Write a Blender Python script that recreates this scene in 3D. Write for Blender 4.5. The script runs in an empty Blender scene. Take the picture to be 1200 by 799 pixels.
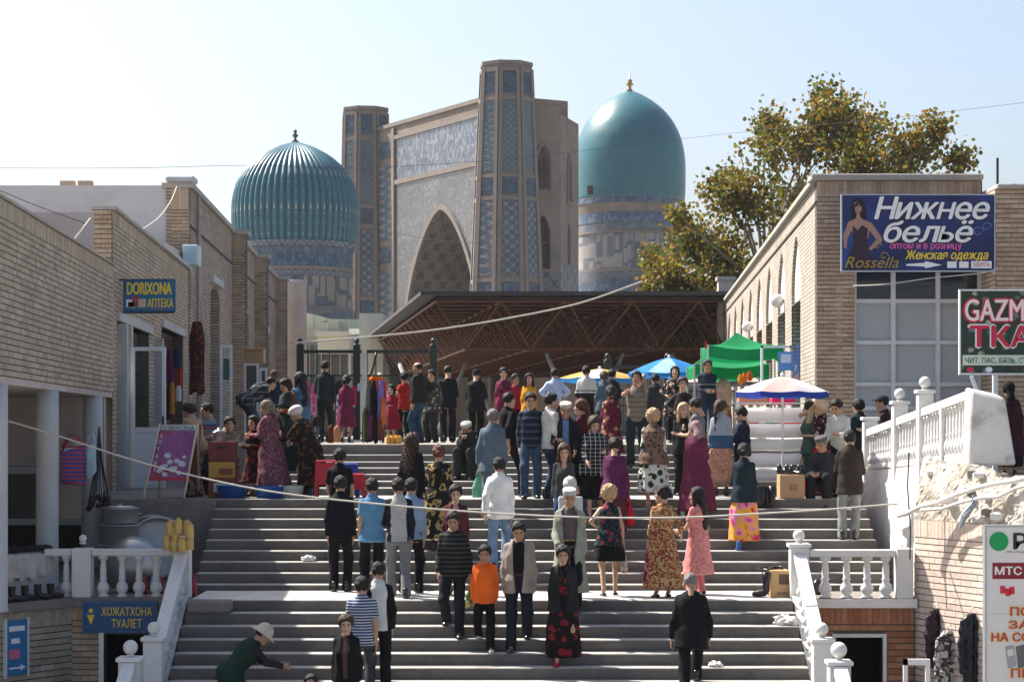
import bpy, bmesh, math, random
import numpy as np
from mathutils import Vector, Matrix

random.seed(7)
rng = np.random.default_rng(7)
SC = bpy.context.scene
COL = SC.collection
PI = math.pi

# ------------------------------------------------------------------ camera
CZ = 2.34                      # eye height above the lower landing (z = 0)
FPX = 2500.0                   # focal length in photograph pixels (1200 wide)
HOR = 508.0                    # photograph row of the horizon
cam = bpy.data.cameras.new('camera')
cam.sensor_width = 36.0
cam.lens = FPX / 1200 * 36.0
cam.shift_y = (HOR - 399.5) / 1200
cam.clip_start = 0.5
cam.clip_end = 8000
cam_o = bpy.data.objects.new('camera', cam)
cam_o.location = (0, 0, CZ)
cam_o.rotation_euler = (PI / 2, 0, 0)
COL.objects.link(cam_o)
SC.camera = cam_o

# ------------------------------------------------------------------ sky and sun
SUN = Vector((-0.68, 0.50, 1.0)).normalized()
elev = math.asin(SUN.z)
azim = math.atan2(SUN.x, SUN.y)
world = bpy.data.worlds.new('World')
SC.world = world
world.use_nodes = True
wn = world.node_tree
sky = wn.nodes.new('ShaderNodeTexSky')
sky.sky_type = 'NISHITA'
sky.sun_disc = False
sky.sun_elevation = elev
sky.sun_rotation = azim
sky.air_density = 1.0
sky.dust_density = 6.5
sky.ozone_density = 1.0
sky.altitude = 700
wn.links.new(sky.outputs[0], wn.nodes['Background'].inputs[0])
wn.nodes['Background'].inputs[1].default_value = 0.09
sl = bpy.data.lights.new('sun', 'SUN')
sl.energy = 4.9
sl.angle = math.radians(0.53)
sl.color = (1.0, 0.95, 0.87)
so = bpy.data.objects.new('sun', sl)
so.rotation_euler = SUN.to_track_quat('Z', 'Y').to_euler()
so.location = (-30, 20, 60)
COL.objects.link(so)
SC.view_settings.view_transform = 'Standard'
SC.view_settings.look = 'None'
SC.view_settings.gamma = 1.0
SC.view_settings.exposure = 1.25
SC.view_settings.use_curve_mapping = False
SC.cycles.max_bounces = 6
SC.cycles.transparent_max_bounces = 6
SC.cycles.use_denoising = True

# ------------------------------------------------------------------ small helpers
def PX(px, d): return (px - 600.0) / FPX * d
def PZ(py, d): return CZ + (HOR - py) / FPX * d
def lerp(a, b, t): return a + (b - a) * t

def tag(o, label=None, cat=None, group=None, kind=None):
    if label: o['label'] = label
    if cat: o['category'] = cat
    if group: o['group'] = group
    if kind: o['kind'] = kind
    return o

def empty(name, loc=(0, 0, 0), rz=0.0, label=None, cat=None, group=None, parent=None, kind=None):
    o = bpy.data.objects.new(name, None)
    o.empty_display_size = 0.2
    o.location = loc
    o.rotation_euler = (0, 0, rz)
    COL.objects.link(o)
    if parent: o.parent = parent
    return tag(o, label, cat, group, kind)

def link_mesh(name, me, parent=None, loc=None, rz=0.0, smooth=False):
    o = bpy.data.objects.new(name, me)
    COL.objects.link(o)
    if loc is not None: o.location = loc
    if rz: o.rotation_euler = (0, 0, rz)
    if parent: o.parent = parent
    if smooth:
        me.polygons.foreach_set('use_smooth', [True] * len(me.polygons))
    return o

def copy_tree(o, parent=None):
    c = o.copy()
    COL.objects.link(c)
    c.parent = parent
    for ch in o.children: copy_tree(ch, c)
    return c

class MB:
    """collects faces for one mesh object"""
    def __init__(s): s.v = []; s.f = []; s.m = []; s.cur = 0
    def quadpts(s, pts):
        n = len(s.v); s.v += [tuple(p) for p in pts]; s.f.append(tuple(range(n, n + len(pts)))); s.m.append(s.cur); return s
    def hexa(s, p):                     # 8 corners: bottom 4 (ccw), top 4
        n = len(s.v); s.v += [tuple(q) for q in p]
        for f in ((3,2,1,0),(4,5,6,7),(0,1,5,4),(1,2,6,5),(2,3,7,6),(3,0,4,7)):
            s.f.append(tuple(n + i for i in f)); s.m.append(s.cur)
        return s
    def box(s, x0, x1, y0, y1, z0, z1):
        return s.hexa([(x0,y0,z0),(x1,y0,z0),(x1,y1,z0),(x0,y1,z0),(x0,y0,z1),(x1,y0,z1),(x1,y1,z1),(x0,y1,z1)])
    def obox(s, c, ux, uy, uz):         # centre and three half-axis vectors
        c = Vector(c); a = Vector(ux); b = Vector(uy); d = Vector(uz)
        return s.hexa([c-a-b-d, c+a-b-d, c+a+b-d, c-a+b-d, c-a-b+d, c+a-b+d, c+a+b+d, c-a+b+d])
    def tube(s, a, b, r0, r1=None, n=8, cap=True):
        a = Vector(a); b = Vector(b); r1 = r0 if r1 is None else r1
        d = (b - a)
        if d.length < 1e-6: return s
        d.normalize()
        u = d.cross(Vector((0, 0, 1)))
        if u.length < 1e-3: u = Vector((1, 0, 0))
        u.normalize(); w = d.cross(u)
        k = len(s.v)
        for p, r in ((a, r0), (b, r1)):
            for i in range(n):
                t = 2 * PI * i / n
                s.v.append(tuple(p + u * (math.cos(t) * r) + w * (math.sin(t) * r)))
        for i in range(n):
            j = (i + 1) % n
            s.f.append((k + i, k + n + i, k + n + j, k + j)); s.m.append(s.cur)
        if cap:
            s.f.append(tuple(k + i for i in range(n))); s.m.append(s.cur)
            s.f.append(tuple(k + n + i for i in reversed(range(n)))); s.m.append(s.cur)
        return s
    def path(s, pts, r, n=6):           # swept tube through points
        pts = [Vector(p) for p in pts]
        k = len(s.v); up = Vector((0.13, 0.21, 1))
        for i, p in enumerate(pts):
            d = (pts[min(i + 1, len(pts) - 1)] - pts[max(i - 1, 0)]).normalized()
            u = d.cross(up)
            if u.length < 1e-3: u = d.cross(Vector((1, 0, 0)))
            u.normalize(); w = d.cross(u)
            rr = r[i] if isinstance(r, (list, tuple)) else r
            for q in range(n):
                t = 2 * PI * q / n
                s.v.append(tuple(p + u * (math.cos(t) * rr) + w * (math.sin(t) * rr)))
        for i in range(len(pts) - 1):
            for q in range(n):
                j = (q + 1) % n
                s.f.append((k + i*n + q, k + (i+1)*n + q, k + (i+1)*n + j, k + i*n + j)); s.m.append(s.cur)
        s.f.append(tuple(k + q for q in range(n))); s.m.append(s.cur)
        e = k + (len(pts) - 1) * n
        s.f.append(tuple(e + q for q in reversed(range(n)))); s.m.append(s.cur)
        return s
    def lathe(s, prof, n=16, c=(0, 0, 0), fn=None, cap=True):   # prof: (r, z) upwards
        k = len(s.v)
        for r, z in prof:
            for i in range(n):
                t = 2 * PI * i / n
                rr = fn(t, r, z) if fn else r
                s.v.append((c[0] + rr * math.cos(t), c[1] + rr * math.sin(t), c[2] + z))
        for a in range(len(prof) - 1):
            for i in range(n):
                j = (i + 1) % n
                s.f.append((k + a*n + i, k + a*n + j, k + (a+1)*n + j, k + (a+1)*n + i)); s.m.append(s.cur)
        if cap:
            s.f.append(tuple(k + i for i in reversed(range(n)))); s.m.append(s.cur)
            e = k + (len(prof) - 1) * n
            s.f.append(tuple(e + i for i in range(n))); s.m.append(s.cur)
        return s
    def sphere(s, c, r, n=12, sc=(1, 1, 1)):
        k0 = len(s.v)
        prof = [(max(1e-4, math.sin(PI * i / (n // 2)) * r), -math.cos(PI * i / (n // 2)) * r) for i in range(n // 2 + 1)]
        s.lathe(prof, n, (0, 0, 0), cap=False)
        for i in range(k0, len(s.v)):
            p = s.v[i]; s.v[i] = (c[0] + p[0]*sc[0], c[1] + p[1]*sc[1], c[2] + p[2]*sc[2])
        return s
    def prism(s, poly, z0, z1):          # ccw polygon in xy
        k = len(s.v); n = len(poly)
        for z in (z0, z1):
            for p in poly: s.v.append((p[0], p[1], z))
        for i in range(n):
            j = (i + 1) % n
            s.f.append((k + i, k + j, k + n + j, k + n + i)); s.m.append(s.cur)
        s.f.append(tuple(k + i for i in reversed(range(n)))); s.m.append(s.cur)
        s.f.append(tuple(k + n + i for i in range(n))); s.m.append(s.cur)
        return s
    def mesh(s, name, mats):
        me = bpy.data.meshes.new(name)
        me.from_pydata(s.v, [], s.f)
        for m in (mats if isinstance(mats, (list, tuple)) else [mats]): me.materials.append(m)
        if any(s.m): me.polygons.foreach_set('material_index', s.m)
        me.update()
        return me
    def build(s, name, mats, parent=None, loc=None, rz=0.0, smooth=False, bevel=0.0):
        me = s.mesh(name, mats)
        if bevel:
            bm = bmesh.new(); bm.from_mesh(me)
            ed = [e for e in bm.edges if len(e.link_faces) == 2 and e.calc_face_angle(0) > 0.6]
            bmesh.ops.bevel(bm, geom=ed, offset=bevel, segments=1, affect='EDGES', clamp_overlap=True)
            bm.to_mesh(me); bm.free()
        return link_mesh(name, me, parent, loc, rz, smooth)

# ------------------------------------------------------------------ materials
MATS = {}
class NT:
    def __init__(s, name):
        s.mat = bpy.data.materials.new(name); s.mat.use_nodes = True
        s.t = s.mat.node_tree; s.b = s.t.nodes['Principled BSDF']
    def n(s, typ, **kw):
        nd = s.t.nodes.new('ShaderNode' + typ)
        for k, v in kw.items():
            if k.startswith('i_'):
                key = k[2:]
                key = int(key) if key.isdigit() else key
                nd.inputs[key].default_value = v
            else: setattr(nd, k, v)
        return nd
    def l(s, a, b): s.t.links.new(a, b); return s
    def pos(s, obj=False):
        if obj: return s.n('TexCoord').outputs['Object']
        return s.n('NewGeometry').outputs['Position']
    def noise(s, vec, scale, detail=3.0, rough=0.55):
        nd = s.n('TexNoise'); nd.inputs['Scale'].default_value = scale
        nd.inputs['Detail'].default_value = detail; nd.inputs['Roughness'].default_value = rough
        s.l(vec, nd.inputs['Vector']); return nd.outputs['Fac']
    def math(s, op, a, b=None, c=None):
        nd = s.n('Math', operation=op)
        for i, x in enumerate((a, b, c)):
            if x is None: continue
            if isinstance(x, (int, float)): nd.inputs[i].default_value = x
            else: s.l(x, nd.inputs[i])
        return nd.outputs[0]
    def mix(s, fac, a, b, mode='MIX'):
        nd = s.n('Mix', data_type='RGBA', blend_type=mode)
        for key, x in ((0, fac), (6, a), (7, b)):
            if isinstance(x, (int, float)): nd.inputs[key].default_value = x
            elif isinstance(x, tuple): nd.inputs[key].default_value = (x[0], x[1], x[2], 1)
            else: s.l(x, nd.inputs[key])
        return nd.outputs[2]
    def ramp(s, fac, stops, interp='LINEAR'):
        nd = s.n('ValToRGB'); cr = nd.color_ramp; cr.interpolation = interp
        while len(cr.elements) < len(stops): cr.elements.new(0.5)
        for e, (p, c) in zip(cr.elements, stops):
            e.position = p; e.color = (c[0], c[1], c[2], 1) if isinstance(c, tuple) else (c, c, c, 1)
        s.l(fac, nd.inputs[0]); return nd.outputs[0]
    def bump(s, h, strength=0.3, dist=0.01):
        nd = s.n('Bump'); nd.inputs['Strength'].default_value = strength; nd.inputs['Distance'].default_value = dist
        s.l(h, nd.inputs['Height']); s.l(nd.outputs[0], s.b.inputs['Normal']); return nd
    def col(s, c):
        if isinstance(c, tuple): s.b.inputs['Base Color'].default_value = (c[0], c[1], c[2], 1)
        else: s.l(c, s.b.inputs['Base Color'])
        return s
    def rough(s, r, spec=0.4, metal=0.0):
        s.b.inputs['Roughness'].default_value = r; s.b.inputs['Specular IOR Level'].default_value = spec
        s.b.inputs['Metallic'].default_value = metal; return s
    def sep(s, vec):
        nd = s.n('SeparateXYZ'); s.l(vec, nd.inputs[0]); return nd.outputs

def plain(name, c, rough=0.7, var=0.18, scale=3.0, bump=0.0, bscale=40.0, spec=0.35, metal=0.0, obj=False, stain=None):
    """one colour with uneven tone, fine grain and optional dirt"""
    if name in MATS: return MATS[name]
    t = NT(name); p = t.pos(obj)
    n1 = t.noise(p, scale, 4); n2 = t.noise(p, scale * 9, 3)
    f = t.math('ADD', t.math('MULTIPLY', n1, 0.65), t.math('MULTIPLY', n2, 0.35))
    lo = tuple(max(0, x * (1 - var)) for x in c); hi = tuple(min(1, x * (1 + var)) for x in c)
    cc = t.ramp(f, [(0.3, lo), (0.7, hi)])
    if stain:
        sf = t.ramp(t.noise(p, stain[0], 6, 0.65), [(stain[2] if len(stain) > 2 else 0.52, 0.0), ((stain[2] if len(stain) > 2 else 0.52) + 0.14, 1.0)])
        cc = t.mix(t.math('MULTIPLY', sf, 0.75), cc, stain[1])
    t.col(cc).rough(rough, spec, metal)
    if bump: t.bump(t.noise(p, bscale, 4), bump, 0.01)
    MATS[name] = t.mat; return t.mat

def brick_mat(name, tones, rough=0.85):
    if name in MATS: return MATS[name]
    t = NT(name); p = t.pos()
    g = t.n('NewGeometry'); oi = t.n('ObjectInfo')
    r = t.math('FRACT', t.math('ADD', t.math('MULTIPLY', g.outputs['Random Per Island'], 7.31), t.math('MULTIPLY', oi.outputs['Random'], 5.17)))
    n = len(tones)
    cc = t.ramp(r, [(i / max(1, n - 1), c) for i, c in enumerate(tones)])
    nz = t.noise(p, 22, 4)
    cc = t.mix(0.55, cc, t.ramp(nz, [(0.25, 0.55), (0.75, 1.25)]), 'MULTIPLY')
    big = t.ramp(t.noise(p, 0.7, 5), [(0.35, 0.8), (0.65, 1.1)])
    cc = t.mix(0.6, cc, big, 'MULTIPLY')
    t.col(cc).rough(rough, 0.25); t.bump(t.noise(p, 90, 3), 0.35, 0.006)
    MATS[name] = t.mat; return t.mat

def brickwork_mat(name, dirv, tones, mortar, bw=0.26, bh=0.088, scale=1.0, joint=0.012):
    """running-bond pattern for walls too far or too foreshortened to show single bricks"""
    if name in MATS: return MATS[name]
    t = NT(name); p = t.pos()
    d = t.n('VectorMath', operation='DOT_PRODUCT'); t.l(p, d.inputs[0]); d.inputs[1].default_value = (dirv[0], dirv[1], 0)
    z = t.sep(p)[2]
    cv = t.n('CombineXYZ'); t.l(d.outputs['Value'], cv.inputs[0]); t.l(z, cv.inputs[1])
    br = t.n('TexBrick'); t.l(cv.outputs[0], br.inputs['Vector'])
    br.inputs['Scale'].default_value = 1.0
    br.inputs['Brick Width'].default_value = bw; br.inputs['Row Height'].default_value = bh
    br.inputs['Mortar Size'].default_value = joint; br.inputs['Mortar Smooth'].default_value = 0.2
    br.inputs['Bias'].default_value = 0.0
    br.inputs['Color1'].default_value = (*tones[0], 1); br.inputs['Color2'].default_value = (*tones[1], 1)
    br.inputs['Mortar'].default_value = (*mortar, 1)
    nz = t.ramp(t.noise(p, 1.1, 6, 0.6), [(0.3, 0.72), (0.7, 1.15)])
    cc = t.mix(0.7, br.outputs['Color'], nz, 'MULTIPLY')
    t.col(cc).rough(0.85, 0.25)
    inv = t.math('SUBTRACT', 1.0, br.outputs['Fac'])
    t.bump(inv, 0.8, 0.012)
    MATS[name] = t.mat; return t.mat

CREAM = [(0.36,0.29,0.215),(0.46,0.385,0.30),(0.40,0.325,0.245),(0.50,0.43,0.34),(0.43,0.345,0.26),(0.385,0.32,0.25)]
BROWN = [(0.36,0.25,0.16),(0.47,0.35,0.24),(0.40,0.28,0.19),(0.52,0.40,0.285),(0.44,0.33,0.23)]
RUST = [(0.26,0.105,0.055),(0.37,0.165,0.09),(0.31,0.13,0.07),(0.42,0.22,0.13),(0.34,0.15,0.08)]
PINKB = [(0.58,0.46,0.38),(0.66,0.54,0.45),(0.61,0.48,0.40),(0.70,0.60,0.51),(0.63,0.51,0.43)]
M_cream = brick_mat('cream_brick', CREAM)
M_brown = brick_mat('tan_brick', BROWN)
M_rust = brick_mat('red_brick', RUST)
M_pink = brick_mat('pale_pink_brick', PINKB)
M_mortar = plain('mortar', (0.085, 0.075, 0.065), 0.95, 0.2, 6, 0.3)
M_mortar_l = plain('light_mortar', (0.26, 0.22, 0.19), 0.95, 0.2, 6, 0.3)
M_conc = plain('stair_concrete', (0.125, 0.115, 0.105), 0.9, 0.26, 2.2, 0.5, 60, 0.2, stain=(1.3, (0.078, 0.072, 0.065), 0.54))  # risers: darker copy of the concrete, their shade put into the colour
M_tread = plain('sunlit_tread', (0.34, 0.325, 0.30), 0.85, 0.2, 3.0, 0.4, 60, 0.25, stain=(1.6, (0.2, 0.19, 0.17), 0.56))  # tread tops: paler copy, sunlit contrast with the risers put into the colour
M_conc2 = plain('rough_concrete', (0.20, 0.182, 0.162), 0.92, 0.28, 1.6, 0.6, 30, 0.2, stain=(0.8, (0.15, 0.135, 0.12), 0.5))
M_tile = plain('landing_tile', (0.50, 0.49, 0.46), 0.55, 0.12, 5, 0.15, 50, 0.4, stain=(1.7, (0.33, 0.31, 0.28), 0.55))
M_ground = plain('court_paving', (0.24, 0.225, 0.20), 0.92, 0.25, 0.8, 0.5, 25)
M_white = plain('white_paint', (0.60, 0.595, 0.58), 0.7, 0.09, 2.5, 0.25, 45, 0.3, stain=(3.0, (0.40, 0.375, 0.34), 0.60))
M_plaster = plain('worn_white_plaster', (0.66, 0.64, 0.60), 0.88, 0.12, 1.8, 0.7, 22, 0.2, stain=(2.1, (0.36, 0.32, 0.27), 0.56))
M_pinkpl = plain('pinkish_plaster', (0.50, 0.43, 0.40), 0.9, 0.14, 1.2, 0.4, 18, 0.2, stain=(0.9, (0.34, 0.30, 0.28), 0.55))
M_greypl = plain('pale_grey_plaster', (0.44, 0.45, 0.45), 0.9, 0.09, 0.5, 0.3, 14, 0.2, stain=(0.45, (0.34, 0.34, 0.335), 0.52))
M_greysill = plain('grey_capping', (0.36, 0.335, 0.30), 0.9, 0.15, 2.0, 0.4, 30, 0.2)
M_metal_g = plain('galvanised_metal', (0.42, 0.45, 0.47), 0.42, 0.12, 3, 0.1, 20, 0.5, 0.6)
M_pvc = plain('white_plastic_frame', (0.62, 0.64, 0.66), 0.4, 0.05, 2)
M_alu = plain('aluminium', (0.36, 0.37, 0.38), 0.42, 0.12, 4, 0.1, 25, 0.5, 0.85)
M_iron = plain('dark_green_iron', (0.018, 0.026, 0.024), 0.45, 0.2, 5)
M_black = plain('black_rubber', (0.014, 0.014, 0.016), 0.35, 0.2, 6)
M_blacklea = plain('black_leather', (0.012, 0.012, 0.014), 0.22, 0.2, 6, 0.3, 30, 0.6)
M_card = plain('cardboard', (0.38, 0.24, 0.135), 0.85, 0.12, 4, 0.1, 25)
M_wood = plain('pale_wood', (0.50, 0.44, 0.36), 0.7, 0.12, 6)
M_rope = plain('pale_rope', (0.52, 0.49, 0.43), 0.9, 0.1, 8)
M_wire = plain('dark_wire', (0.05, 0.05, 0.055), 0.7, 0.1, 8)
def glass_mat(name, c, rough=0.08):
    if name in MATS: return MATS[name]
    t = NT(name); t.col(c).rough(rough, 0.6)
    t.bump(t.noise(t.pos(), 1.4, 2), 0.06, 0.05)
    MATS[name] = t.mat; return t.mat
M_glass = glass_mat('dark_glass', (0.03, 0.036, 0.04))
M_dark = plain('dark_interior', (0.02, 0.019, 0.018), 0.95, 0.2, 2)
# ================================================================== SETTING
R1, T1S, T2S, T3S = 0.155, 0.32, 0.32, 0.50
Z3 = [1.417, 1.52, 1.63, 1.735, 1.835, 1.957, 2.14]
def surf(Y):
    """height of the stairs at depth Y"""
    if Y < 30: return -R1 * math.ceil((30 - Y) / T1S - 1e-6)
    if Y < 31.8: return 0.004
    k = int((Y - 31.8) / T2S) + 1
    if k <= 8: return 0.09 + 0.15 * (k - 1)
    if Y < 36.3: return 1.29
    k = int((Y - 36.3) / T3S)
    if k <= 5: return Z3[k]
    return 2.14

def struct(mb, name, mat, parent=None, **kw):
    o = mb.build(name, mat, parent, **kw)
    if parent is None: o['kind'] = 'structure'
    return o

# ground sheets
struct(MB().box(-400, 400, -250, 30.0, -3.0, -2.33), 'courtyard_ground', M_ground)
pg = MB()
pg.box(-4.75, 7.4, 39.31, 56, 1.2, 2.14)
pg.box(-6.25, -4.752, 40.9, 56, 1.287, 2.14)
pg.box(-1500, 1500, 56, 4000, 1.2, 2.14)
struct(pg, 'plaza_ground', M_ground)

stairs = empty('staircase', (0, 0, 0)); stairs['kind'] = 'structure'
def step(x0, x1, yf, yb, z0, z1, name='step', mat=M_conc, seg=48):
    mb = MB(); prof = 6
    jx = rng.normal(0, 1, (seg + 1, 3))
    for i in range(seg + 1):
        x = lerp(x0, x1, i / seg)
        a, b, c = jx[i] * 0.0035
        chip = 0.012 if rng.random() < 0.07 else 0
        ring = [(yb, z0), (yf, z0), (yf, z1 - 0.016 + b * .3 - chip), (yf + 0.007 + abs(a), z1 - 0.005), (yf + 0.02 + abs(c), z1 + 0.0), (yb, z1)]
        for (y, z) in ring: mb.v.append((x, y, z))
    for i in range(seg):
        for q in range(prof):
            r = (q + 1) % prof
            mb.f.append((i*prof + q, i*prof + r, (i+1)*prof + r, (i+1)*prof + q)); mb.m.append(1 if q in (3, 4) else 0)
    mb.f.append(tuple(range(prof - 1, -1, -1))); mb.m.append(0)
    mb.f.append(tuple(seg*prof + q for q in range(prof))); mb.m.append(0)
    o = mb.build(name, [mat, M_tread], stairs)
    return o
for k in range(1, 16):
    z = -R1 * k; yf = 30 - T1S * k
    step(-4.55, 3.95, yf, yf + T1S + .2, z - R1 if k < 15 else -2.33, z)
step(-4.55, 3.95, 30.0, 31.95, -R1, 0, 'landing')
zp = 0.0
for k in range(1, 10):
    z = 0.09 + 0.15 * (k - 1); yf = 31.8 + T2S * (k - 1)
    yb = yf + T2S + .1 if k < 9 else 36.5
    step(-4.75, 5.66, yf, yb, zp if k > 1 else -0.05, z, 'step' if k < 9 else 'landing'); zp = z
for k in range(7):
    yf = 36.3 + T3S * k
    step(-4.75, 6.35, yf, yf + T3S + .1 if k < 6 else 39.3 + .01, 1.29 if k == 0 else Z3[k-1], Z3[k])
# tiles of the lower landing
tm = MB().box(0, 1, 0, 1, 0, 1).mesh('tile', M_tile)
nx = 46; tw = 8.48 / nx
for i in range(nx):
    for j in range(3):
        o = link_mesh('tile', tm, stairs, (-4.545 + i * tw + .003, 30.035 + j * 0.588, -0.02))
        o.scale = (tw - .008, 0.578, 0.0235 + random.uniform(-.001, .002))
# loose stone kerb piece at the left end of the landing
tag(MB().box(-4.52, -3.92, 29.62, 29.99, -.153, 0.02).build('kerb_stone', M_conc2, bevel=.03), 'rough grey kerb stone lying at the left end of the landing', 'stone')

# side landings, terraces
sl_ = MB(); sl_.prism([(-10.5, 28.5), (-7.62, 28.5), (-6.3, 30.62), (-4.76, 30.62), (-4.76, 34.2), (-6.45, 34.2), (-7.6, 39.0), (-10.5, 39.0)], -.12, 0.0)
struct(sl_, 'side_landing', M_conc2)
struct(MB().box(3.96, 5.73, 30.3, 31.79, -.13, -.004), 'side_landing', M_conc2)
tl = MB(); tl.prism([(-6.45, 34.2), (-4.755, 34.2), (-4.755, 53.9), (-9.2, 53.9), (-7.55, 39.3)], -.1, 1.285)
struct(tl, 'terrace', M_conc2)
tr = MB(); tr.prism([(5.85, 36.4), (5.95, 35.9), (6.35, 30.5), (8.2, 26.4), (40, 26.4), (40, 42.9), (6.36, 42.9), (6.36, 36.4)], -2.33, 1.28)
tr.prism([(6.4, 35.4), (6.75, 30.6), (8.6, 26.6), (39, 26.6), (39, 35.4)], 1.28, 1.60)
struct(tr, 'terrace', M_conc2)

# ------------------------------------------------------------------ brick walls with single bricks
UNIT = MB().box(-.5, .5, -.5, .5, -.5, .5)
def unit_brick(mat):
    key = 'ub_' + mat.name
    if key not in MATS:
        me = UNIT.mesh('brick', mat); MATS[key] = me
    return MATS[key]

def brick_wall(parent, p0, p1, z0, z1, mat=M_cream, mortar=M_mortar, holes=(), soldier=0.0, parts=300, course=0.088, L=0.26, proud=0.011, thick=0.25, name='wall', far=False):
    p0 = Vector((p0[0], p0[1])); p1 = Vector((p1[0], p1[1])); ln = (p1 - p0).length
    u = (p1 - p0) / ln; n = Vector((u.y, -u.x))
    ang = math.atan2(u.y, u.x)
    us = sorted({0.0, ln, *[min(max(h[0], 0), ln) for h in holes], *[min(max(h[1], 0), ln) for h in holes]})
    zs = sorted({z0, z1, *[min(max(h[2], z0), z1) for h in holes], *[min(max(h[3], z0), z1) for h in holes]})
    def solid(i, j):
        if i < 0 or j < 0 or i >= len(us) - 1 or j >= len(zs) - 1: return False
        a = (us[i] + us[i+1]) / 2; b = (zs[j] + zs[j+1]) / 2
        return not any(h[0] < a < h[1] and h[2] < b < h[3] for h in holes)
    def P(uu, d, z):
        q = p0 + u * uu + n * d; return (q.x, q.y, z)
    mb = MB()
    for i in range(len(us) - 1):
        for j in range(len(zs) - 1):
            if not solid(i, j): continue
            a, b, c, d = us[i], us[i+1], zs[j], zs[j+1]
            mb.quadpts([P(a,0,c), P(b,0,c), P(b,0,d), P(a,0,d)])
            mb.quadpts([P(b,-thick,c), P(a,-thick,c), P(a,-thick,d), P(b,-thick,d)])
            if not solid(i-1, j): mb.quadpts([P(a,-thick,c), P(a,0,c), P(a,0,d), P(a,-thick,d)])
            if not solid(i+1, j): mb.quadpts([P(b,0,c), P(b,-thick,c), P(b,-thick,d), P(b,0,d)])
            if not solid(i, j-1): mb.quadpts([P(a,-thick,c), P(b,-thick,c), P(b,0,c), P(a,0,c)])
            if not solid(i, j+1): mb.quadpts([P(a,0,d), P(b,0,d), P(b,-thick,d), P(a,-thick,d)])
    w = mb.build(name, mortar, parent)
    lst = []
    zt = z1 - soldier
    nrow = max(1, int(round((zt - z0) / course))); ch = (zt - z0) / nrow
    def rowof(za, zb, bl, off):
        zm = (za + zb) / 2
        hs = sorted([(max(0, h[0]), min(ln, h[1])) for h in holes if h[2] < zm < h[3] and h[1] > 0 and h[0] < ln])
        segs = []; x = 0.0
        for a, b in hs:
            if a > x: segs.append((x, a))
            x = max(x, b)
        if x < ln: segs.append((x, ln))
        for a, b in segs:
            k = math.floor((a - off) / bl)
            while off + k * bl < b:
                s0 = max(a, off + k * bl); s1 = min(b, off + (k + 1) * bl); k += 1
                if s1 - s0 > 0.035: lst.append(((s0 + s1) / 2, zm, s1 - s0 - .006, zb - za - .017))
    for r in range(nrow):
        rowof(z0 + r * ch, z0 + (r + 1) * ch, L, (0.5 * L if r % 2 else 0) + random.uniform(-.012, .012))
    if soldier: rowof(zt, z1, course, 0)
    cand = []
    for (uc, zm, bl, bh) in lst:
        d = proud + random.uniform(-.0025, .004)
        q = p0 + u * uc + n * (d / 2 - .02)
        px = 600 + q.x / q.y * FPX; py = HOR - (zm - CZ) / q.y * FPX
        vis = -5 < px < 1205 and -5 < py < 805
        cand.append((0 if vis else 1, q.y, q.x, zm, bl, bh, d + .04))
    cand.sort(key=lambda c: (c[0], c[1]))
    done = parent.get('_nb', 0) if parent else 0
    left = max(0, min(parts, 300 - done))
    ub = unit_brick(mat)
    for (v, qy, qx, zm, bl, bh, dp) in cand[:left]:
        o = bpy.data.objects.new('brick', ub); COL.objects.link(o); o.parent = parent
        o.location = (qx, qy, zm); o.rotation_euler = (random.gauss(0, .003), random.gauss(0, .002), ang); o.scale = (bl, dp, bh)
    if parent: parent['_nb'] = done + min(left, len(cand))
    rest = cand[left:]
    if rest:
        mb = MB()
        ux = Vector((u.x, u.y, 0)); un = Vector((n.x, n.y, 0)); uz = Vector((0, 0, 1))
        for (v, qy, qx, zm, bl, bh, dp) in rest:
            mb.obox((qx, qy, zm), ux * (bl/2), un * (-dp/2), uz * (bh/2))
        o = mb.build('brickwork', mat, parent); o['kind'] = 'stuff'
    return w

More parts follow.
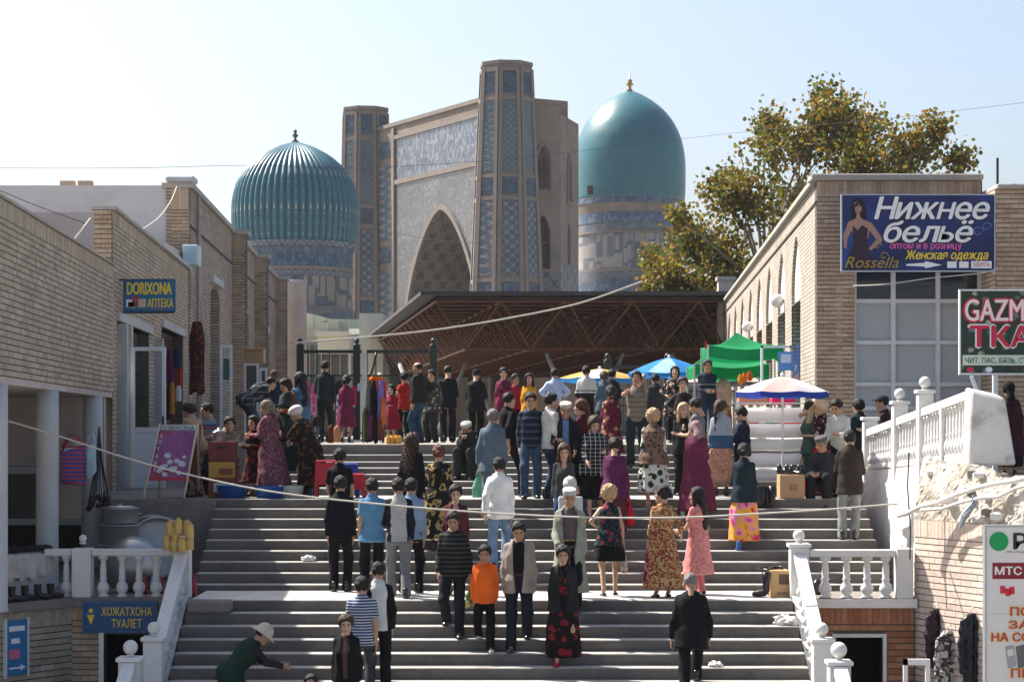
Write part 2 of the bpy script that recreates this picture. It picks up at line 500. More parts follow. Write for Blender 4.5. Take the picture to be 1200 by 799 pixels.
def arch_facade(parent, p0, p1, z0, z1, niches, depth, mats, name='wall', nseg=10, back_mats=True):
    """wall with pointed recesses; niches: (u centre, half width, z bottom, z spring, z apex). mats: face, reveal, back"""
    p0 = Vector((p0[0], p0[1])); p1 = Vector((p1[0], p1[1])); ln = (p1 - p0).length
    u = (p1 - p0) / ln; n = Vector((u.y, -u.x))
    def P(uu, d, z):
        q = p0 + u * uu + n * d; return (q.x, q.y, z)
    mb = MB(); x = 0.0
    for (uc, hw, zb, zs, za) in sorted(niches):
        a, b = uc - hw, uc + hw
        mb.cur = 0
        mb.quadpts([P(x,0,z0), P(a,0,z0), P(a,0,z1), P(x,0,z1)])
        if zb > z0 + .01: mb.quadpts([P(a,0,z0), P(b,0,z0), P(b,0,zb), P(a,0,zb)])
        cur = []
        for i in range(2 * nseg + 1):
            t = -1 + i / nseg
            cur.append((uc + hw * t, zs + (za - zs) * (1 - abs(t) ** 1.55) ** 0.72))
        for (ua, va), (ub, vb) in zip(cur, cur[1:]):
            mb.cur = 0; mb.quadpts([P(ua,0,va), P(ub,0,vb), P(ub,0,z1), P(ua,0,z1)])
            mb.cur = 1; mb.quadpts([P(ua,-depth,va), P(ub,-depth,vb), P(ub,0,vb), P(ua,0,va)])
            mb.cur = 2; mb.quadpts([P(ua,-depth,zb), P(ub,-depth,zb), P(ub,-depth,vb), P(ua,-depth,va)])
        mb.cur = 1
        mb.quadpts([P(a,0,zb), P(a,-depth,zb), P(a,-depth,zs), P(a,0,zs)])
        mb.quadpts([P(b,-depth,zb), P(b,0,zb), P(b,0,zs), P(b,-depth,zs)])
        mb.quadpts([P(a,0,zb), P(b,0,zb), P(b,-depth,zb), P(a,-depth,zb)])
        x = b
    mb.cur = 0
    mb.quadpts([P(x,0,z0), P(ln,0,z0), P(ln,0,z1), P(x,0,z1)])
    T = depth + .1
    mb.quadpts([P(ln,-T,z0), P(0,-T,z0), P(0,-T,z1), P(ln,-T,z1)])
    mb.quadpts([P(0,0,z1), P(ln,0,z1), P(ln,-T,z1), P(0,-T,z1)])
    mb.quadpts([P(0,-T,z0), P(0,0,z0), P(0,0,z1), P(0,-T,z1)])
    mb.quadpts([P(ln,0,z0), P(ln,-T,z0), P(ln,-T,z1), P(ln,0,z1)])
    return mb.build(name, mats, parent), P

def XW(d): return -6.7 - 0.0568 * (d - 28)

# ------------------------------------------------------------------ LEFT: porch building
pb = empty('porch_building', (XW(28), 28, 0), label='low cream brick building with an overhanging wall on round white columns', cat='building')
pb.location = (0, 0, 0)
brick_wall(pb, (XW(26.2), 26.2), (XW(39.25), 39.25), 3.1, 5.42, M_cream, holes=(), soldier=0.25, name='wall')
MB().prism([(XW(26.2)-.28, 26.2), (XW(26.2)+.05, 26.2), (XW(39.25)+.05, 39.25), (XW(39.25)-.28, 39.25)], 5.424, 5.46).build('coping', M_greysill, pb)
c = MB(); c.prism([(-11, 26.2), (XW(26.2)-.01, 26.2), (XW(39.2)-.01, 39.2), (-11, 39.2)], 3.0, 3.096); c.build('soffit', M_pinkpl, pb)
c = MB(); c.prism([(-11, 26.2), (XW(26.2)-.3, 26.2), (XW(39.2)-.3, 39.2), (-11, 39.2)], 5.1, 5.2); c.build('roof', M_greysill, pb)
for d in (28.05, 32.35, 37.3):
    MB().lathe([(.19, 0.002), (.17, .04), (.17, 1.6), (.172, 2.25), (.17, 3.0)], 20, (XW(d) - .1, d, 0)).build('column', M_greypl, pb, smooth=True)
# end wall of the porch with door
ew = MB(); ew.box(-11, -7.45, 38.95, 39.15, 0.003, 3.0); ew.build('end_wall', M_pinkpl, pb)
bw = MB(); bw.box(-11.2, -11, 26.2, 38.95, 0.003, 3.0); bw.build('back_wall', M_pinkpl, pb)
def door_leaf(parent, x0, x1, y, z0, z1, fm=M_greypl, panes=True):
    mb = MB(); f = .13
    mb.box(x0, x0+f, y, y+.06, z0, z1).box(x1-f, x1, y, y+.06, z0, z1).box(x0+f, x1-f, y, y+.06, z1-f, z1).box(x0+f, x1-f, y, y+.06, z0, z0+f)
    zm = lerp(z0, z1, .42); mb.box(x0+f, x1-f, y, y+.06, zm-.06, zm+.06)
    o = mb.build('door', fm, parent, bevel=.006)
    MB().box(x0+f, x1-f, y+.02, y+.04, zm+.06, z1-f).build('pane', M_glass, o)
    MB().box(x0+f, x1-f, y+.02, y+.045, z0+f, zm-.06).build('panel', M_dark if not panes else fm, o)
    MB().box(x0+.03, x0+.09, y-.05, y, lerp(z0,z1,.48), lerp(z0,z1,.54)).build('handle', M_black, o)
door_leaf(pb, -9.32, -8.55, 38.87, .01, 1.74, panes=False)
door_leaf(pb, -8.5, -7.72, 38.87, .01, 1.74, panes=False)
MB().box(-10.9, -7.5, 38.9, 38.95, 1.76, 1.81).build('door_lintel', M_greypl, pb)

# oblique and front basement walls under the balcony
lw = empty('basement_wall', label='brick basement wall under the left balcony with a dark doorway', cat='wall')
brick_wall(lw, (-9.0, 26.4), (-6.3, 30.5), -2.33, -.13, M_cream, soldier=.25, parts=170, holes=[(3.1, 4.0, -2.33, -1.2)])
brick_wall(lw, (-6.3, 30.52), (-4.78, 30.52), -2.33, -.13, M_brown, soldier=.2, parts=130, holes=[(.47, 1.1, -2.33, -.53)])
MB().box(-5.9, -5.83, 30.45, 30.6, -2.33, -.5).build('door_jamb', M_metal_g, lw)
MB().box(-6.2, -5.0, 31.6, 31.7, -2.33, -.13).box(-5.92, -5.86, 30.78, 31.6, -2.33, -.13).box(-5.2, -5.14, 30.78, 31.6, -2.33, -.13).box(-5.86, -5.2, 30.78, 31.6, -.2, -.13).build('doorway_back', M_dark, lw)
MB().prism([(-9.05, 26.4), (-8.95, 26.33), (-6.24, 30.44), (-4.78, 30.44), (-4.78, 30.6), (-6.33, 30.6)], -.126, -.001).build('ledge', M_conc2, lw)
rw = empty('basement_wall', label='red brick basement wall under the right balcony with a dark doorway', cat='wall')
brick_wall(rw, (4.16, 30.36), (5.72, 30.36), -2.33, -.135, M_rust, soldier=.24, holes=[(.42, 1.14, -2.33, -.50)])
MB().box(4.1, 5.75, 30.26, 30.38, -.131, -.004).build('ledge', M_plaster, rw)
fr = MB(); fr.box(4.55, 4.60, 30.30, 30.42, -2.33, -.5).box(5.27, 5.32, 30.30, 30.42, -2.33, -.5).box(4.60, 5.27, 30.30, 30.42, -.55, -.5)
fr.build('door_frame', M_metal_g, rw)
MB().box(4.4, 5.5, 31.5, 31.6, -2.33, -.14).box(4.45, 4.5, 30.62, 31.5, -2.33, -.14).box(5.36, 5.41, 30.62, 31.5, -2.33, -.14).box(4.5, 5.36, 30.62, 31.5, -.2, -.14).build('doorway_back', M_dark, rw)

# ------------------------------------------------------------------ LEFT: pharmacy row
ph = empty('pharmacy_building', label='cream brick pharmacy row with open white door and stepped parapet', cat='building')
D0, D1 = 39.3, 53.9
ul = math.hypot(1, .0568)
oA = ((39.9 - D0) * ul, (45.2 - D0) * ul, 1.28, 4.45); oB = ((47.6 - D0) * ul, (52.6 - D0) * ul, 1.28, 4.72)
brick_wall(ph, (XW(D0)-.02, D0), (XW(D1)-.02, D1), 1.28, 6.46, M_cream, holes=[oA, oB], soldier=0.25)
brick_wall(ph, (XW(D0)-.36, D0-.005), (XW(D0)-.03, D0-.005), 3.0, 6.46, M_brown, holes=[], soldier=0, parts=0, name='end_pier')
MB().prism([(XW(D0)-.4, D0-.06), (XW(D0)+.06, D0-.06), (XW(47)+.06, 47), (XW(47)-.4, 47)], 6.462, 6.52).build('coping', M_greysill, ph)
MB().prism([(XW(47.1)-.4, 47.05), (XW(47.1)+.1, 47.05), (XW(D1)+.1, D1), (XW(D1)-.4, D1)], 6.464, 6.54).build('flashing', M_metal_g, ph)
MB().box(XW(53)-.1, XW(53)+.28, 53.2, 53.85, 6.545, 7.05).build('metal_gutter_box', plain('pale_blue_metal', (.42,.55,.62), .4, .1), ph, bevel=.02)
MB().prism([(-14, 44), (-8.2, 44), (-8.3, 53.8), (-14, 53.8)], 5.9, 6.9).build('roof_wall', M_pinkpl, ph)
for (a, b, zl) in ((39.8, 45.4, 4.45), (47.5, 52.7, 4.72)):
    MB().prism([(XW(a)-.3, a), (XW(a)+.06, a), (XW(b)+.06, b), (XW(b)-.3, b)], zl, zl + .16).build('lintel', M_greypl, ph)
    # recessed brick lining, shop glazing behind
    brick_wall(ph, (XW(b)-.9, b-.02), (XW(b)-.03, b-.02), 1.3, zl, M_brown, parts=0, name='jamb_wall')
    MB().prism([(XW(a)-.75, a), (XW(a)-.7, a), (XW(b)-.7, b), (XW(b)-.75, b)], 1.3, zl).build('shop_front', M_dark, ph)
    for q in range(4):
        d = lerp(a, b, (q + .3) / 4)
        MB().box(XW(d)-.72, XW(d)-.6, d, d+.12, 1.3, zl).build('shop_mullion', M_pvc, ph)
# white frames standing at the wall
for d in (40.0, 40.75, 46.3):
    MB().box(XW(d)-.05, XW(d)+.16, d, d+.16, 1.3, 4.4).build('door_post', M_metal_g, ph)
# open door leaf, seen face on
dl = MB(); x0, x1, y, z0, z1 = -7.22, -6.56, 40.4, 1.31, 3.98; f = .075
dl.box(x0, x0+f, y, y+.06, z0, z1).box(x1-f, x1, y, y+.06, z0, z1).box(x0+f, x1-f, y, y+.06, z1-f, z1).box(x0+f, x1-f, y, y+.06, z0, z0+.1).box(x0+f, x1-f, y, y+.06, z0+1.05, z0+1.15)
do = dl.build('door', M_pvc, ph, bevel=.006)
MB().box(x0+f, x1-f, y+.02, y+.045, z0+.1, z0+1.05).build('panel', M_pvc, do)
gm = NT('clear_glass'); gm.col((.9, .95, .97)).rough(.03, .5); gm.b.inputs['Transmission Weight'].default_value = 1.0; gm.b.inputs['IOR'].default_value = 1.05
M_clear = gm.mat
MB().box(x0+f, x1-f, y+.025, y+.035, z0+1.15, z1-f).build('pane', M_clear, do)
MB().box(x1-.06, x1-.03, y-.06, y, z0+1.2, z0+1.36).build('handle', M_black, do)

# ------------------------------------------------------------------ LEFT: tall block with arched niches
tb = empty('arcaded_building', label='tall cream brick block with piers, pointed niches and a white plastered end wall', cat='building')
TC = (-8.16, 54.0); TE = (-8.16 - .0416 * 33, 87.0); tdir = Vector((TE[0]-TC[0], TE[1]-TC[1])).normalized(); tln = math.hypot(TE[0]-TC[0], TE[1]-TC[1])
bwm = brickwork_mat('cream_brickwork', tdir, [(.33,.265,.205),(.47,.395,.32)], (.13,.115,.10), joint=.014)
bwm2 = brickwork_mat('pink_brickwork', tdir, [(.37,.28,.22),(.50,.41,.33)], (.16,.13,.11), joint=.014)
nic = [(2.4, .55, 3.2, 5.3, 6.25), (6.6, 1.35, 1.4, 6.2, 6.5), (16.2, 2.1, 2.2, 6.0, 7.6), (26.2, 2.0, 2.2, 5.9, 7.5)]
wall_o, TP = arch_facade(tb, TC, TE, 1.2, 8.55, nic, .5, [bwm, bwm2, M_dark])
for z in (6.55,):
    a = TP(5.1, .12, z); b = TP(8.1, .12, z)
    MB().hexa([TP(5.1,-.4,z), TP(8.1,-.4,z), TP(8.1,.12,z), TP(5.1,.12,z), TP(5.1,-.4,z+.2), TP(8.1,-.4,z+.2), TP(8.1,.12,z+.2), TP(5.1,.12,z+.2)][:4][::-1] + [TP(5.1,.12,z+.2), TP(8.1,.12,z+.2), TP(8.1,-.4,z+.2), TP(5.1,-.4,z+.2)]).build('lintel', M_greypl, tb)
def slab(P, u0, u1, d0, d1, z0, z1):
    return MB().hexa([P(u0,d1,z0), P(u1,d1,z0), P(u1,d0,z0), P(u0,d0,z0), P(u0,d1,z1), P(u1,d1,z1), P(u1,d0,z1), P(u0,d0,z1)])
for (uc, hw, zb, zs, za) in nic[2:]:
    slab(TP, uc-hw+.02, uc+hw-.02, -.49, -.44, zs-.4, za-.35 if False else zs+.35).build('tympanum', M_greypl, tb)
    w = slab(TP, uc-hw+.05, uc+hw-.05, -.48, -.42, zb+.1, zs-.4).build('window', M_metal_g, tb)
    for q in range(7):
        uu = lerp(uc-hw+.1, uc+hw-.1, q/6)
        slab(TP, uu-.04, uu+.04, -.42, -.36, zb+.1, zs-.4).build('grille_bar', M_pvc, w)
    MB().sphere(TP(uc+.2, -.1, zs+.35), .24, 14).build('lamp_globe', M_white, tb, smooth=True)
for uu in (5.6, 6.3, 7.0): slab(TP, uu-.05, uu+.05, -.45, -.38, 1.4, 6.4).build('window_frame', M_pvc, tb)
# cornice line, coping and piers
slab(TP, 0, tln, 0, .03, 7.55, 7.62).build('string_course', M_mortar, tb)
slab(TP, -.05, tln, -.7, .1, 8.552, 8.68).build('coping', M_greysill, tb)
for uu in (12.0, 21.0, 31.6):
    q = TP(uu, .0, 0); q2 = TP(uu, .42, 0)
    brick_wall(tb, (q[0], q[1]), (q2[0], q2[1]), 2.0, 8.5, M_brown, parts=0, soldier=.5, name='pier_face', thick=.7)
    slab(TP, uu+.01, uu+.7, .0, .40, 2.0, 8.48).build('pier', bwm, tb)
    slab(TP, uu-.08, uu+.8, -.1, .5, 8.5, 8.64).build('pier_cap', M_greysill, tb)
# front end: brick pier and plaster wall
brick_wall(tb, (-8.62, 53.97), (-8.165, 53.97), 5.5, 8.55, M_brown, parts=0, soldier=.55, name='corner_pier')
MB().box(-24, -8.63, 54.02, 54.25, 2.0, 8.62).build('end_wall', M_greypl, tb)
MB().prism([(-24, 54.6), (-8.9, 54.6), (-10.2, 86.5), (-24, 86.5)], 8.2, 8.45).build('roof', M_greysill, tb)
MB().box(-8.75, -8.02, 53.8, 54.5, 8.685, 8.85).build('corner_cap', M_metal_g, tb, bevel=.04)
for x in (-11.45, -11.0): MB().box(x, x+.36, 54.02, 54.24, 8.622, 8.74).build('loose_brick', M_brown, tb)
MB().tube(TP(1.4, .08, 2.0), TP(1.4, .08, 8.5), .05).build('downpipe', M_greysill, tb, smooth=True)
# round white pier at the far end
MB().lathe([(.64, 0), (.62, 6.3), (.65, 6.35), (.65, 6.55)], 28, (PX(334, 86), 88.6, 2.14)).build('round_pier', M_pinkpl, tb, smooth=True)

# ------------------------------------------------------------------ RIGHT: shop building
rb = empty('shop_building', label='cream brick shop building with arched side niches and grey panelled shop front', cat='building')
RX = 6.14; RY = 43.0
px0, px1 = PX(1000, RY), PX(1151, RY)
brick_wall(rb, (RX, RY), (px0 + .02, RY), 1.9, 7.43, M_brown, soldier=.33, parts=150, name='wall')
brick_wall(rb, (px0 + .02, RY), (px1, RY), 5.62, 7.43, M_brown, soldier=.33, parts=20, name='wall')
brick_wall(rb, (px1 + .005, RY - 1.2), (17, RY - 1.2), 1.28, 7.12, M_brown, soldier=0, parts=130, course=.094, L=.29, name='side_wall')
brick_wall(rb, (px1+.0, RY+.2), (px1+.0, RY-1.19), 1.28, 7.12, M_brown, parts=0, name='return_wall')
MB().box(RX-.02, px0, RY-.02, RY+.2, 1.28, 1.9).build('plinth', M_greypl, rb)
MB().box(RX-.12, px1+.0, RY-.14, RY+.5, 7.432, 7.56).build('coping', M_greysill, rb, bevel=.02)
MB().box(px1+.01, 17, RY-1.32, RY+.3, 7.122, 7.22).build('coping', M_greysill, rb, bevel=.02)
M_lime = plain('limewash', (.52, .49, .45), .9, .1, 1.2, .2, 14)
RE = (RX + .053 * 41, RY + 41); rdir = Vector((RE[0]-RX, 41)).normalized(); rln = math.hypot(RE[0]-RX, 41)
sbm = brickwork_mat('side_brickwork', rdir, [(.34,.29,.24),(.44,.385,.325)], (.19,.165,.14), joint=.012)
sbm2 = brickwork_mat('reveal_brickwork', (1, 0), [(.38,.29,.21),(.50,.40,.30)], (.14,.12,.10), joint=.014)
# the side runs away from the camera and faces left, so it is laid from its far end
nl = []
for d in (48.2, 52.7, 57.2, 61.4, 65.6, 70.2, 74.6, 79.0): nl.append((rln - (d - RY) * rln / 41, 1.25, 2.2, 5.75, 6.80))
side_o, RP = arch_facade(rb, RE, (RX, RY + .02), 5.302, 7.40, [(a, b, 5.31, d_, e_) for a, b, c_, d_, e_ in nl], .07, [sbm, sbm, M_lime])
arch_facade(rb, RE, (RX, RY + .02), 1.28, 5.30, [(a, b, c_, 5.27, 5.285) for a, b, c_, d_, e_ in nl], .42, [sbm, sbm2, M_dark])
for i, (uc, hw, zb, zs, za) in enumerate(nl):
    if i in (1, 4): MB().sphere(RP(uc, .1, 5.62), .17, 14).build('lamp_globe', M_white, rb, smooth=True)
    if i < 2:
        slab(RP, uc-.9, uc+.9, -.40, -.36, zb+.1, 5.1).build('window', plain('turquoise_frame', (.05,.25,.38), .4), rb)
slab(RP, 0, rln, .003, .03, 6.98, 7.03).build('string_course', M_mortar, rb)
slab(RP, 0, rln - .15, -.5, .1, 7.402, 7.5).build('coping', M_greysill, rb)
MB().prism([(RX+.6, RY+.4), (17, RY+.4), (17, RY+40), (RX+2.7, RY+40)], 6.6, 6.8).build('roof', M_greysill, rb)
MB().box(PX(842, 84.4), PX(842, 84.4)+.62, 84.4, 85, 2.14, 8.4).build('end_pillar', M_pinkpl, rb)
MB().box(PX(842, 84.4)-.06, PX(842, 84.4)+.7, 84.3, 85.1, 8.402, 8.55).build('pillar_cap', M_greysill, rb)
# panelled shop front
zb_, zt_ = 1.3, 5.6
colx = [px0 + .03, PX(1047.5, RY), PX(1100, RY), px1 - .03]
rowz = [zb_, PZ(478, RY), PZ(452.5, RY) if False else PZ(450, RY), PZ(401, RY), PZ(352.5, RY), zt_]
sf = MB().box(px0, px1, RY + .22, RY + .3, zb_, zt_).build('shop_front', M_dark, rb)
M_panel = plain('grey_panel', (.36, .385, .39), .5, .08, .8, .1, 12, stain=(.9, (.28, .29, .29), .55))
for i in range(3):
    for j in range(5):
        m = M_glass if j == 4 else M_panel
        MB().box(colx[i]+.02, colx[i+1]-.02, RY+.13, RY+.16, rowz[j]+.02, rowz[j+1]-.02).build('panel', m, sf)
M_mull = plain('worn_white_frame', (.56, .57, .58), .5, .1, 5, stain=(9, (.2, .2, .2), .62))
for i in range(4): MB().box(colx[i]-.045, colx[i]+.045, RY+.06, RY+.13, zb_, zt_).build('mullion', M_mull, sf)
for j in range(1, 5):
    for i in range(3): MB().box(colx[i]+.046, colx[i+1]-.046, RY+.07, RY+.125, rowz[j]-.04, rowz[j]+.04).build('rail', M_mull, sf)
tag(MB().box(PX(1065, RY+.5), PX(1092, RY+.5), RY+.165, RY+.2, PZ(352, RY), PZ(341, RY)).build('red_box', plain('red_card', (.42,.03,.03), .6)), 'red box showing behind the dark top pane of the shop front', 'box')
sf['label'] = 'grey panels under a dark glass row in a worn white frame'
tag(MB().tube((PX(1196, 40), 41.9, 7.2), (PX(1196, 40), 41.9, 7.75), .025).build('roof_pole', M_iron), 'thin dark pole on the roof of the shop building', 'pole')

# ------------------------------------------------------------------ RIGHT: retaining wall and lower brick wall
gw = empty('retaining_wall', label='worn white plastered retaining wall along the right side of the stairs', cat='wall')
def xr(d): return lerp(6.0, 6.5, (36 - d) / 6)
w = MB()
seg = [(36.0, 1.72), (34.2, 1.78), (32.4, 1.87), (30.5, 1.95), (29.6, 1.98)]
for (d0, za), (d1, zb) in zip(seg, seg[1:]):
    w.hexa([(xr(d1)-.28, d1, -.1), (xr(d1)+.02, d1, -.1), (xr(d0)+.02, d0, -.1), (xr(d0)-.28, d0, -.1), (xr(d1)-.05, d1, zb), (xr(d1)+.12, d1, zb), (xr(d0)+.12, d0, za), (xr(d0)-.05, d0, za)])
w.build('wall', M_plaster, gw)
for i in range(26):                      # patches where the render has come away
    d = random.uniform(29.7, 32.6); z = random.uniform(.9, 1.9); s = random.uniform(.06, .18)
    xx = xr(d) - lerp(.28, .05, (z + .1) / 2.0)
    MB().box(xx-.012, xx+.02, d, d + s*2, z, z + s).build('plaster_patch', random.choice([M_plaster, M_conc2, M_pinkpl]), gw, bevel=.008)
lb = empty('brick_retaining_wall', label='sunlit pale pink brick retaining wall at the lower right of the stairs', cat='wall')
B0 = Vector((5.74, 30.42)); bd = Vector((.38, -.925)).normalized(); B1 = B0 + bd * 5.2
# laid from its near end so that it faces the stairs
brick_wall(lb, (B0.x, B0.y), (B1.x, B1.y), -2.33, 1.12, M_pink, mortar=M_mortar_l, soldier=.25, holes=[], parts=300, name='wall')
nb = Vector((bd.y, -bd.x))
def LP(u, d, z):
    q = B0 + bd * u + nb * d; return (q.x, q.y, z)
cap = MB(); NU, NV = 120, 26
for i in range(NU + 1):
    for j in range(NV + 1):
        u_, v = i * 5.2 / NU, j / NV
        top = (1.93 if u_ < 1.1 else 1.93 - .13 * min(1, (u_ - 1.1) / .5) - .05 * max(0, u_ - 1.6)) + .03 * math.sin(u_ * 9) + .02 * math.sin(u_ * 23 + 1)
        rgh = .020 * math.sin(u_ * 7 + 5 * v) * math.sin(v * 11 + u_ * 3) + .010 * math.sin(u_ * 31 + v * 17) + random.gauss(0, .005)
        if v < .72: t = v / .72; q = LP(u_, -.02 - .16 * max(0, t - .55) - .05 * t + rgh, lerp(1.124, top, t))
        else: t = (v - .72) / .28; q = LP(u_, -.14 - .45 * t + rgh * .3, top + .03 * math.sin(u_ * 5 + t * 4) + random.gauss(0, .012) - .1 * t)
        cap.v.append(q)
for i in range(NU):
    for j in range(NV):
        a = i * (NV + 1) + j; cap.f.append((a, a + NV + 1, a + NV + 2, a + 1)); cap.m.append(0)
cap.build('broken_render', plain('broken_render', (.42,.37,.31), .95, .3, 1.5, 1.0, 14, .2, stain=(1.2, (.62,.60,.56), .5)), lb)
for i in range(30):
    u_ = random.uniform(.2, 5); s = random.uniform(.04, .13)
    q = LP(u_, random.uniform(-.25, .0), 1.12 + .72 * random.random())
    MB().sphere(q, s, 7, (1.3, 1, .7)).build('rubble_lump', random.choice([M_plaster, M_conc2]), lb)
# pipes along the wall
pp = [(1052, 604, 30.6), (1062, 602, 30.5), (1078, 594, 30.3), (1100, 588, 30.0), (1122, 579, 29.6), (1146, 571, 29.2), (1168, 566, 28.9), (1185, 564, 28.7), (1215, 558, 28.4)]
tag(MB().path([(PX(a, d-.45), d-.45, PZ(b, d-.45)) for a, b, d in pp], .035, 8).build('water_pipe', M_plaster, smooth=True), 'thick white wrapped pipe running along the broken wall top', 'pipe')
pp2 = [(1080, 597, 30.2), (1104, 596, 29.9), (1124, 589, 29.5), (1150, 583, 29.1), (1170, 582, 28.8), (1190, 572, 28.6), (1215, 566, 28.3)]
tag(MB().path([(PX(a, d-.5), d-.5, PZ(b, d-.5)) for a, b, d in pp2], .024, 8).build('water_pipe', M_plaster, smooth=True), 'thinner white pipe sagging below the thick wrapped pipe', 'pipe')
tag(MB().path([(PX(1066, 30), 30.05, PZ(530, 30)), (PX(1064, 30), 30.03, PZ(570, 30)), (PX(1067, 30), 30.0, PZ(620, 30)), (PX(1066, 30), 29.98, PZ(655, 30))], .012, 6).build('cable', M_wire), 'dark cable hanging down the white retaining wall', 'cable')
tag(MB().path([(PX(1139, 28.9), 28.75, PZ(580, 28.9)), (PX(1136, 28.9), 28.7, PZ(592, 28.9)), (PX(1127, 28.9), 28.72, PZ(604, 28.9)), (PX(1122, 28.9), 28.75, PZ(618, 28.9))], [.03, .045, .05, .02], 7).build('rag', plain('grey_rag', (.25,.28,.32), .9)), 'grey rag tied round the pipes on the right wall', 'rag')
# ================================================================== MONUMENT
def tilework(name, kind, c0, c1, c2=None, scale=1.0, dirv=(1, 0), rough=0.5, obj=False, spec=.4):
    """glazed tile and brick patterns: lattice, dots, script, kufic"""
    if name in MATS: return MATS[name]
    t = NT(name); p = t.pos(obj)
    d = t.n('VectorMath', operation='DOT_PRODUCT'); t.l(p, d.inputs[0]); d.inputs[1].default_value = (dirv[0], dirv[1], 0)
    u = d.outputs['Value']; v = t.sep(p)[2]
    c2 = c2 or c0
    if kind == 'lattice':
        a = t.math('ABSOLUTE', t.math('SINE', t.math('MULTIPLY', t.math('ADD', u, v), scale)))
        b = t.math('ABSOLUTE', t.math('SINE', t.math('MULTIPLY', t.math('SUBTRACT', u, v), scale)))
        m = t.math('MINIMUM', a, b); mm = t.math('MAXIMUM', a, b)
        f = t.ramp(m, [(.22, 1.0), (.34, 0.0)]); g = t.ramp(mm, [(.90, 0.0), (.97, 1.0)])
        cc = t.mix(g, t.mix(f, c0, c1), c2)
    elif kind == 'dots':
        vo = t.n('TexVoronoi'); vo.inputs['Scale'].default_value = scale; t.l(p, vo.inputs['Vector'])
        f = t.ramp(vo.outputs['Distance'], [(.22, 1.0), (.42, 0.0)])
        cc = t.mix(f, c0, c1); cc = t.mix(t.ramp(t.noise(p, scale * .45, 3), [(.45, 0.0), (.6, .8)]), cc, c2)
    elif kind == 'script':
        cv = t.n('CombineXYZ'); t.l(t.math('MULTIPLY', u, scale), cv.inputs[0]); t.l(t.math('MULTIPLY', v, scale * .28), cv.inputs[1])
        n1 = t.noise(cv.outputs[0], 1.0, 2, .4)
        f = t.ramp(n1, [(.46, 0.0), (.50, 1.0), (.54, 1.0), (.58, 0.0)])
        cc = t.mix(f, c0, c1); cc = t.mix(t.ramp(t.noise(p, scale * 1.2, 2), [(.55, 0.0), (.65, .5)]), cc, c2)
    else:                                  # kufic: long angular strokes
        cv = t.n('CombineXYZ'); t.l(t.math('MULTIPLY', u, scale), cv.inputs[0]); t.l(t.math('MULTIPLY', v, scale * .30), cv.inputs[1])
        vo = t.n('TexVoronoi', distance='CHEBYCHEV', feature='F1'); vo.inputs['Randomness'].default_value = .75
        vo.inputs['Scale'].default_value = 1.0; t.l(cv.outputs[0], vo.inputs['Vector'])
        f = t.ramp(vo.outputs['Distance'], [(.30, 0.0), (.34, 1.0), (.46, 1.0), (.50, 0.0)])
        cc = t.mix(f, c0, c1)
    wear = t.ramp(t.noise(p, .35, 6, .65), [(.32, .68), (.68, 1.15)])
    cc = t.mix(.8, cc, wear, 'MULTIPLY')
    t.col(cc).rough(rough, spec)
    t.bump(t.noise(p, 3.5, 4), .4, .03)
    MATS[name] = t.mat; return t.mat
TAN = (.30, .235, .18); TANL = (.40, .32, .25); BLUE = (.055, .105, .22); TURQ = (.05, .22, .27); PALEB = (.28, .36, .44)
M_mbrick = plain('monument_brick', (.20, .162, .135), .85, .22, .5, .7, 5, .25, stain=(.28, (.13, .112, .10), .52))
M_mstone = plain('monument_rib', (.19, .16, .14), .8, .15, .8, .5, 6, .3)
M_panelA = tilework('star_lattice_panel', 'lattice', (.055,.075,.105), (.22,.20,.18), (.07,.14,.17), 5.2, (.8, .6))
M_panelB = tilework('blue_square_panel', 'script', (.03,.052,.085), (.075,.11,.155), (.04,.085,.115), 4.0, (.8, .6))
M_panelC = tilework('net_lattice_panel', 'lattice', (.075,.09,.115), (.25,.22,.20), (.065,.10,.14), 3.6, (.8, .6))
M_frieze = tilework('inscription_frieze', 'script', (.055,.075,.115), (.22,.245,.28), (.09,.12,.165), 2.6, (-.487, .874), .3, spec=.6)
M_span = tilework('spandrel_tiles', 'dots', (.105,.105,.108), (.22,.225,.23), (.075,.09,.115), 3.0, (-.487, .874), .3, spec=.6)
M_vault = tilework('vault_pattern', 'lattice', (.17,.155,.14), (.075,.085,.10), (.19,.17,.15), 1.15, (-.487, .874), .8)
M_vault2 = tilework('vault_side_pattern', 'lattice', (.135,.12,.105), (.06,.065,.075), (.15,.135,.12), 1.7, (-.874, -.487), .85)
M_diaper = tilework('diamond_tile_field', 'lattice', (.16,.155,.145), (.075,.07,.075), (.11,.15,.165), 1.9, (.9, .4), .6)

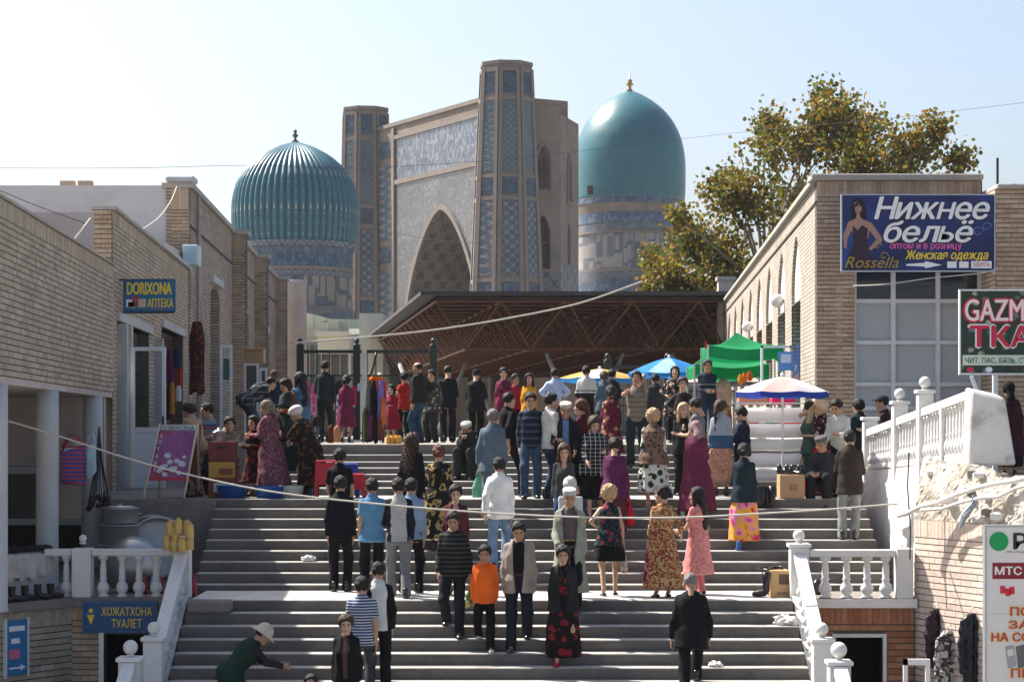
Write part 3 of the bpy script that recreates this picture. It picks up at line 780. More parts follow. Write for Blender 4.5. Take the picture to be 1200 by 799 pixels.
mo = empty('mosque_portal', label='huge tiled mosque portal with two octagonal towers and a pointed arch', cat='monument')
mU = Vector((-.487, .874)); mN = Vector((-.874, -.487)); T1 = Vector((PX(593.5, 200), 200)); T2 = Vector((PX(428.5, 227), 227))
def oct_tower(c, rb, rt, z0, z1, rot, rows, name='tower'):
    tw = empty(name, parent=mo)
    nf = 8
    def V(i, z):
        t = (z - z0) / (z1 - z0); r = lerp(rb, rt, t); a = rot + 2 * PI * i / nf
        return Vector((c.x + r * math.cos(a), c.y + r * math.sin(a), z))
    mb = MB()
    for i in range(nf): mb.quadpts([V(i, z0), V(i+1, z0), V(i+1, z1), V(i, z1)])
    mb.quadpts([V(i, z1) for i in range(nf)])
    mb.build('shaft', M_mbrick, tw)
    for i in range(nf):
        mid = (V(i, z0) + V(i+1, z0)) / 2 - Vector((c.x, c.y, z0))
        if mid.y > 1.0: continue
        nn = Vector((mid.x, mid.y, 0)).normalized()
        def F(s, z): return V(i, z).lerp(V(i+1, z), s)
        def pan(s0, s1, za, zb, off, mat, nm):
            a = [F(s0, za), F(s1, za), F(s1, zb), F(s0, zb)]
            m2 = MB(); o1 = [q + nn * off for q in a]; o0 = [q - nn * .05 for q in a]
            m2.hexa([o0[0], o0[1], o1[1], o1[0], o0[3], o0[2], o1[2], o1[3]])
            return m2.build(nm, mat, tw)
        pan(0.005, .17, z0, z1 - .3, .16, M_mstone, 'edge_rib'); pan(.83, .995, z0, z1 - .3, .16, M_mstone, 'edge_rib')
        for (za, zb, kind) in rows:
            m = {'A': M_panelA, 'B': M_panelB, 'C': M_panelC}[kind]
            pan(.2, .8, za, zb, .05, m, 'tile_panel')
            pan(.172, .828, zb + .05, zb + .42, .12, M_mstone, 'cross_rib')
    m3 = MB(); m3.prism([(c.x + (rt + .12) * math.cos(rot + 2*PI*i/nf), c.y + (rt + .12) * math.sin(rot + 2*PI*i/nf)) for i in range(nf)], z1 + .01, z1 + .35)
    m3.build('cornice', M_mstone, tw)
    return tw
rows = [(33.9, 35.9, 'B'), (26.6, 33.2, 'A'), (24.5, 26.0, 'B'), (17.0, 23.9, 'C'), (14.6, 16.3, 'B'), (6.5, 14.0, 'C'), (2.5, 5.6, 'B')]
oct_tower(T1, 4.15, 2.45, 0.5, 36.6, PI / 8 + .12, rows)
oct_tower(T2, 3.3, 2.45, 0.5, 36.5, PI / 8 + .12, rows)
def MP(t, d, z):
    q = T1 + mU * t + mN * d; return (q.x, q.y, z)
# pishtaq wall: faces mN, so it is laid from the far tower to the near one
pw0 = T1 + mU * 29.5 - mN * .3; pw1 = T1 + mU * 1.2 - mN * .3
wl = 29.5 - 1.2
arch_facade(mo, pw0, pw1, 0.5, 34.2, [(29.5 - 13.7, 7.5, .6, 14.5, 24.6)], 7.0, [M_mbrick, M_vault2, M_vault], name='arch_wall', nseg=16)
def msl(t0, t1, d0, d1, z0, z1, name, mat):
    P = MP
    return MB().hexa([P(t0,d1,z0), P(t0,d0,z0), P(t1,d0,z0), P(t1,d1,z0), P(t0,d1,z1), P(t0,d0,z1), P(t1,d0,z1), P(t1,d1,z1)]).build(name, mat, mo)
msl(3.2, 23.6, -.29, -.18, 28.6, 32.8, 'inscription_frieze', M_frieze)
msl(2.6, 24.2, -.29, -.05, 32.8, 33.2, 'frieze_border', M_mstone); msl(2.6, 24.2, -.29, -.05, 28.1, 28.6, 'frieze_border', M_mstone)
# spandrel field follows the arch
sp = MB()
for i in range(32):
    ta, tb_ = -1 + i / 16, -1 + (i + 1) / 16
    def az(t):
        t = max(-1, min(1, t)); return 14.5 + 10.1 * (1 - abs(t) ** 1.55) ** .72 + .35
    P = MP; a, b = 13.7 + 7.85 * ta, 13.7 + 7.85 * tb_
    sp.quadpts([P(b, -.2, az(tb_)), P(a, -.2, az(ta)), P(a, -.2, 28.1), P(b, -.2, 28.1)])
for (a, b) in ((3.2, 5.85), (21.55, 23.6)): sp.quadpts([MP(b, -.2, 1), MP(a, -.2, 1), MP(a, -.2, 28.1), MP(b, -.2, 28.1)])
sp.build('spandrel_tiles', M_span, mo)
am = MB()
for i in range(32):
    ta, tb_ = -1 + i / 16, -1 + (i + 1) / 16
    z1_ = lambda t: 14.5 + 10.1 * (1 - abs(max(-1, min(1, t))) ** 1.55) ** .72
    a, b = 13.7 + 7.5 * ta, 13.7 + 7.5 * tb_; A, B = 13.7 + 7.95 * ta, 13.7 + 7.95 * tb_
    am.hexa([MP(a,-.3,z1_(ta)), MP(b,-.3,z1_(tb_)), MP(B,-.3,z1_(tb_)+.45), MP(A,-.3,z1_(ta)+.45), MP(a,0,z1_(ta)), MP(b,0,z1_(tb_)), MP(B,0,z1_(tb_)+.45), MP(A,0,z1_(ta)+.45)])
am.build('arch_moulding', M_mstone, mo)
for k, (za, zb, m) in enumerate([(31.2, 32.8, M_panelB), (22.6, 30.4, M_panelC), (20.2, 21.8, M_panelB), (11, 19.4, M_panelC), (8.5, 10.2, M_panelB), (2, 7.7, M_panelA)]):
    msl(24.9, 27.9, -.29, -.15, za, zb, 'tile_panel', m)
msl(24.2, 24.8, -.29, -.02, .6, 34, 'edge_rib', M_mstone); msl(28.1, 28.6, -.29, -.02, .6, 34, 'edge_rib', M_mstone)
msl(.6, 29.4, -1.5, -.1, 34.21, 34.6, 'parapet', M_mstone)
# brick mass behind the near tower, with arched windows
c0 = Vector((PX(617, 200.6), 200.6)); c1 = Vector((PX(657, 202), 202.0)); c2 = Vector((PX(678, 209), 209.0)); c3 = c2 + Vector((-4, 9))
zA = 33.4
M_win = plain('window_dark', (.06, .055, .05), .9, .2)
arch_facade(mo, c0, c1, 17.6, zA, [(1.75, .72, 17.9, 21.3, 22.9)], .9, [M_mbrick, M_mbrick, M_win], name='rear_wall', nseg=8)
arch_facade(mo, c0, c1, .5, 17.59, [], .9, [M_diaper, M_diaper, M_win], name='rear_wall')
# upper windows cut into a second skin
def awin(pa, pb, uc, hw, zb, zs, za, nm='window'):
    pa = Vector(pa); pb = Vector(pb); u = (pb - pa).normalized(); n = Vector((u.y, -u.x)); mb = MB()
    def P(uu, d, z):
        q = pa + u * uu + n * d; return (q.x, q.y, z)
    cur = [(uc - hw, zb)] + [(uc + hw * (-1 + i / 6), zs + (za - zs) * (1 - abs(-1 + i / 6) ** 1.6) ** .7) for i in range(13)] + [(uc + hw, zb)]
    k = len(cur); ctr = (uc, (zb + za) / 2)
    for (a, b), (e, f) in zip(cur, cur[1:] + cur[:1]):
        mb.cur = 0; mb.quadpts([P(a, .02, b), P(e, .02, f), P(ctr[0] + (e - ctr[0]) * .82, -.02, ctr[1] + (f - ctr[1]) * .9), P(ctr[0] + (a - ctr[0]) * .82, -.02, ctr[1] + (b - ctr[1]) * .9)])
        mb.cur = 1; mb.quadpts([P(ctr[0] + (a - ctr[0]) * .82, .0, ctr[1] + (b - ctr[1]) * .9), P(ctr[0] + (e - ctr[0]) * .82, .0, ctr[1] + (f - ctr[1]) * .9), P(ctr[0], .0, ctr[1])])
        mb.cur = 2; s1 = 1.22
        mb.quadpts([P(a, .16, b), P(ctr[0] + (a - ctr[0]) * s1, .16, ctr[1] + (b - ctr[1]) * 1.1), P(ctr[0] + (e - ctr[0]) * s1, .16, ctr[1] + (f - ctr[1]) * 1.1), P(e, .16, f)])
        mb.quadpts([P(a, .02, b), P(a, .16, b), P(e, .16, f), P(e, .02, f)])
        q0 = P(ctr[0] + (a - ctr[0]) * s1, .16, ctr[1] + (b - ctr[1]) * 1.1); q1 = P(ctr[0] + (e - ctr[0]) * s1, .16, ctr[1] + (f - ctr[1]) * 1.1)
        q2 = P(ctr[0] + (e - ctr[0]) * s1, -.1, ctr[1] + (f - ctr[1]) * 1.1); q3 = P(ctr[0] + (a - ctr[0]) * s1, -.1, ctr[1] + (b - ctr[1]) * 1.1)
        mb.quadpts([q1, q0, q3, q2])
    return mb.build(nm, [M_mbrick, M_win, M_mstone], mo)
awin(c0, c1, 1.75, .7, 25.2, 28.2, 29.6)
arch_facade(mo, c1, c2, 18.5, 32.6, [(3.3, .7, 18.6, 21.0, 22.6)], .9, [M_mbrick, M_mbrick, M_win], name='side_wall', nseg=8)
arch_facade(mo, c1, c2, .5, 18.49, [], .9, [M_diaper, M_diaper, M_win], name='side_wall')
awin(c1, c2, 3.2, .7, 24.6, 27.6, 29.0)
arch_facade(mo, c2, c3, .5, 31.8, [], .9, [M_mbrick, M_mbrick, M_win], name='back_wall')
MB().prism([(c0.x+.1, c0.y+.1), (c1.x-.05, c1.y+.1), (c2.x-.1, c2.y), (c3.x, c3.y), (c0.x-4, c0.y+9)], 31.0, 32.2).build('roof', M_mbrick, mo)
MB().hexa([(c0.x, c0.y-.1, 33.41), (c1.x+.05, c1.y-.15, 33.41), (c1.x, c1.y+1, 33.41), (c0.x, c0.y+1, 33.41), (c0.x, c0.y-.1, 33.8), (c1.x+.05, c1.y-.15, 33.75), (c1.x, c1.y+1, 33.75), (c0.x, c0.y+1, 33.8)]).build('parapet', M_mbrick, mo)

# ---- domes
def dome_mat(name, ribs, cA, cB, dots):
    t = NT(name); p = t.pos(True); s = t.sep(p)
    ang = t.math('ARCTAN2', s[1], s[0])
    n1 = t.noise(p, .8, 5, .6); n2 = t.noise(p, 7, 3)
    cc = t.ramp(t.math('ADD', t.math('MULTIPLY', n1, .6), t.math('MULTIPLY', n2, .4)), [(.3, cA), (.7, cB)])
    if dots:
        a = t.math('COSINE', t.math('MULTIPLY', ang, float(ribs))); b = t.math('COSINE', t.math('MULTIPLY', s[2], 7.2))
        a2 = t.math('COSINE', t.math('MULTIPLY', ang, ribs * 2.0)); b2 = t.math('COSINE', t.math('MULTIPLY', s[2], 2.05))
        f = t.ramp(t.math('MULTIPLY', t.math('ADD', a, b), .5), [(.78, 0.0), (.92, 1.0)])
        cc = t.mix(t.math('MULTIPLY', f, .55), cc, (.16, .22, .36))
        g = t.ramp(t.math('MULTIPLY', t.math('ADD', a, b2), .5), [(.93, 0.0), (.97, 1.0)])
        cc = t.mix(g, cc, (.50, .44, .36))
    else:
        cv = t.n('CombineXYZ'); t.l(t.math('MULTIPLY', ang, 7.0), cv.inputs[0]); t.l(s[2], cv.inputs[1])
        br = t.n('TexBrick'); t.l(cv.outputs[0], br.inputs['Vector']); br.inputs['Scale'].default_value = 1.0
        br.inputs['Brick Width'].default_value = .55; br.inputs['Row Height'].default_value = .3; br.inputs['Mortar Size'].default_value = .03
        br.inputs['Color1'].default_value = (.9, .9, .9, 1); br.inputs['Color2'].default_value = (1, 1, 1, 1); br.inputs['Mortar'].default_value = (.5, .55, .55, 1)
        cc = t.mix(.7, cc, br.outputs['Color'], 'MULTIPLY')
        f = t.ramp(t.noise(p, 16, 2), [(.66, 0.0), (.72, 1.0)]); cc = t.mix(t.math('MULTIPLY', f, .5), cc, (.45, .5, .5))
    t.col(cc).rough(.34, .55); t.bump(t.noise(p, 5, 3), .25, .04)
    MATS[name] = t.mat; return t.mat
def dome(name, label, cx, d, prof, ribs, mat, bands, fin, finmat, amp=.035):
    r_ = empty(name, (cx, d, 0), label=label, cat='dome')
    n = ribs * 10 if ribs else 96
    fn = (lambda t, r, z: r * (1 - amp + amp * 1.6 * abs(math.cos(t * ribs / 2)) ** .8)) if ribs else None
    MB().lathe(prof, n, fn=fn).build('dome_shell', mat, r_, smooth=True)
    for (ra, rb, z0, z1, m) in bands:
        MB().lathe([(ra, z0), (rb, z1)], 72).build('drum_band', m, r_, smooth=False)
    MB().lathe(fin, 12, (0, 0, prof[-1][1] - .05)).build('finial', finmat, r_, smooth=True)
    return r_
def prof_scale(pts, R, z0, H):
    # smooth the few control points
    out = []
    for (a, b), (c, e) in zip(pts, pts[1:]):
        for k in range(6): out.append((lerp(a, c, k/6), lerp(b, e, k/6)))
    out.append(pts[-1])
    o2 = list(out)
    for it in range(6): o2 = [o2[0]] + [((o2[i-1][0]+2*o2[i][0]+o2[i+1][0])/4, (o2[i-1][1]+2*o2[i][1]+o2[i+1][1])/4) for i in range(1, len(o2)-1)] + [o2[-1]]
    return [(max(r, .004) * R, z0 + z * H) for r, z in o2]
DL = 185.0; sL = DL / FPX
zl = lambda py: PZ(py, DL)
prL = prof_scale([(.955,0), (.985,.12), (1.0,.30), (.985,.45), (.92,.60), (.78,.74), (.56,.86), (.30,.945), (.10,.985), (.0,1.0)], 73.5*sL, zl(287), zl(166)-zl(287))
M_domeL = dome_mat('ribbed_dome_tiles', 56, (.016,.085,.115), (.03,.145,.175), True)
M_band1 = tilework('drum_blue_band', 'script', (.035,.065,.12), (.085,.14,.21), (.04,.10,.15), 3.2, (1, 0), .4)
M_band2 = tilework('drum_small_panels', 'lattice', (.22,.19,.16), (.055,.085,.14), (.09,.13,.17), 3.0, (1, 0), .5)
M_kufic = tilework('drum_kufic', 'kufic', (.25,.21,.175), (.07,.095,.12), None, 1.2, (1, 0), .6)
M_band3 = tilework('drum_lower_tiles', 'dots', (.15,.15,.155), (.055,.085,.13), (.08,.12,.145), 1.6, (1, 0), .5)
Rb = 68*sL
bandsL = [(72.5*sL, 72*sL, zl(293), zl(286.5), M_band2), (66*sL, 70*sL, zl(302), zl(293.2), M_band1), (66.5*sL, 66.5*sL, zl(316), zl(302.2), M_band1),
          (Rb, Rb, zl(320), zl(316.2), M_mstone), (66.6*sL, 66.6*sL, zl(327), zl(320.2), M_band2), (66*sL, 66*sL, zl(362), zl(327.2), M_kufic), (68*sL, 68*sL, zl(366), zl(362.2), M_mstone), (70*sL, 70*sL, zl(376), zl(366.2), M_band3), (74*sL, 74*sL, zl(381), zl(376.2), M_mstone), (78*sL, 78*sL, 1.0, zl(381.2), M_band3)]
M_dkteal = plain('dark_teal_finial', (.02, .07, .09), .4)
M_brass = plain('brass', (.42, .27, .08), .3, .1, 3, metal=.9)
dome('ribbed_dome', 'ribbed turquoise dome on a patterned drum left of the portal', PX(346, DL), DL, prL, 56, M_domeL, bandsL, [(.35, 0), (.12, .2), (.1, .35), (.28, .55), (.1, .75), (.18, .95), (.05, 1.1)], M_dkteal)
DR = 258.0; sR = DR / FPX
zr = lambda py: PZ(py, DR)
prR = prof_scale([(.985,0), (.997,.12), (1.0,.28), (.985,.42), (.925,.56), (.80,.70), (.62,.815), (.40,.905), (.19,.965), (.0,1.0)], 65.5*sR, zr(236), zr(106)-zr(236))
M_domeR = dome_mat('smooth_dome_tiles', 0, (.012,.10,.13), (.018,.155,.185), False)
M_kufR = tilework('large_drum_kufic', 'kufic', (.27,.25,.235), (.11,.125,.15), None, 1.3, (1, 0), .6)
M_bandR = tilework('large_drum_blue', 'script', (.05,.085,.15), (.14,.17,.22), (.09,.12,.16), 2.2, (1, 0), .45)
bandsR = [(64.5*sR, 64.5*sR, zr(243), zr(235.8), M_bandR), (62*sR, 64*sR, zr(254), zr(243.2), M_mbrick), (62.5*sR, 62.5*sR, zr(266), zr(254.2), M_bandR), (62*sR, 62*sR, zr(275), zr(266.2), M_band3), (63*sR, 63*sR, zr(278), zr(275.2), M_mstone), (62*sR, 62*sR, zr(318), zr(278.2), M_kufR), (63*sR, 63*sR, zr(322), zr(318.2), M_mstone), (63*sR, 63*sR, zr(334), zr(322.2), M_band3), (66*sR, 66*sR, 1.0, zr(334.2), M_bandR)]
bd_ = dome('smooth_dome', 'large smooth turquoise dome rising behind the right tower of the portal', PX(738, DR), DR, prR, 0, M_domeR, bandsR, [(.45, 0), (.2, .25), (.18, .5), (.5, .75), (.22, 1.0), (.32, 1.2), (.08, 1.4), (.05, 2.2)], M_brass)
a = math.radians(-90 - 47)
MB().obox((64.9*sR*math.cos(a), 64.9*sR*math.sin(a), zr(228)), (.42, 0, 0), (0, .3, 0), (0, 0, .5)).build('vent_window', M_win, bd_)

# ================================================================== beige buildings in the middle distance
M_beige = plain('cream_render', (.50, .47, .37), .85, .07, .6, .1, 10)
M_green = plain('pale_green_fascia', (.42, .46, .38), .6, .08, .6)
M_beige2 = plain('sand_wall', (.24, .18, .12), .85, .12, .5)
def bx(d, x0, x1, y0, y1, th, name, mat, parent):
    return MB().box(PX(x0, d), PX(x1, d), d, d + th, PZ(y1, d) if y1 < 500 else 2.14, PZ(y0, d)).build(name, mat, parent)
mb_ = empty('modern_building', label='pale modern building with green fascia panels behind the iron fence', cat='building')
for i in range(4):
    xa = 340 + i * 13.5; MB().hexa([(PX(xa, 128), 128+i*.5, PZ(380+i*3, 128)), (PX(xa+13, 128), 128.5+i*.5, PZ(383+i*3, 128)), (PX(xa+13, 128), 131, PZ(383+i*3, 128)), (PX(xa, 128), 131, PZ(380+i*3, 128)), (PX(xa, 128), 127.6+i*.5, PZ(362+i*3, 128)), (PX(xa+13, 128), 128.1+i*.5, PZ(365+i*3, 128)), (PX(xa+13, 128), 131, PZ(365+i*3, 128)), (PX(xa, 128), 131, PZ(362+i*3, 128))]).build('fascia_panel', M_green, mb_)
bx(129, 340, 385, 378, 520, 4, 'wall', M_beige, mb_); bx(131, 380, 424, 374, 400, 6, 'wall', M_green, mb_)
bx(126, 369, 408, 388, 394, 5, 'canopy_edge', M_beige, mb_); bx(126.3, 372, 408, 394, 414, 5, 'wall', M_beige, mb_)
bx(127.5, 373, 407, 414, 520, 3, 'entrance_recess', plain('entrance_dark', (.09,.09,.09), .5), mb_)
for i in range(3): bx(127.3, 376+i*11, 377+i*11, 414, 520, .2, 'mullion', M_greysill, mb_)
bx(125, 408, 411, 375, 520, .5, 'column', M_greysill, mb_)
bx(118, 421, 449, 367, 520, 6, 'tower_wall', M_beige, mb_); bx(119, 415, 421, 398, 408, 3, 'balcony', M_white, mb_)
bx(116, 423, 430, 412, 520, 1, 'pilaster', M_greypl, mb_)
bx(122, 409, 421, 385, 391, 1, 'beam', M_white, mb_)
bx(128.5, 346, 372, 404, 520, .3, 'window', plain('hazy_glass', (.14,.15,.14), .15), mb_)
for i in range(4): bx(128.2, 348+i*7, 349+i*7, 404, 520, .2, 'window_bar', M_greysill, mb_)
sg = MB().box(PX(440.5, 117), PX(453, 117), 117, 117.2, PZ(392, 117), PZ(383, 117)).build('blue_board', plain('sky_blue_board', (.20,.42,.70), .5))
tag(sg, 'small sky blue board on the beige tower beside the canopy', 'sign')
bb = empty('market_hall', label='long sand coloured hall under and behind the steel canopy', cat='building')
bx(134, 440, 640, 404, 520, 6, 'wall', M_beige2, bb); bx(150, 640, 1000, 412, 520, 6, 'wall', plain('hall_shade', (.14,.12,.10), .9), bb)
for i in range(9): bx(133.8, 452+i*20, 455+i*20, 404, 520, .3, 'pilaster', plain('sand_pilaster', (.30,.24,.17), .85), bb)
for i in range(6): bx(133.6, 458+i*30, 474+i*30, 430, 470, .3, 'window', M_glass, bb)

# ================================================================== steel canopy
cn = empty('steel_canopy', label='dark flat canopy roof on a rust red space frame beyond the fence', cat='canopy')
CD = 82.0; zt = PZ(346, CD); zbm = PZ(409, CD + 1.2)
O = Vector((PX(511, CD), CD, 0)); cu = Vector((1, 0, 0)) * 2.53; cv_ = Vector((-.123, .992, 0)) * 2.53
NX, NY = 6, 17
M_steel = plain('rust_red_steel', (.125, .048, .024), .6, .25, 4)
M_roofu = plain('dark_roof_sheet', (.05, .047, .047), .8, .2, 1.5)
tm_ = MB(); bm_ = MB(); dg = MB()
def T(i, j): q = O + cu * i + cv_ * j; return Vector((q.x, q.y, zt - .22))
def Bn(i, j): q = O + cu * (i + .5) + cv_ * (j + .5); return Vector((q.x, q.y, zbm))
for j in range(NY + 1):
    for i in range(NX + 1):
        if i < NX: tm_.tube(T(i, j), T(i+1, j), .05, n=5, cap=False)
        if j < NY: tm_.tube(T(i, j), T(i, j+1), .05, n=5, cap=False)
        if i < NX and j < NY:
            for a in ((0,0),(1,0),(0,1),(1,1)): dg.tube(Bn(i, j), T(i + a[0], j + a[1]), .042, n=5, cap=False)
            if i < NX-1: bm_.tube(Bn(i, j), Bn(i+1, j), .05, n=5, cap=False)
            if j < NY-1: bm_.tube(Bn(i, j), Bn(i, j+1), .05, n=5, cap=False)
for nm, q in (('top_chords', tm_), ('bottom_chords', bm_), ('diagonals', dg)):
    q.build(nm, M_steel, cn)['kind'] = 'stuff'
def quadslab(a, b, c, d, z0, z1): return MB().hexa([(*a, z0), (*b, z0), (*c, z0), (*d, z0), (*a, z1), (*b, z1), (*c, z1), (*d, z1)])
A = O - cu * .25 - cv_ * .2; B = O + cu * 6.3 - cv_ * .2; C_ = O + cu * 6.3 + cv_ * 17.4; D_ = O - cu * .25 + cv_ * 17.4
quadslab(A.xy, B.xy, C_.xy, D_.xy, zt - .02, zt + .12).build('roof_sheet', M_roofu, cn)
for j in range(35):
    a = O + cv_ * (j * .5); b = a + cu * 6.1
    MB().tube((a.x, a.y, zt - .09), (b.x, b.y, zt - .09), .06, n=4).build('purlin', M_roofu, cn)
for i, j in ((2, 1), (0, 6), (4, 1), (4, 8), (2, 12), (0, 12)):
    bq = Bn(i, j)
    for dx in (-1, 1):
        MB().tube((bq.x + .12 * dx, bq.y, 2.14), (bq.x + 1.55 * dx, bq.y + .3, zbm - .05), .085, n=10).build('support_strut', M_greypl, cn, smooth=True)

# ================================================================== iron fence
def fence(name, d, x0, x1, posts, label, ytop=410):
    f = empty(name, label=label, cat='fence')
    zt_ = PZ(ytop, d); zm_ = PZ(ytop + 29, d); zq = PZ(ytop + 37, d)
    X0, X1 = PX(x0, d), PX(x1, d)
    for z, h in ((zt_, .11), (zm_, .07), (zq - .25, .05), (2.4, .06)): MB().box(X0, X1, d - .03, d + .03, z - h, z).build('rail', M_iron, f)
    n = int((X1 - X0) / .155)
    for i in range(n):
        x = X0 + (i + .5) * (X1 - X0) / n
        MB().tube((x, d, 2.16), (x, d, zm_ - .05), .012, n=6).build('bar', M_iron, f)
        if i % 2 == 0:
            s = MB().path([(x + .1 * math.cos(t) * (1 - t / 9), d, zm_ - .2 + .09 * math.sin(t)) for t in np.linspace(0, 5, 9)], .012, 4)
            s.build('scroll', M_iron, f)
    for i in range(int((X1 - X0) / .72)):
        x = X0 + .3 + i * .72; MB().tube((x, d, zm_), (x, d, zt_ - .1), .02, n=6).build('bar', M_iron, f)
    for p in posts:
        x = PX(p, d); o = MB().box(x - .12, x + .12, d - .12, d + .12, 2.14, zt_ + .12).build('post', M_iron, f, bevel=.02)
        MB().lathe([(.14, 0), (.14, .05), (.06, .08), (.10, .16), (.08, .23), (.02, .28)], 12, (x, d, zt_ + .122)).build('post_finial', M_iron, o, smooth=True)
    return f
fence('iron_fence', 72, 351, 424, (352, 418), 'dark iron fence with scrolls from the round pier to the square gate post')
fg = fence('iron_gate', 71.4, 430, 502, (508,), 'dark iron gate leaf with a curved brace between two square posts')
MB().path([(PX(432 + 9 * t, 71.3), 71.3, PZ(439 - 26 * t ** 2.2, 71.3)) for t in np.linspace(0, 1, 9)], .045, 6).build('curved_brace', M_iron, fg, smooth=True)
fence('iron_fence', 70, 700, 862, (712, 782, 850), 'dark iron fence behind the umbrellas on the right of the plaza', 428)

# ================================================================== tree behind the right building
def leaf_mat():
    t = NT('plane_leaves'); g = t.n('NewGeometry'); r = g.outputs['Random Per Island']
    cc = t.ramp(r, [(0, (.05,.085,.014)), (.25, (.10,.12,.018)), (.5, (.17,.15,.022)), (.7, (.25,.17,.028)), (.85, (.19,.09,.02)), (1, (.32,.25,.04))])
    cc = t.mix(.5, cc, t.ramp(t.noise(t.pos(), .35, 3), [(.35, (.6, .75, .6)), (.65, (1.2, 1.0, .8))]), 'MULTIPLY')
    t.col(cc).rough(.55, .3)
    tl_ = t.n('BsdfTranslucent'); t.l(cc, tl_.inputs[0]); ad = t.n('MixShader'); ad.inputs[0].default_value = .45
    out = t.t.nodes['Material Output']; t.l(t.b.outputs[0], ad.inputs[1]); t.l(tl_.outputs[0], ad.inputs[2]); t.l(ad.outputs[0], out.inputs[0])
    return t.mat
M_leaf = leaf_mat(); M_bark = plain('grey_bark', (.22, .19, .155), .9, .3, 2, .8, 9)
TD = 96.0
te = empty('plane_tree', (PX(905, TD), TD, 2.14), label='tall plane tree with yellowing leaves behind the right building', cat='tree')
base = Vector((PX(905, TD), TD, 2.14))
blobs = [(985,150,46,26),(975,118,24,12),(935,178,36,18),(897,150,20,9),(893,185,20,8),(870,236,46,30),(935,235,46,26),(1005,205,48,26),(1062,180,40,20),(1092,160,22,9),(1112,192,18,8),(1050,215,45,20),
         (1000,260,50,16),(940,300,50,22),(812,282,36,26),(848,290,44,28),(786,330,34,26),(795,252,12,5),(822,345,44,30),(868,330,46,24),(790,372,34,24),(826,392,34,24),(772,300,20,9),(768,345,16,8),(905,350,60,22),(915,135,14,6),(955,140,22,10),(1025,150,28,12),(838,225,24,10),(862,200,16,6),(803,400,20,8),(845,410,30,12)]
wood = MB(); lv = MB(); trng = random.Random(11)
fork = base + Vector((-.3, 0, 6.0))
wood.path([base, base + Vector((.1, 0, 2.5)), base + Vector((-.15, .1, 4.5)), fork], [.5, .42, .36, .32], 10)
trunk_o = wood.build('trunk', M_bark, te, smooth=True)
inv = Matrix.Translation(-base)
limb = MB()
def leaf(p, s):
    n = Vector((trng.gauss(0, 1), trng.gauss(0, 1), trng.gauss(0, .8) + .5)).normalized()
    a = n.orthogonal().normalized(); a.rotate(Matrix.Rotation(trng.uniform(0, 6.28), 3, n)); b = n.cross(a)
    k = len(lv.v); f = trng.uniform(-.12, .2) * s
    for (x, y, z) in ((0, -.55, 0), (.5, -.1, f), (.33, .5, f), (0, .58, 0), (-.33, .5, f), (-.5, -.1, f)):
        lv.v.append(tuple(p + a * (x * s) + b * (y * s) + n * z))
    lv.f.append(tuple(range(k, k + 6))); lv.m.append(0)
for (bx_, by_, br_, nb_) in blobs:
    c = Vector((PX(bx_, TD), TD, PZ(by_, TD))); r = br_ * TD / FPX
    c.y += trng.uniform(-2.2, 2.5)
    mid = fork.lerp(c, .5) + Vector((trng.gauss(0, .4), trng.gauss(0, .5), trng.uniform(.2, .9)))
    limb.path([fork + Vector((0, 0, trng.uniform(-1.2, .3))), fork.lerp(mid, .5) + Vector((0, 0, .3)), mid, mid.lerp(c, .6), c], [.12, .09, .06, .035, .02], 6)
    for t_ in range(nb_):
        d = Vector((trng.gauss(0, 1), trng.gauss(0, 1.1), trng.gauss(0, .9))).normalized()
        e = c + d * r * trng.uniform(.5, 1.35)
        limb.path([c.lerp(mid, trng.uniform(0, .25)), c.lerp(e, .5) + Vector((0, 0, .1)), e], [.03, .022, .012], 4)
        for q in range(trng.randint(38, 60)):
            t = trng.uniform(.3, 1.06)
            p = c.lerp(e, t) + Vector((trng.gauss(0, .30), trng.gauss(0, .34), trng.gauss(0, .28)))
            leaf(p, trng.uniform(.12, .22))
for o_, nm, m in ((limb, 'limbs', M_bark), (lv, 'crown', M_leaf)):
    o_.v = [tuple(inv @ Vector(p)) for p in o_.v]
    ob = o_.build(nm, m, te)
    if nm == 'crown': ob['kind'] = 'stuff'
trunk_o.data.transform(inv)
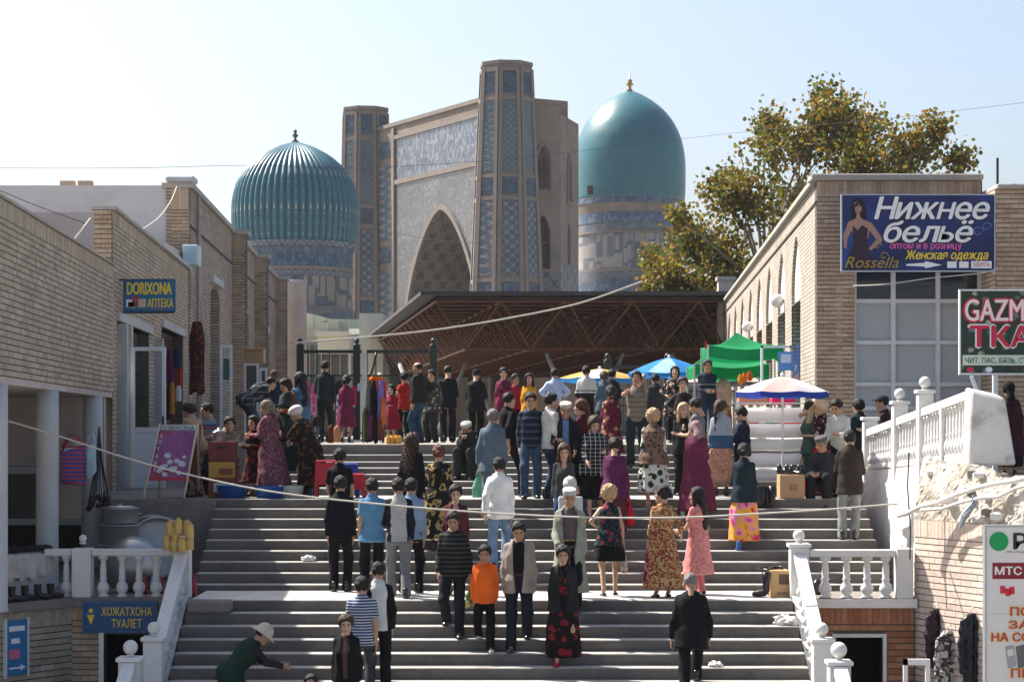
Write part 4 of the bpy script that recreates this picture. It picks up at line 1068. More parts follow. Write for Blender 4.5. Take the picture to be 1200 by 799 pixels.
# ================================================================== PEOPLE: distance fields and meshing
def snets(F, org, h):
    """surface nets on a sampled field, negative inside"""
    S = F < 0
    nx, ny, nz = F.shape
    cx, cy, cz = nx - 1, ny - 1, nz - 1
    acc = np.zeros((cx, cy, cz, 3)); cnt = np.zeros((cx, cy, cz))
    def sub(a, i, j, k): return a[i:i+cx, j:j+cy, k:k+cz]
    for ax in range(3):
        for p in (0, 1):
            for q in (0, 1):
                o0 = [0, 0, 0]; o1 = [0, 0, 0]
                oth = [a for a in range(3) if a != ax]
                o0[oth[0]] = o1[oth[0]] = p; o0[oth[1]] = o1[oth[1]] = q; o1[ax] = 1
                f0 = sub(F, *o0); f1 = sub(F, *o1)
                m = (f0 < 0) != (f1 < 0)
                t = np.where(m, f0 / np.where(m, f0 - f1, 1), 0)
                w = m.astype(float); cnt += w
                for a in range(3):
                    acc[..., a] += w * ((t if a == ax else 0) + o0[a])
    act = cnt > 0
    idx = -np.ones((cx, cy, cz), dtype=np.int64); n = int(act.sum())
    if n == 0: return np.zeros((0, 3)), np.zeros((0, 4), dtype=np.int64)
    idx[act] = np.arange(n)
    ii = np.argwhere(act)
    V = (ii + acc[act] / cnt[act][:, None]) * h + np.array(org)
    quads = []
    for ax in range(3):
        b, c = [(1, 2), (2, 0), (0, 1)][ax]
        sl0 = [slice(None)] * 3; sl1 = [slice(None)] * 3
        sl0[ax] = slice(0, -1); sl1[ax] = slice(1, None)
        s0 = S[tuple(sl0)]; s1 = S[tuple(sl1)]
        e = np.argwhere(s0 != s1)
        ok = (e[:, b] >= 1) & (e[:, c] >= 1) & (e[:, b] < F.shape[b] - 1) & (e[:, c] < F.shape[c] - 1)
        e = e[ok]
        flip = s0[tuple(e.T)]
        def g(db, dc):
            q = e.copy(); q[:, b] += db; q[:, c] += dc; return idx[tuple(q.T)]
        A, B, C, D = g(-1, -1), g(0, -1), g(0, 0), g(-1, 0)
        q = np.stack([A, B, C, D], 1)
        q[~flip] = q[~flip][:, ::-1]
        quads.append(q)
    return V, np.concatenate(quads)

class Fld:
    def __init__(s, lo, hi, h):
        s.h = h; s.lo = np.array(lo, float)
        n = np.maximum(4, np.ceil((np.array(hi) - s.lo) / h).astype(int) + 1)
        ax = [s.lo[i] + np.arange(n[i]) * h for i in range(3)]
        s.x = ax[0][:, None, None]; s.y = ax[1][None, :, None]; s.z = ax[2][None, None, :]
        s.n = tuple(n)
    def mesh(s, F): return snets(np.broadcast_to(F, s.n), s.lo, s.h)

def cone(g, a, b, ra, rb, sx=1.0):
    a = np.array(a, float); b = np.array(b, float); d = b - a; L = max(1e-9, d @ d)
    px, py, pz = g.x - a[0], g.y - a[1], g.z - a[2]
    t = np.clip((px * d[0] + py * d[1] + pz * d[2]) / L, 0, 1)
    return np.sqrt(((px - t*d[0]) / sx) ** 2 + (py - t*d[1]) ** 2 + (pz - t*d[2]) ** 2) - (ra + (rb - ra) * t)
def ell(g, c, r):
    k = np.sqrt(((g.x - c[0]) / r[0]) ** 2 + ((g.y - c[1]) / r[1]) ** 2 + ((g.z - c[2]) / r[2]) ** 2)
    return (k - 1) * min(r)
def smin(a, b, k):
    h = np.clip(.5 + .5 * (b - a) / k, 0, 1)
    return b + (a - b) * h - k * h * (1 - h)
def loft(g, prof, org, lean=0.0, infl=0.0, fold=0.0, nf=9, ph=0.0):
    """prof rows: z, half width x, half depth y, y shift; leaning forward by lean about org"""
    P = np.array(prof, float)
    dy = g.y - org[1]; dz = g.z - org[2]; x = g.x - org[0] + 0 * dy + 0 * dz
    cs, sn = math.cos(lean), math.sin(lean)
    ly = dy * cs - dz * sn + 0 * x; lz = dy * sn + dz * cs + 0 * x
    wx = np.interp(lz, P[:, 0], P[:, 1]) + infl; wy = np.interp(lz, P[:, 0], P[:, 2]) + infl; y0 = np.interp(lz, P[:, 0], P[:, 3])
    q = np.sqrt((x / wx) ** 2 + ((ly - y0) / wy) ** 2)
    if fold:
        th = np.arctan2(ly - y0, x); t = np.clip((P[-1, 0] - lz) / (P[-1, 0] - P[0, 0]), 0, 1)
        q = q * (1 - fold * t * np.sin(nf * th + ph + 2 * np.sin(2 * th + ph)))
    d = (q - 1) * np.minimum(wx, wy) * .9
    return np.maximum(d, np.maximum(lz - P[-1, 0] - infl * .3, P[0, 0] - lz)), lz

TPL = {}
def head_tpl(sex, h):
    key = ('head', sex, h)
    if key in TPL: return TPL[key]
    g = Fld((-.105, -.13, -.19), (.105, .14, .135), h)
    f = ell(g, (0, -.012, .028), (.074, .094, .086))
    jw = .056 if sex == 'm' else .051
    f = smin(f, ell(g, (0, .022, -.042), (jw, .066, .068)), .03)
    f = smin(f, ell(g, (0, .066, -.088), (.024, .02, .018)), .03)
    f = smin(f, cone(g, (-.03, .07, .033), (.03, .07, .033), .012, .012), .015)
    for s in (-1, 1):
        f = -smin(-f, ell(g, (s * .031, .094, .012), (.018, .014, .011)), .01)
        f = smin(f, ell(g, (s * .031, .078, .012), (.013, .011, .009)), .006)
        f = smin(f, ell(g, (s * .038, .06, -.022), (.022, .02, .018)), .02)
        f = smin(f, ell(g, (s * .077, -.008, -.006), (.010, .020, .030)), .006)
    f = smin(f, cone(g, (0, .088, .018), (0, .104, -.022), .008, .0125), .010)
    f = smin(f, ell(g, (0, .083, -.056), (.024, .012, .009)), .008)
    nr = .056 if sex == 'm' else .046
    f = smin(f, cone(g, (0, -.022, -.07), (0, -.035, -.19), nr, nr * 1.1), .03)
    V, Q = g.mesh(f)
    c = V[Q].mean(1); mi = np.zeros(len(Q), int)
    fr = c[:, 1] > .055
    mi[fr & (np.abs(c[:, 2] + .056) < .0075) & (np.abs(c[:, 0]) < .023)] = 1
    ax = np.abs(np.abs(c[:, 0]) - .031)
    mi[fr & (ax < .013) & (np.abs(c[:, 2] - .0125) < .0065)] = 2
    mi[fr & (ax < .019) & (np.abs(c[:, 2] - .034 + ax * .25) < .0055)] = 2
    TPL[key] = (V, Q, mi); return TPL[key]
def hand_tpl(curl, h=.0055):
    key = ('hand', curl, h)
    if key in TPL: return TPL[key]
    g = Fld((-.10, -.065, -.21), (.04, .09, .03), h)
    f = cone(g, (0, 0, .02), (0, 0, -.03), .024, .022, .8)
    f = smin(f, ell(g, (-.002, .002, -.055), (.017, .041, .048)), .015)
    for y, L, zz in ((-.031, .058, -.088), (-.0105, .074, -.095), (.0115, .080, -.097), (.032, .070, -.092)):
        p = np.array([-.002, y, zz]); a = curl * .4; r = .0088
        for s, l in enumerate((.45, .32, .25)):
            q = p + np.array([-math.sin(a), 0, -math.cos(a)]) * L * l
            f = smin(f, cone(g, p, q, r, r * .9), .003); p = q; a += curl; r *= .9
    p0, p1, p2 = (-.006, .026, -.03), (-.02, .056, -.062), (-.03, .060, -.094)
    f = smin(f, cone(g, p0, p1, .013, .0105), .008); f = smin(f, cone(g, p1, p2, .0105, .0085), .003)
    V, Q = g.mesh(f); TPL[key] = (V, Q, np.zeros(len(Q), int)); return TPL[key]
def shoe_tpl(kind, h=.010):
    key = ('shoe', kind, h)
    if key in TPL: return TPL[key]
    g = Fld((-.075, -.12, -.03), (.075, .23, .20), h)
    f = cone(g, (0, -.035, .032), (0, .13, .024), .040, .036, .95)
    f = smin(f, ell(g, (0, .12, .02), (.045, .06, .03)), .02)
    if kind != 'low': f = smin(f, cone(g, (0, -.03, .05), (0, -.035, .12 if kind == 'shoe' else .17), .042, .040), .03)
    f = np.maximum(f, -g.z + 0 * f)
    if kind == 'low': f = np.maximum(f, g.z - .05 + .25 * np.maximum(0, g.y) + 0 * f)
    V, Q = g.mesh(f); TPL[key] = (V, Q, np.zeros(len(Q), int)); return TPL[key]
def hair_tpl(style, h=.009):
    key = ('hair', style, h)
    if key in TPL: return TPL[key]
    g = Fld((-.15, -.21, -.62 if style in ('long', 'braid', 'pony', 'curly') else -.15), (.15, .15, .19), h)
    wob = .0055 * np.sin(70 * g.x + 40 * g.z) * np.sin(60 * g.y + 3) + .003 * np.sin(120 * g.x) * np.cos(90 * g.y + 50 * g.z)
    thick = {'short': .017, 'crop': .010, 'bald': .006, 'curlyshort': .034, 'curly': .030}.get(style, .024)
    f = ell(g, (0, -.015, .034), (.074 + thick, .094 + thick, .083 + thick)) + wob * (2.2 if 'curly' in style else 1)
    # keep what lies above and behind the hairline
    low = -.078 if style in ('short', 'crop', 'bald') else -.095
    zl = np.interp(g.y, [-.03, .012, .03, .058, .085], [low, -.012, .004, .055, .083]) + 0 * g.x
    zl = zl - np.where(g.y > .02, .030 * np.clip((np.abs(g.x) - .05) / .03, 0, 1), 0) + .004 * np.sin(90 * g.x + 2) * (g.y > .04)
    f = f + .013 * np.clip(1 - (g.z - zl) / .035, 0, 1) * (g.y > -.01)
    f = np.maximum(f, (zl - g.z) * .7)
    f = np.maximum(f, -(g.z + (.078 if style in ('short', 'crop', 'bald') else .095)) + 0 * f)
    side = np.minimum(.0, 0)
    if style == 'bald': f = np.maximum(f, g.z - .062 + .25 * g.y + 0 * f)
    if style in ('bun', 'updo'):
        f = smin(f, ell(g, (0, -.115, .055 if style == 'bun' else .0), (.05, .045, .045)), .015)
    if style == 'bob': f = smin(f, np.maximum(ell(g, (0, -.035, -.02), (.098, .085, .10)), (g.y - .02) + 0 * g.x), .03)
    if style in ('long', 'curly'):
        w = .085 if style == 'long' else .11
        b = loft(g, [(-.46, w * .55, .03, -.125), (-.38, w * .95, .045, -.12), (-.2, w, .045, -.105), (0, w, .06, -.06), (.07, w * .8, .06, -.03)], (0, 0, 0), 0, 0)[0] + wob * (3 if style == 'curly' else 1.3)
        f = smin(f, b, .03)
        for s in (-1, 1): f = smin(f, cone(g, (s * .075, .015, .02), (s * .085, -.0, -.2), .026, .03), .02)
    if style in ('pony', 'braid'):
        f = smin(f, cone(g, (0, -.11, .02), (0, -.14, -.10), .036, .036), .02)
        r = .036 if style == 'pony' else .026
        for i in range(6):
            z0 = -.08 - i * .085
            f = smin(f, cone(g, (0, -.142 + .004 * i, z0), (.004, -.14 + .004 * i, z0 - .085), r * (1.12 if i % 2 else .95), r * (.85 if i == 5 else 1)), .01)
    V, Q = g.mesh(f); TPL[key] = (V, Q, np.zeros(len(Q), int)); return TPL[key]
def hat_tpl(kind, h=.010):
    key = ('hat', kind, h)
    if key in TPL: return TPL[key]
    g = Fld((-.19, -.23, -.20), (.19, .22, .20), h)
    rr = np.sqrt((g.x / .090) ** 2 + ((g.y + .012) / .108) ** 2)
    if kind == 'skullcap':
        f = np.maximum(np.maximum((rr - 1) * .09, g.z - .118), .060 - g.z)
        f = smin(f, ell(g, (0, -.012, .112), (.07, .085, .022)), .01)
    elif kind == 'cap':
        f = np.maximum(ell(g, (0, -.012, .05), (.094, .112, .085)), .035 - g.z)
        f = smin(f, np.maximum(ell(g, (0, .10, .052), (.075, .085, .012)), .03 - g.y), .008)
    elif kind == 'bucket':
        f = np.maximum(ell(g, (0, -.012, .055), (.096, .112, .105)), .03 - g.z)
        br = np.sqrt((g.x / .155) ** 2 + ((g.y + .012) / .172) ** 2)
        f = smin(f, np.maximum((br - 1) * .15, np.abs(g.z - .04 + .28 * np.maximum(br - .6, 0) * .15 * 2.4) - .010), .012)
    elif kind == 'scarf':
        f = ell(g, (0, -.02, .022), (.096, .118, .112))
        f = np.maximum(f, (g.y - .062) * .85 - (g.z - .075) * .52)
        f = np.maximum(f, -(g.z + .085) + 0 * f)
        f = smin(f, cone(g, (0, -.11, -.035), (0, -.14, -.15), .035, .05, 1.4), .03)
    elif kind == 'turban':
        f = ell(g, (0, -.02, .055), (.108, .128, .088)); f = np.maximum(f, (g.y - .075) * .6 - (g.z - .045) * .8)
        f = f + .004 * np.sin(90 * g.z + 30 * g.x)
    V, Q = g.mesh(f); TPL[key] = (V, Q, np.zeros(len(Q), int)); return TPL[key]

# ---- fabrics
def fab(kind, *a, rough=.85):
    key = ('fab', kind, a, rough)
    if key in MATS: return MATS[key]
    t = NT('fabric_' + kind); p = t.pos(True)
    if kind == 'plain':
        c = a[0]; n1 = t.noise(p, 5, 4)
        cc = t.ramp(n1, [(.3, tuple(x * .78 for x in c)), (.7, tuple(min(1, x * 1.15) for x in c))])
    elif kind == 'denim':
        c = a[0]; cc = t.ramp(t.math('ADD', t.math('MULTIPLY', t.noise(p, 6, 5), .6), t.math('MULTIPLY', t.noise(p, 60, 2), .4)), [(.32, tuple(x * .55 for x in c)), (.68, tuple(min(1, x * 1.5) for x in c))])
    elif kind == 'stripe':
        c0, c1, fr = a[:3]; duty = a[3] if len(a) > 3 else .5
        s = t.math('FRACT', t.math('MULTIPLY', t.math('ADD', t.sep(p)[2], t.math('MULTIPLY', t.noise(p, 4, 2), .012)), float(fr)))
        cc = t.mix(t.ramp(s, [(duty - .04, 0.0), (duty + .04, 1.0)]), c0, c1)
    elif kind == 'bands':                    # list of z bands (person heights)
        c0, bands = a; z = t.sep(p)[2]; cc = c0
        for (z0, z1, c) in bands:
            f = t.math('MULTIPLY', t.math('GREATER_THAN', z, z0), t.math('LESS_THAN', z, z1)); cc = t.mix(f, cc, c)
    elif kind == 'floral':
        c0, c1, c2, sc = a
        v = t.n('TexVoronoi'); v.inputs['Scale'].default_value = sc; t.l(p, v.inputs['Vector'])
        w = t.noise(p, sc * 1.6, 3)
        f = t.ramp(t.math('ADD', v.outputs['Distance'], t.math('MULTIPLY', w, .35)), [(.50, 1.0), (.58, 0.0)])
        v2 = t.n('TexVoronoi'); v2.inputs['Scale'].default_value = sc * 1.7; t.l(p, v2.inputs['Vector'])
        f2 = t.ramp(t.math('ADD', v2.outputs['Distance'], t.math('MULTIPLY', w, .3)), [(.42, 1.0), (.48, 0.0)])
        cc = t.mix(f2, t.mix(f, c0, c1), c2)
    elif kind == 'big':                      # large flowing patches
        c0, c1, c2, sc = a
        w = t.noise(p, sc, 2, .4)
        cc = t.ramp(w, [(.36, c0), (.42, c1), (.52, c1), (.55, c2), (.62, c2), (.66, c0)])
    elif kind == 'check':
        c0, c1, sc = a; s = t.sep(p)
        fx = t.math('LESS_THAN', t.math('FRACT', t.math('MULTIPLY', s[0], sc)), .14); fz = t.math('LESS_THAN', t.math('FRACT', t.math('MULTIPLY', s[2], sc * 1.25)), .14)
        cc = t.mix(t.math('MAXIMUM', fx, fz), c0, c1)
    if kind != 'plain' and kind != 'denim':
        cc = t.mix(.5, cc, t.ramp(t.noise(p, 6, 4), [(.3, .7), (.7, 1.1)]), 'MULTIPLY') if not isinstance(cc, tuple) else cc
    t.col(cc).rough(rough, .12)
    w1 = t.noise(p, 7, 2, .45); w2 = t.noise(p, 26, 2)
    t.bump(t.math('ADD', t.math('MULTIPLY', w1, 1.0), t.math('MULTIPLY', w2, .12)), .5, .03)
    MATS[key] = t.mat; return t.mat
SKIN = [plain('skin_%d' % i, c, .55, .08, 8, .05, 60, .35, obj=True) for i, c in enumerate([(.40,.235,.155), (.33,.185,.115), (.46,.29,.20), (.27,.15,.095)])]
M_lip = plain('lips', (.30, .11, .085), .5); M_eye = plain('eyes_and_brows', (.025, .018, .014), .4)
HAIRC = {'black': plain('black_hair', (.012, .010, .009), .62, .45, 30, .9, 70, .22, obj=True), 'brown': plain('brown_hair', (.05, .028, .018), .62, .45, 30, .9, 70, .22, obj=True), 'blond': plain('blond_hair', (.36, .24, .12), .5, .3, 30, .5, 90, .4, obj=True),
         'grey': plain('grey_hair', (.40, .39, .37), .6, .25, 30, .5, 90, .3, obj=True), 'red': plain('reddish_hair', (.09, .03, .018), .62, .45, 30, .9, 70, .22, obj=True), 'salt': plain('greying_hair', (.13, .12, .115), .55, .4, 40, .5, 90, .3, obj=True)}

def rotz(a): c, s = math.cos(a), math.sin(a); return np.array([[c, -s, 0], [s, c, 0], [0, 0, 1.0]])
def rotx(a): c, s = math.cos(a), math.sin(a); return np.array([[1.0, 0, 0], [0, c, -s], [0, s, c]])
def ik(a, b, l1, l2, pole):
    a = np.array(a, float); b = np.array(b, float); d = b - a; L = np.linalg.norm(d)
    mx = (l1 + l2) * .995
    if L > mx: b = a + d / L * mx; d = b - a; L = mx
    L = max(L, abs(l1 - l2) + .02)
    x = (l1 * l1 - l2 * l2 + L * L) / (2 * L); hgt = math.sqrt(max(0, l1 * l1 - x * x))
    u = d / np.linalg.norm(d); p = np.array(pole, float); p = p - u * (p @ u); p /= max(1e-6, np.linalg.norm(p))
    return a + u * x + p * hgt, b

def add_mesh(name, V, Q, mats, parent, mi=None, loc=None, rz=0.0):
    me = bpy.data.meshes.new(name)
    me.vertices.add(len(V)); me.vertices.foreach_set('co', np.ascontiguousarray(V, dtype=np.float32).ravel())
    n = len(Q); me.loops.add(n * 4); me.loops.foreach_set('vertex_index', np.ascontiguousarray(Q, dtype=np.int32).ravel())
    me.polygons.add(n); me.polygons.foreach_set('loop_start', np.arange(0, n * 4, 4, dtype=np.int32))
    for m in (mats if isinstance(mats, list) else [mats]): me.materials.append(m)
    if mi is not None: me.polygons.foreach_set('material_index', np.asarray(mi, dtype=np.int32))
    me.polygons.foreach_set('use_smooth', np.ones(n, dtype=bool))
    me.update(calc_edges=True); me.validate()
    o = bpy.data.objects.new(name, me); COL.objects.link(o)
    if parent: o.parent = parent
    if loc is not None: o.location = loc
    if rz: o.rotation_euler = (0, 0, rz)
    return o

ARMS = {'down': (.045, .02, -.52), 'swf': (.05, .17, -.48), 'swb': (.08, -.16, -.48), 'bent': (-.02, .30, -.26), 'belly': (-.14, .26, -.30), 'chest': (-.16, .24, -.12),
        'face': (-.16, .20, .10), 'hip': (.05, .06, -.30), 'point': (.02, .50, -.02), 'carry': (.09, .04, -.51), 'low': (.02, .26, -.42), 'reach': (.0, .42, -.28), 'phone': (-.06, .12, .14), 'knee': (-.05, .30, -.30), 'wide': (.26, .04, -.44)}
PEOPLE = {}
def person(key, label, px, Y, h, yaw, sex='m', top=None, slv='l', hem=-.10, sleeve=None, infl=.018, bottom=('pants', None), hair=('short', 'black'), hat=None, armL='down', armR='down', walk=0, lean=.03, head=(0, 0), build=1.0,
           skin=0, shoes=None, shoe='shoe', z=None, inner=None, opening=0.0, sit=None, dress=None, extras=(), X=None, crouch=0.0, twist=0.0):
    yaw = math.radians(yaw); k = h / 1.70; fem = sex == 'f'
    vx = .0215 if Y < 34.5 else .0285
    x0 = PX(px, Y) if X is None else X
    zb = surf(Y) if z is None else z
    hs = 1.0 if h > 1.5 else lerp(.90, 1.0, (h - 1.1) / .4)
    hs *= .97 if fem else 1.0
    # --- feet on the real steps
    fw = np.array([-math.sin(yaw), math.cos(yaw)]); rt = np.array([math.cos(yaw), math.sin(yaw)])
    feet = []
    st = .155 * k
    for s, a in ((-1, -walk), (1, walk)):
        off = fw * (a * st) + rt * (s * .095 * k)
        wy = Y + off[1]; wx = x0 + off[0]; fz = 0.0
        if z is None and not sit:
            ahead = 1 if fw[1] > .3 else -1 if fw[1] < -.3 else 0
            if abs(walk) > .2 and ahead:
                wy = Y + (T1S * .5 * abs(walk) + .03) * (1 if a * ahead > 0 else -1)
            if wy < 30:
                kk = math.ceil((30 - wy) / T1S - 1e-6); wy = 30 - T1S * kk + .165
            elif 31.8 <= wy < 34.36:
                kk = int((wy - 31.8) / T2S); wy = 31.8 + T2S * kk + .165
            elif 36.3 <= wy < 39.3:
                kk = int((wy - 36.3) / T3S); wy = max(36.3 + T3S * kk + .16, min(wy, 36.3 + T3S * kk + .36))
            fz = surf(wy) - zb
            off = np.array([wx - x0, wy - Y])
        lx = off @ rt; ly = off @ fw
        feet.append(np.array([lx, ly, fz]))
    zmin = min(f[2] for f in feet); zmax = max(f[2] for f in feet)
    hip = np.array([0, (feet[0][1] + feet[1][1]) / 2 - .02, zmin + .893 * k + .25 * (zmax - zmin) - crouch])
    if lean > .25: hip[1] -= .10 * k * min(1.5, lean / .6)
    if sit is not None:
        hip = np.array([0, 0, sit + .10 * k]); fy = .40 * k
        feet = [np.array([s * .13 * k, fy, extras[0] if extras and isinstance(extras[0], float) else 0.0]) for s in (-1, 1)]
    # --- joints
    hj = [hip + np.array([s * .085 * k, 0, -.01]) for s in (-1, 1)]
    knees, ank = [], []
    for s, (hh, f) in enumerate(zip(hj, feet)):
        kn, an = ik(hh, f + np.array([0, -.03, .085 * k]), .43 * k, .415 * k, (.12 * (s * 2 - 1), 1, .1)); knees.append(kn); ank.append(an)
    Rl = rotx(-lean)
    def TF(p): return hip + Rl @ (np.array(p, float) * k)
    sw = (.138 if not fem else .120) * (.5 + .5 * build)
    sh = [TF((s * sw, -.01, .437)) for s in (-1, 1)]
    elb, wr = [], []
    for s, nm, S in ((-1, armL, sh[0]), (1, armR, sh[1])):
        ox, oy, oz = ARMS[nm] if isinstance(nm, str) else nm
        tgt = S + Rl.T @ Rl @ (np.array([s * ox, oy, oz]) * k)
        e, w = ik(S, tgt, .285 * k, .25 * k, (s * (.9 if nm in ('hip',) else .35), -1, -.25)); elb.append(e); wr.append(w)
    neck = TF((0, -.01, .535)); hc = neck + Rl @ np.array([0, .028 * k, .122 * k])
    Rh = rotz(math.radians(head[0])) @ rotx(-math.radians(head[1]) - lean * .55)
    hsz = hs * 1.09 * (.9 + .1 * k)
    # --- torso sections
    b = build
    if not fem: prof = [(-.14, .140*b, .105*b, -.005), (-.02, .150*b, .11*b, 0), (.10, .135*b, .108*b, .005*b), (.24, .142*b, .11*b, .005), (.36, .146*b, .115*b, 0), (.43, .135*b, .10*b, -.01), (.48, .098*b, .08, -.012), (.53, .056, .058, -.012)]
    else: prof = [(-.14, .155*b, .115*b, -.01), (-.03, .160*b, .12*b, -.008), (.10, .122*b, .10*b, .0), (.22, .126*b, .105*b, .008), (.315, .130*b, .128*b, .018), (.41, .120*b, .10*b, -.005), (.47, .082*b, .075, -.012), (.525, .046, .05, -.012)]
    prof = [(a*k, c*k, d*k, e*k) for a, c, d, e in prof]
    allp = np.array([*hj, *knees, *ank, *sh, *elb, *wr, neck, hip])
    lo = allp.min(0) - .2; hi = allp.max(0) + .2; lo[2] = zmin - .02
    rng_ph = random.random() * 6.28
    def wr_noise(g, a): return a * (np.sin(23*g.x + 11*g.z + rng_ph) + .8*np.sin(19*g.y - 17*g.z + 2*rng_ph) + .5*np.sin(37*g.z + 9*g.x - rng_ph))
    def torso(g, inf): return loft(g, prof, hip, lean, inf)[0]
    ar0, ar1, ar2 = (.046*k*(.6+.4*b), .039*k, .029*k) if not fem else (.040*k*(.5+.5*b), .034*k, .025*k)
    def arm(g, s, inf, cut=1.0):
        e_, w_ = elb[s], wr[s]
        f = cone(g, sh[s], e_, ar0 + inf, ar1 + inf)
        if cut > .5: f = smin(f, cone(g, e_, e_ + (w_ - e_) * (cut if cut <= 1 else 1), ar1 + inf, ar2 + inf * 1.15), .02)
        return f
    # --- body: one skin mesh
    g = Fld(lo, hi, .03)
    f = torso(g, -.012)
    for s in (0, 1):
        f = smin(f, arm(g, s, 0), .03)
        f = smin(f, smin(cone(g, hj[s], knees[s], .078*k*b, .052*k), cone(g, knees[s], ank[s], .051*k, .036*k), .03), .03)
        fo = feet[s]; f = smin(f, cone(g, ank[s], fo + np.array([0, .10*k, .03]), .034*k, .026*k), .02)
    f = smin(f, cone(g, TF((0, -.012, .48)), hc + Rh @ np.array([0, -.02, -.07]), .055*k, .05*k), .03)
    Vb, Qb = g.mesh(f); mb_ = np.zeros(len(Qb), int)
    hv, hq, hm = head_tpl(sex, .0088 if Y < 34.5 else .0118)
    parts = [(Vb, Qb, mb_), ((hv * hsz) @ Rh.T + hc, hq, hm)]
    hands = []
    for s in (0, 1):
        d = wr[s] - elb[s]; d /= np.linalg.norm(d)
        fwd = np.array([0, 1.0, .15]); fwd = fwd - d * (fwd @ d)
        if np.linalg.norm(fwd) < .2: fwd = np.array([0, 0, 1.0]) - d * d[2]
        fwd /= np.linalg.norm(fwd)
        zax = -d; xax = np.cross(fwd, zax); M = np.stack([xax, fwd, zax], 1)
        V, Q, m = hand_tpl(1.05 if (armL if s == 0 else armR) in ('carry', 'phone', 'belly') else .42, .0075 if Y < 34.5 else .0095)
        V = V.copy(); q = Q
        if s == 0: V[:, 0] *= -1; q = Q[:, ::-1]
        parts.append(((V * k * (.95 if not fem else .88)) @ M.T + wr[s], q, m))
        hands.append(wr[s] + d * .10 * k)
    VV, QQ, MM, n = [], [], [], 0
    for V, Q, m in parts: VV.append(V); QQ.append(Q + n); MM.append(m); n += len(V)
    root = add_mesh('person', np.concatenate(VV), np.concatenate(QQ), [SKIN[skin], M_lip, M_eye], None, np.concatenate(MM), (x0, Y, zb), yaw)
    tag(root, label, 'person', 'people in the bazaar')
    # --- clothes
    def garment(name, f, g, mats, mi=None):
        V, Q = g.mesh(f)
        if len(Q) == 0: return None
        m = None
        if mi is not None: m = mi(V[Q].mean(1))
        return add_mesh(name, V, Q, mats, root, m)
    def upper(name, mat, inf, hem, slv, opn=0.0, slm=None, collar=True, lowcut=None):
        hz = hip[2] + hem * k
        l2 = lo.copy(); l2[2] = max(lo[2], hz - .08) if hem > -.3 else zmin + max(0, hz - zmin) - .04
        h2 = hi.copy(); h2[2] = neck[2] + .12
        if hem < -.3: l2[:2] -= .16; h2[:2] += .16
        g = Fld(l2, h2, vx)
        pr = list(prof)
        f = loft(g, pr, hip, lean, inf + (.006 if hem < -.15 else 0))[0]
        if hem < -.10:           # long tails hang straight from the hips
            w = pr[1][1] + inf + .01; dd = pr[1][2] + inf + .012; t_ = abs(hem) * k
            fl = .03 if hem > -.3 else .075 * abs(hem) / .6
            sk = loft(g, [(-t_, w + fl, dd + fl, .0), (-.1*k, w + .01, dd + .008, 0), (.08*k, pr[2][1] + inf + .004, pr[2][2] + inf + .004, 0), (.13*k, pr[2][1]*.8, pr[2][2]*.8, 0)], hip, min(lean, .12), 0, .035 if hem < -.3 else .012, 9, rng_ph)[0]
            f = smin(f, sk, .03)
        else: f = np.maximum(f, -(g.z - hz) + 0 * f)
        arms_f = None
        if slv != 'n':
            for s in (0, 1):
                a_ = arm(g, s, inf * .62 + (.004 if slv == 's' else 0), 1.0 if slv == 'l' else .3 if slv == 's' else .55)
                if slv == 's':
                    d_ = elb[s] - sh[s]; a_ = np.maximum(a_, ((g.x - sh[s][0]) * d_[0] + (g.y - sh[s][1]) * d_[1] + (g.z - sh[s][2]) * d_[2]) / np.linalg.norm(d_) - .19 * k)
                if slv == 'l':
                    d_ = wr[s] - elb[s]; L = np.linalg.norm(d_); a_ = np.maximum(a_, ((g.x - elb[s][0]) * d_[0] + (g.y - elb[s][1]) * d_[1] + (g.z - elb[s][2]) * d_[2]) / L - L * .99)
                f = smin(f, a_, .018)
        f = f + wr_noise(g, .0032 if inf < .03 else .0042)
        # neck opening
        nc = neck + Rl @ np.array([0, .035*k, .03*k]); f = np.maximum(f, -ell(g, nc, (.062*k, .075*k, .075*k)))
        if lowcut: f = np.maximum(f, -ell(g, TF((0, .11, .46)), (.065*k, .09*k, lowcut*k)))
        if collar:
            cc_ = TF((0, -.014, .528)); ly = np.sqrt(((g.x - cc_[0]) / 1.02) ** 2 + (g.y - cc_[1]) ** 2)
            f = np.minimum(f, np.sqrt((ly - .066*k) ** 2 + ((g.z - cc_[2] + (g.y - cc_[1]) * .45) * .75) ** 2) - .0165)
        if opn:
            fy = g.y - hip[1] - (g.z - hip[2]) * math.tan(lean)
            wdt = opn * (.55 + .45 * np.abs(np.sin((g.z - hip[2]) * 3.2 + .4)))
            f = np.maximum(f, np.minimum(wdt - np.abs(g.x) + 0 * f, fy - .03 + 0 * f))
        mats = [mat]; mi = None
        if slm is not None:
            mats = [mat, slm]
            def mi(c):
                r = np.zeros(len(c), int)
                for s in (0, 1):
                    for a_, b_ in ((sh[s], elb[s]), (elb[s], wr[s])):
                        d_ = b_ - a_; t = np.clip(((c - a_) @ d_) / (d_ @ d_), 0, 1)
                        r[np.linalg.norm(c - a_ - t[:, None] * d_, axis=1) < ar0 + inf + .022] = 1
                r[np.abs(c[:, 0]) > sw * k * .82] = 1
                return r
        return garment(name, f, g, mats, mi)
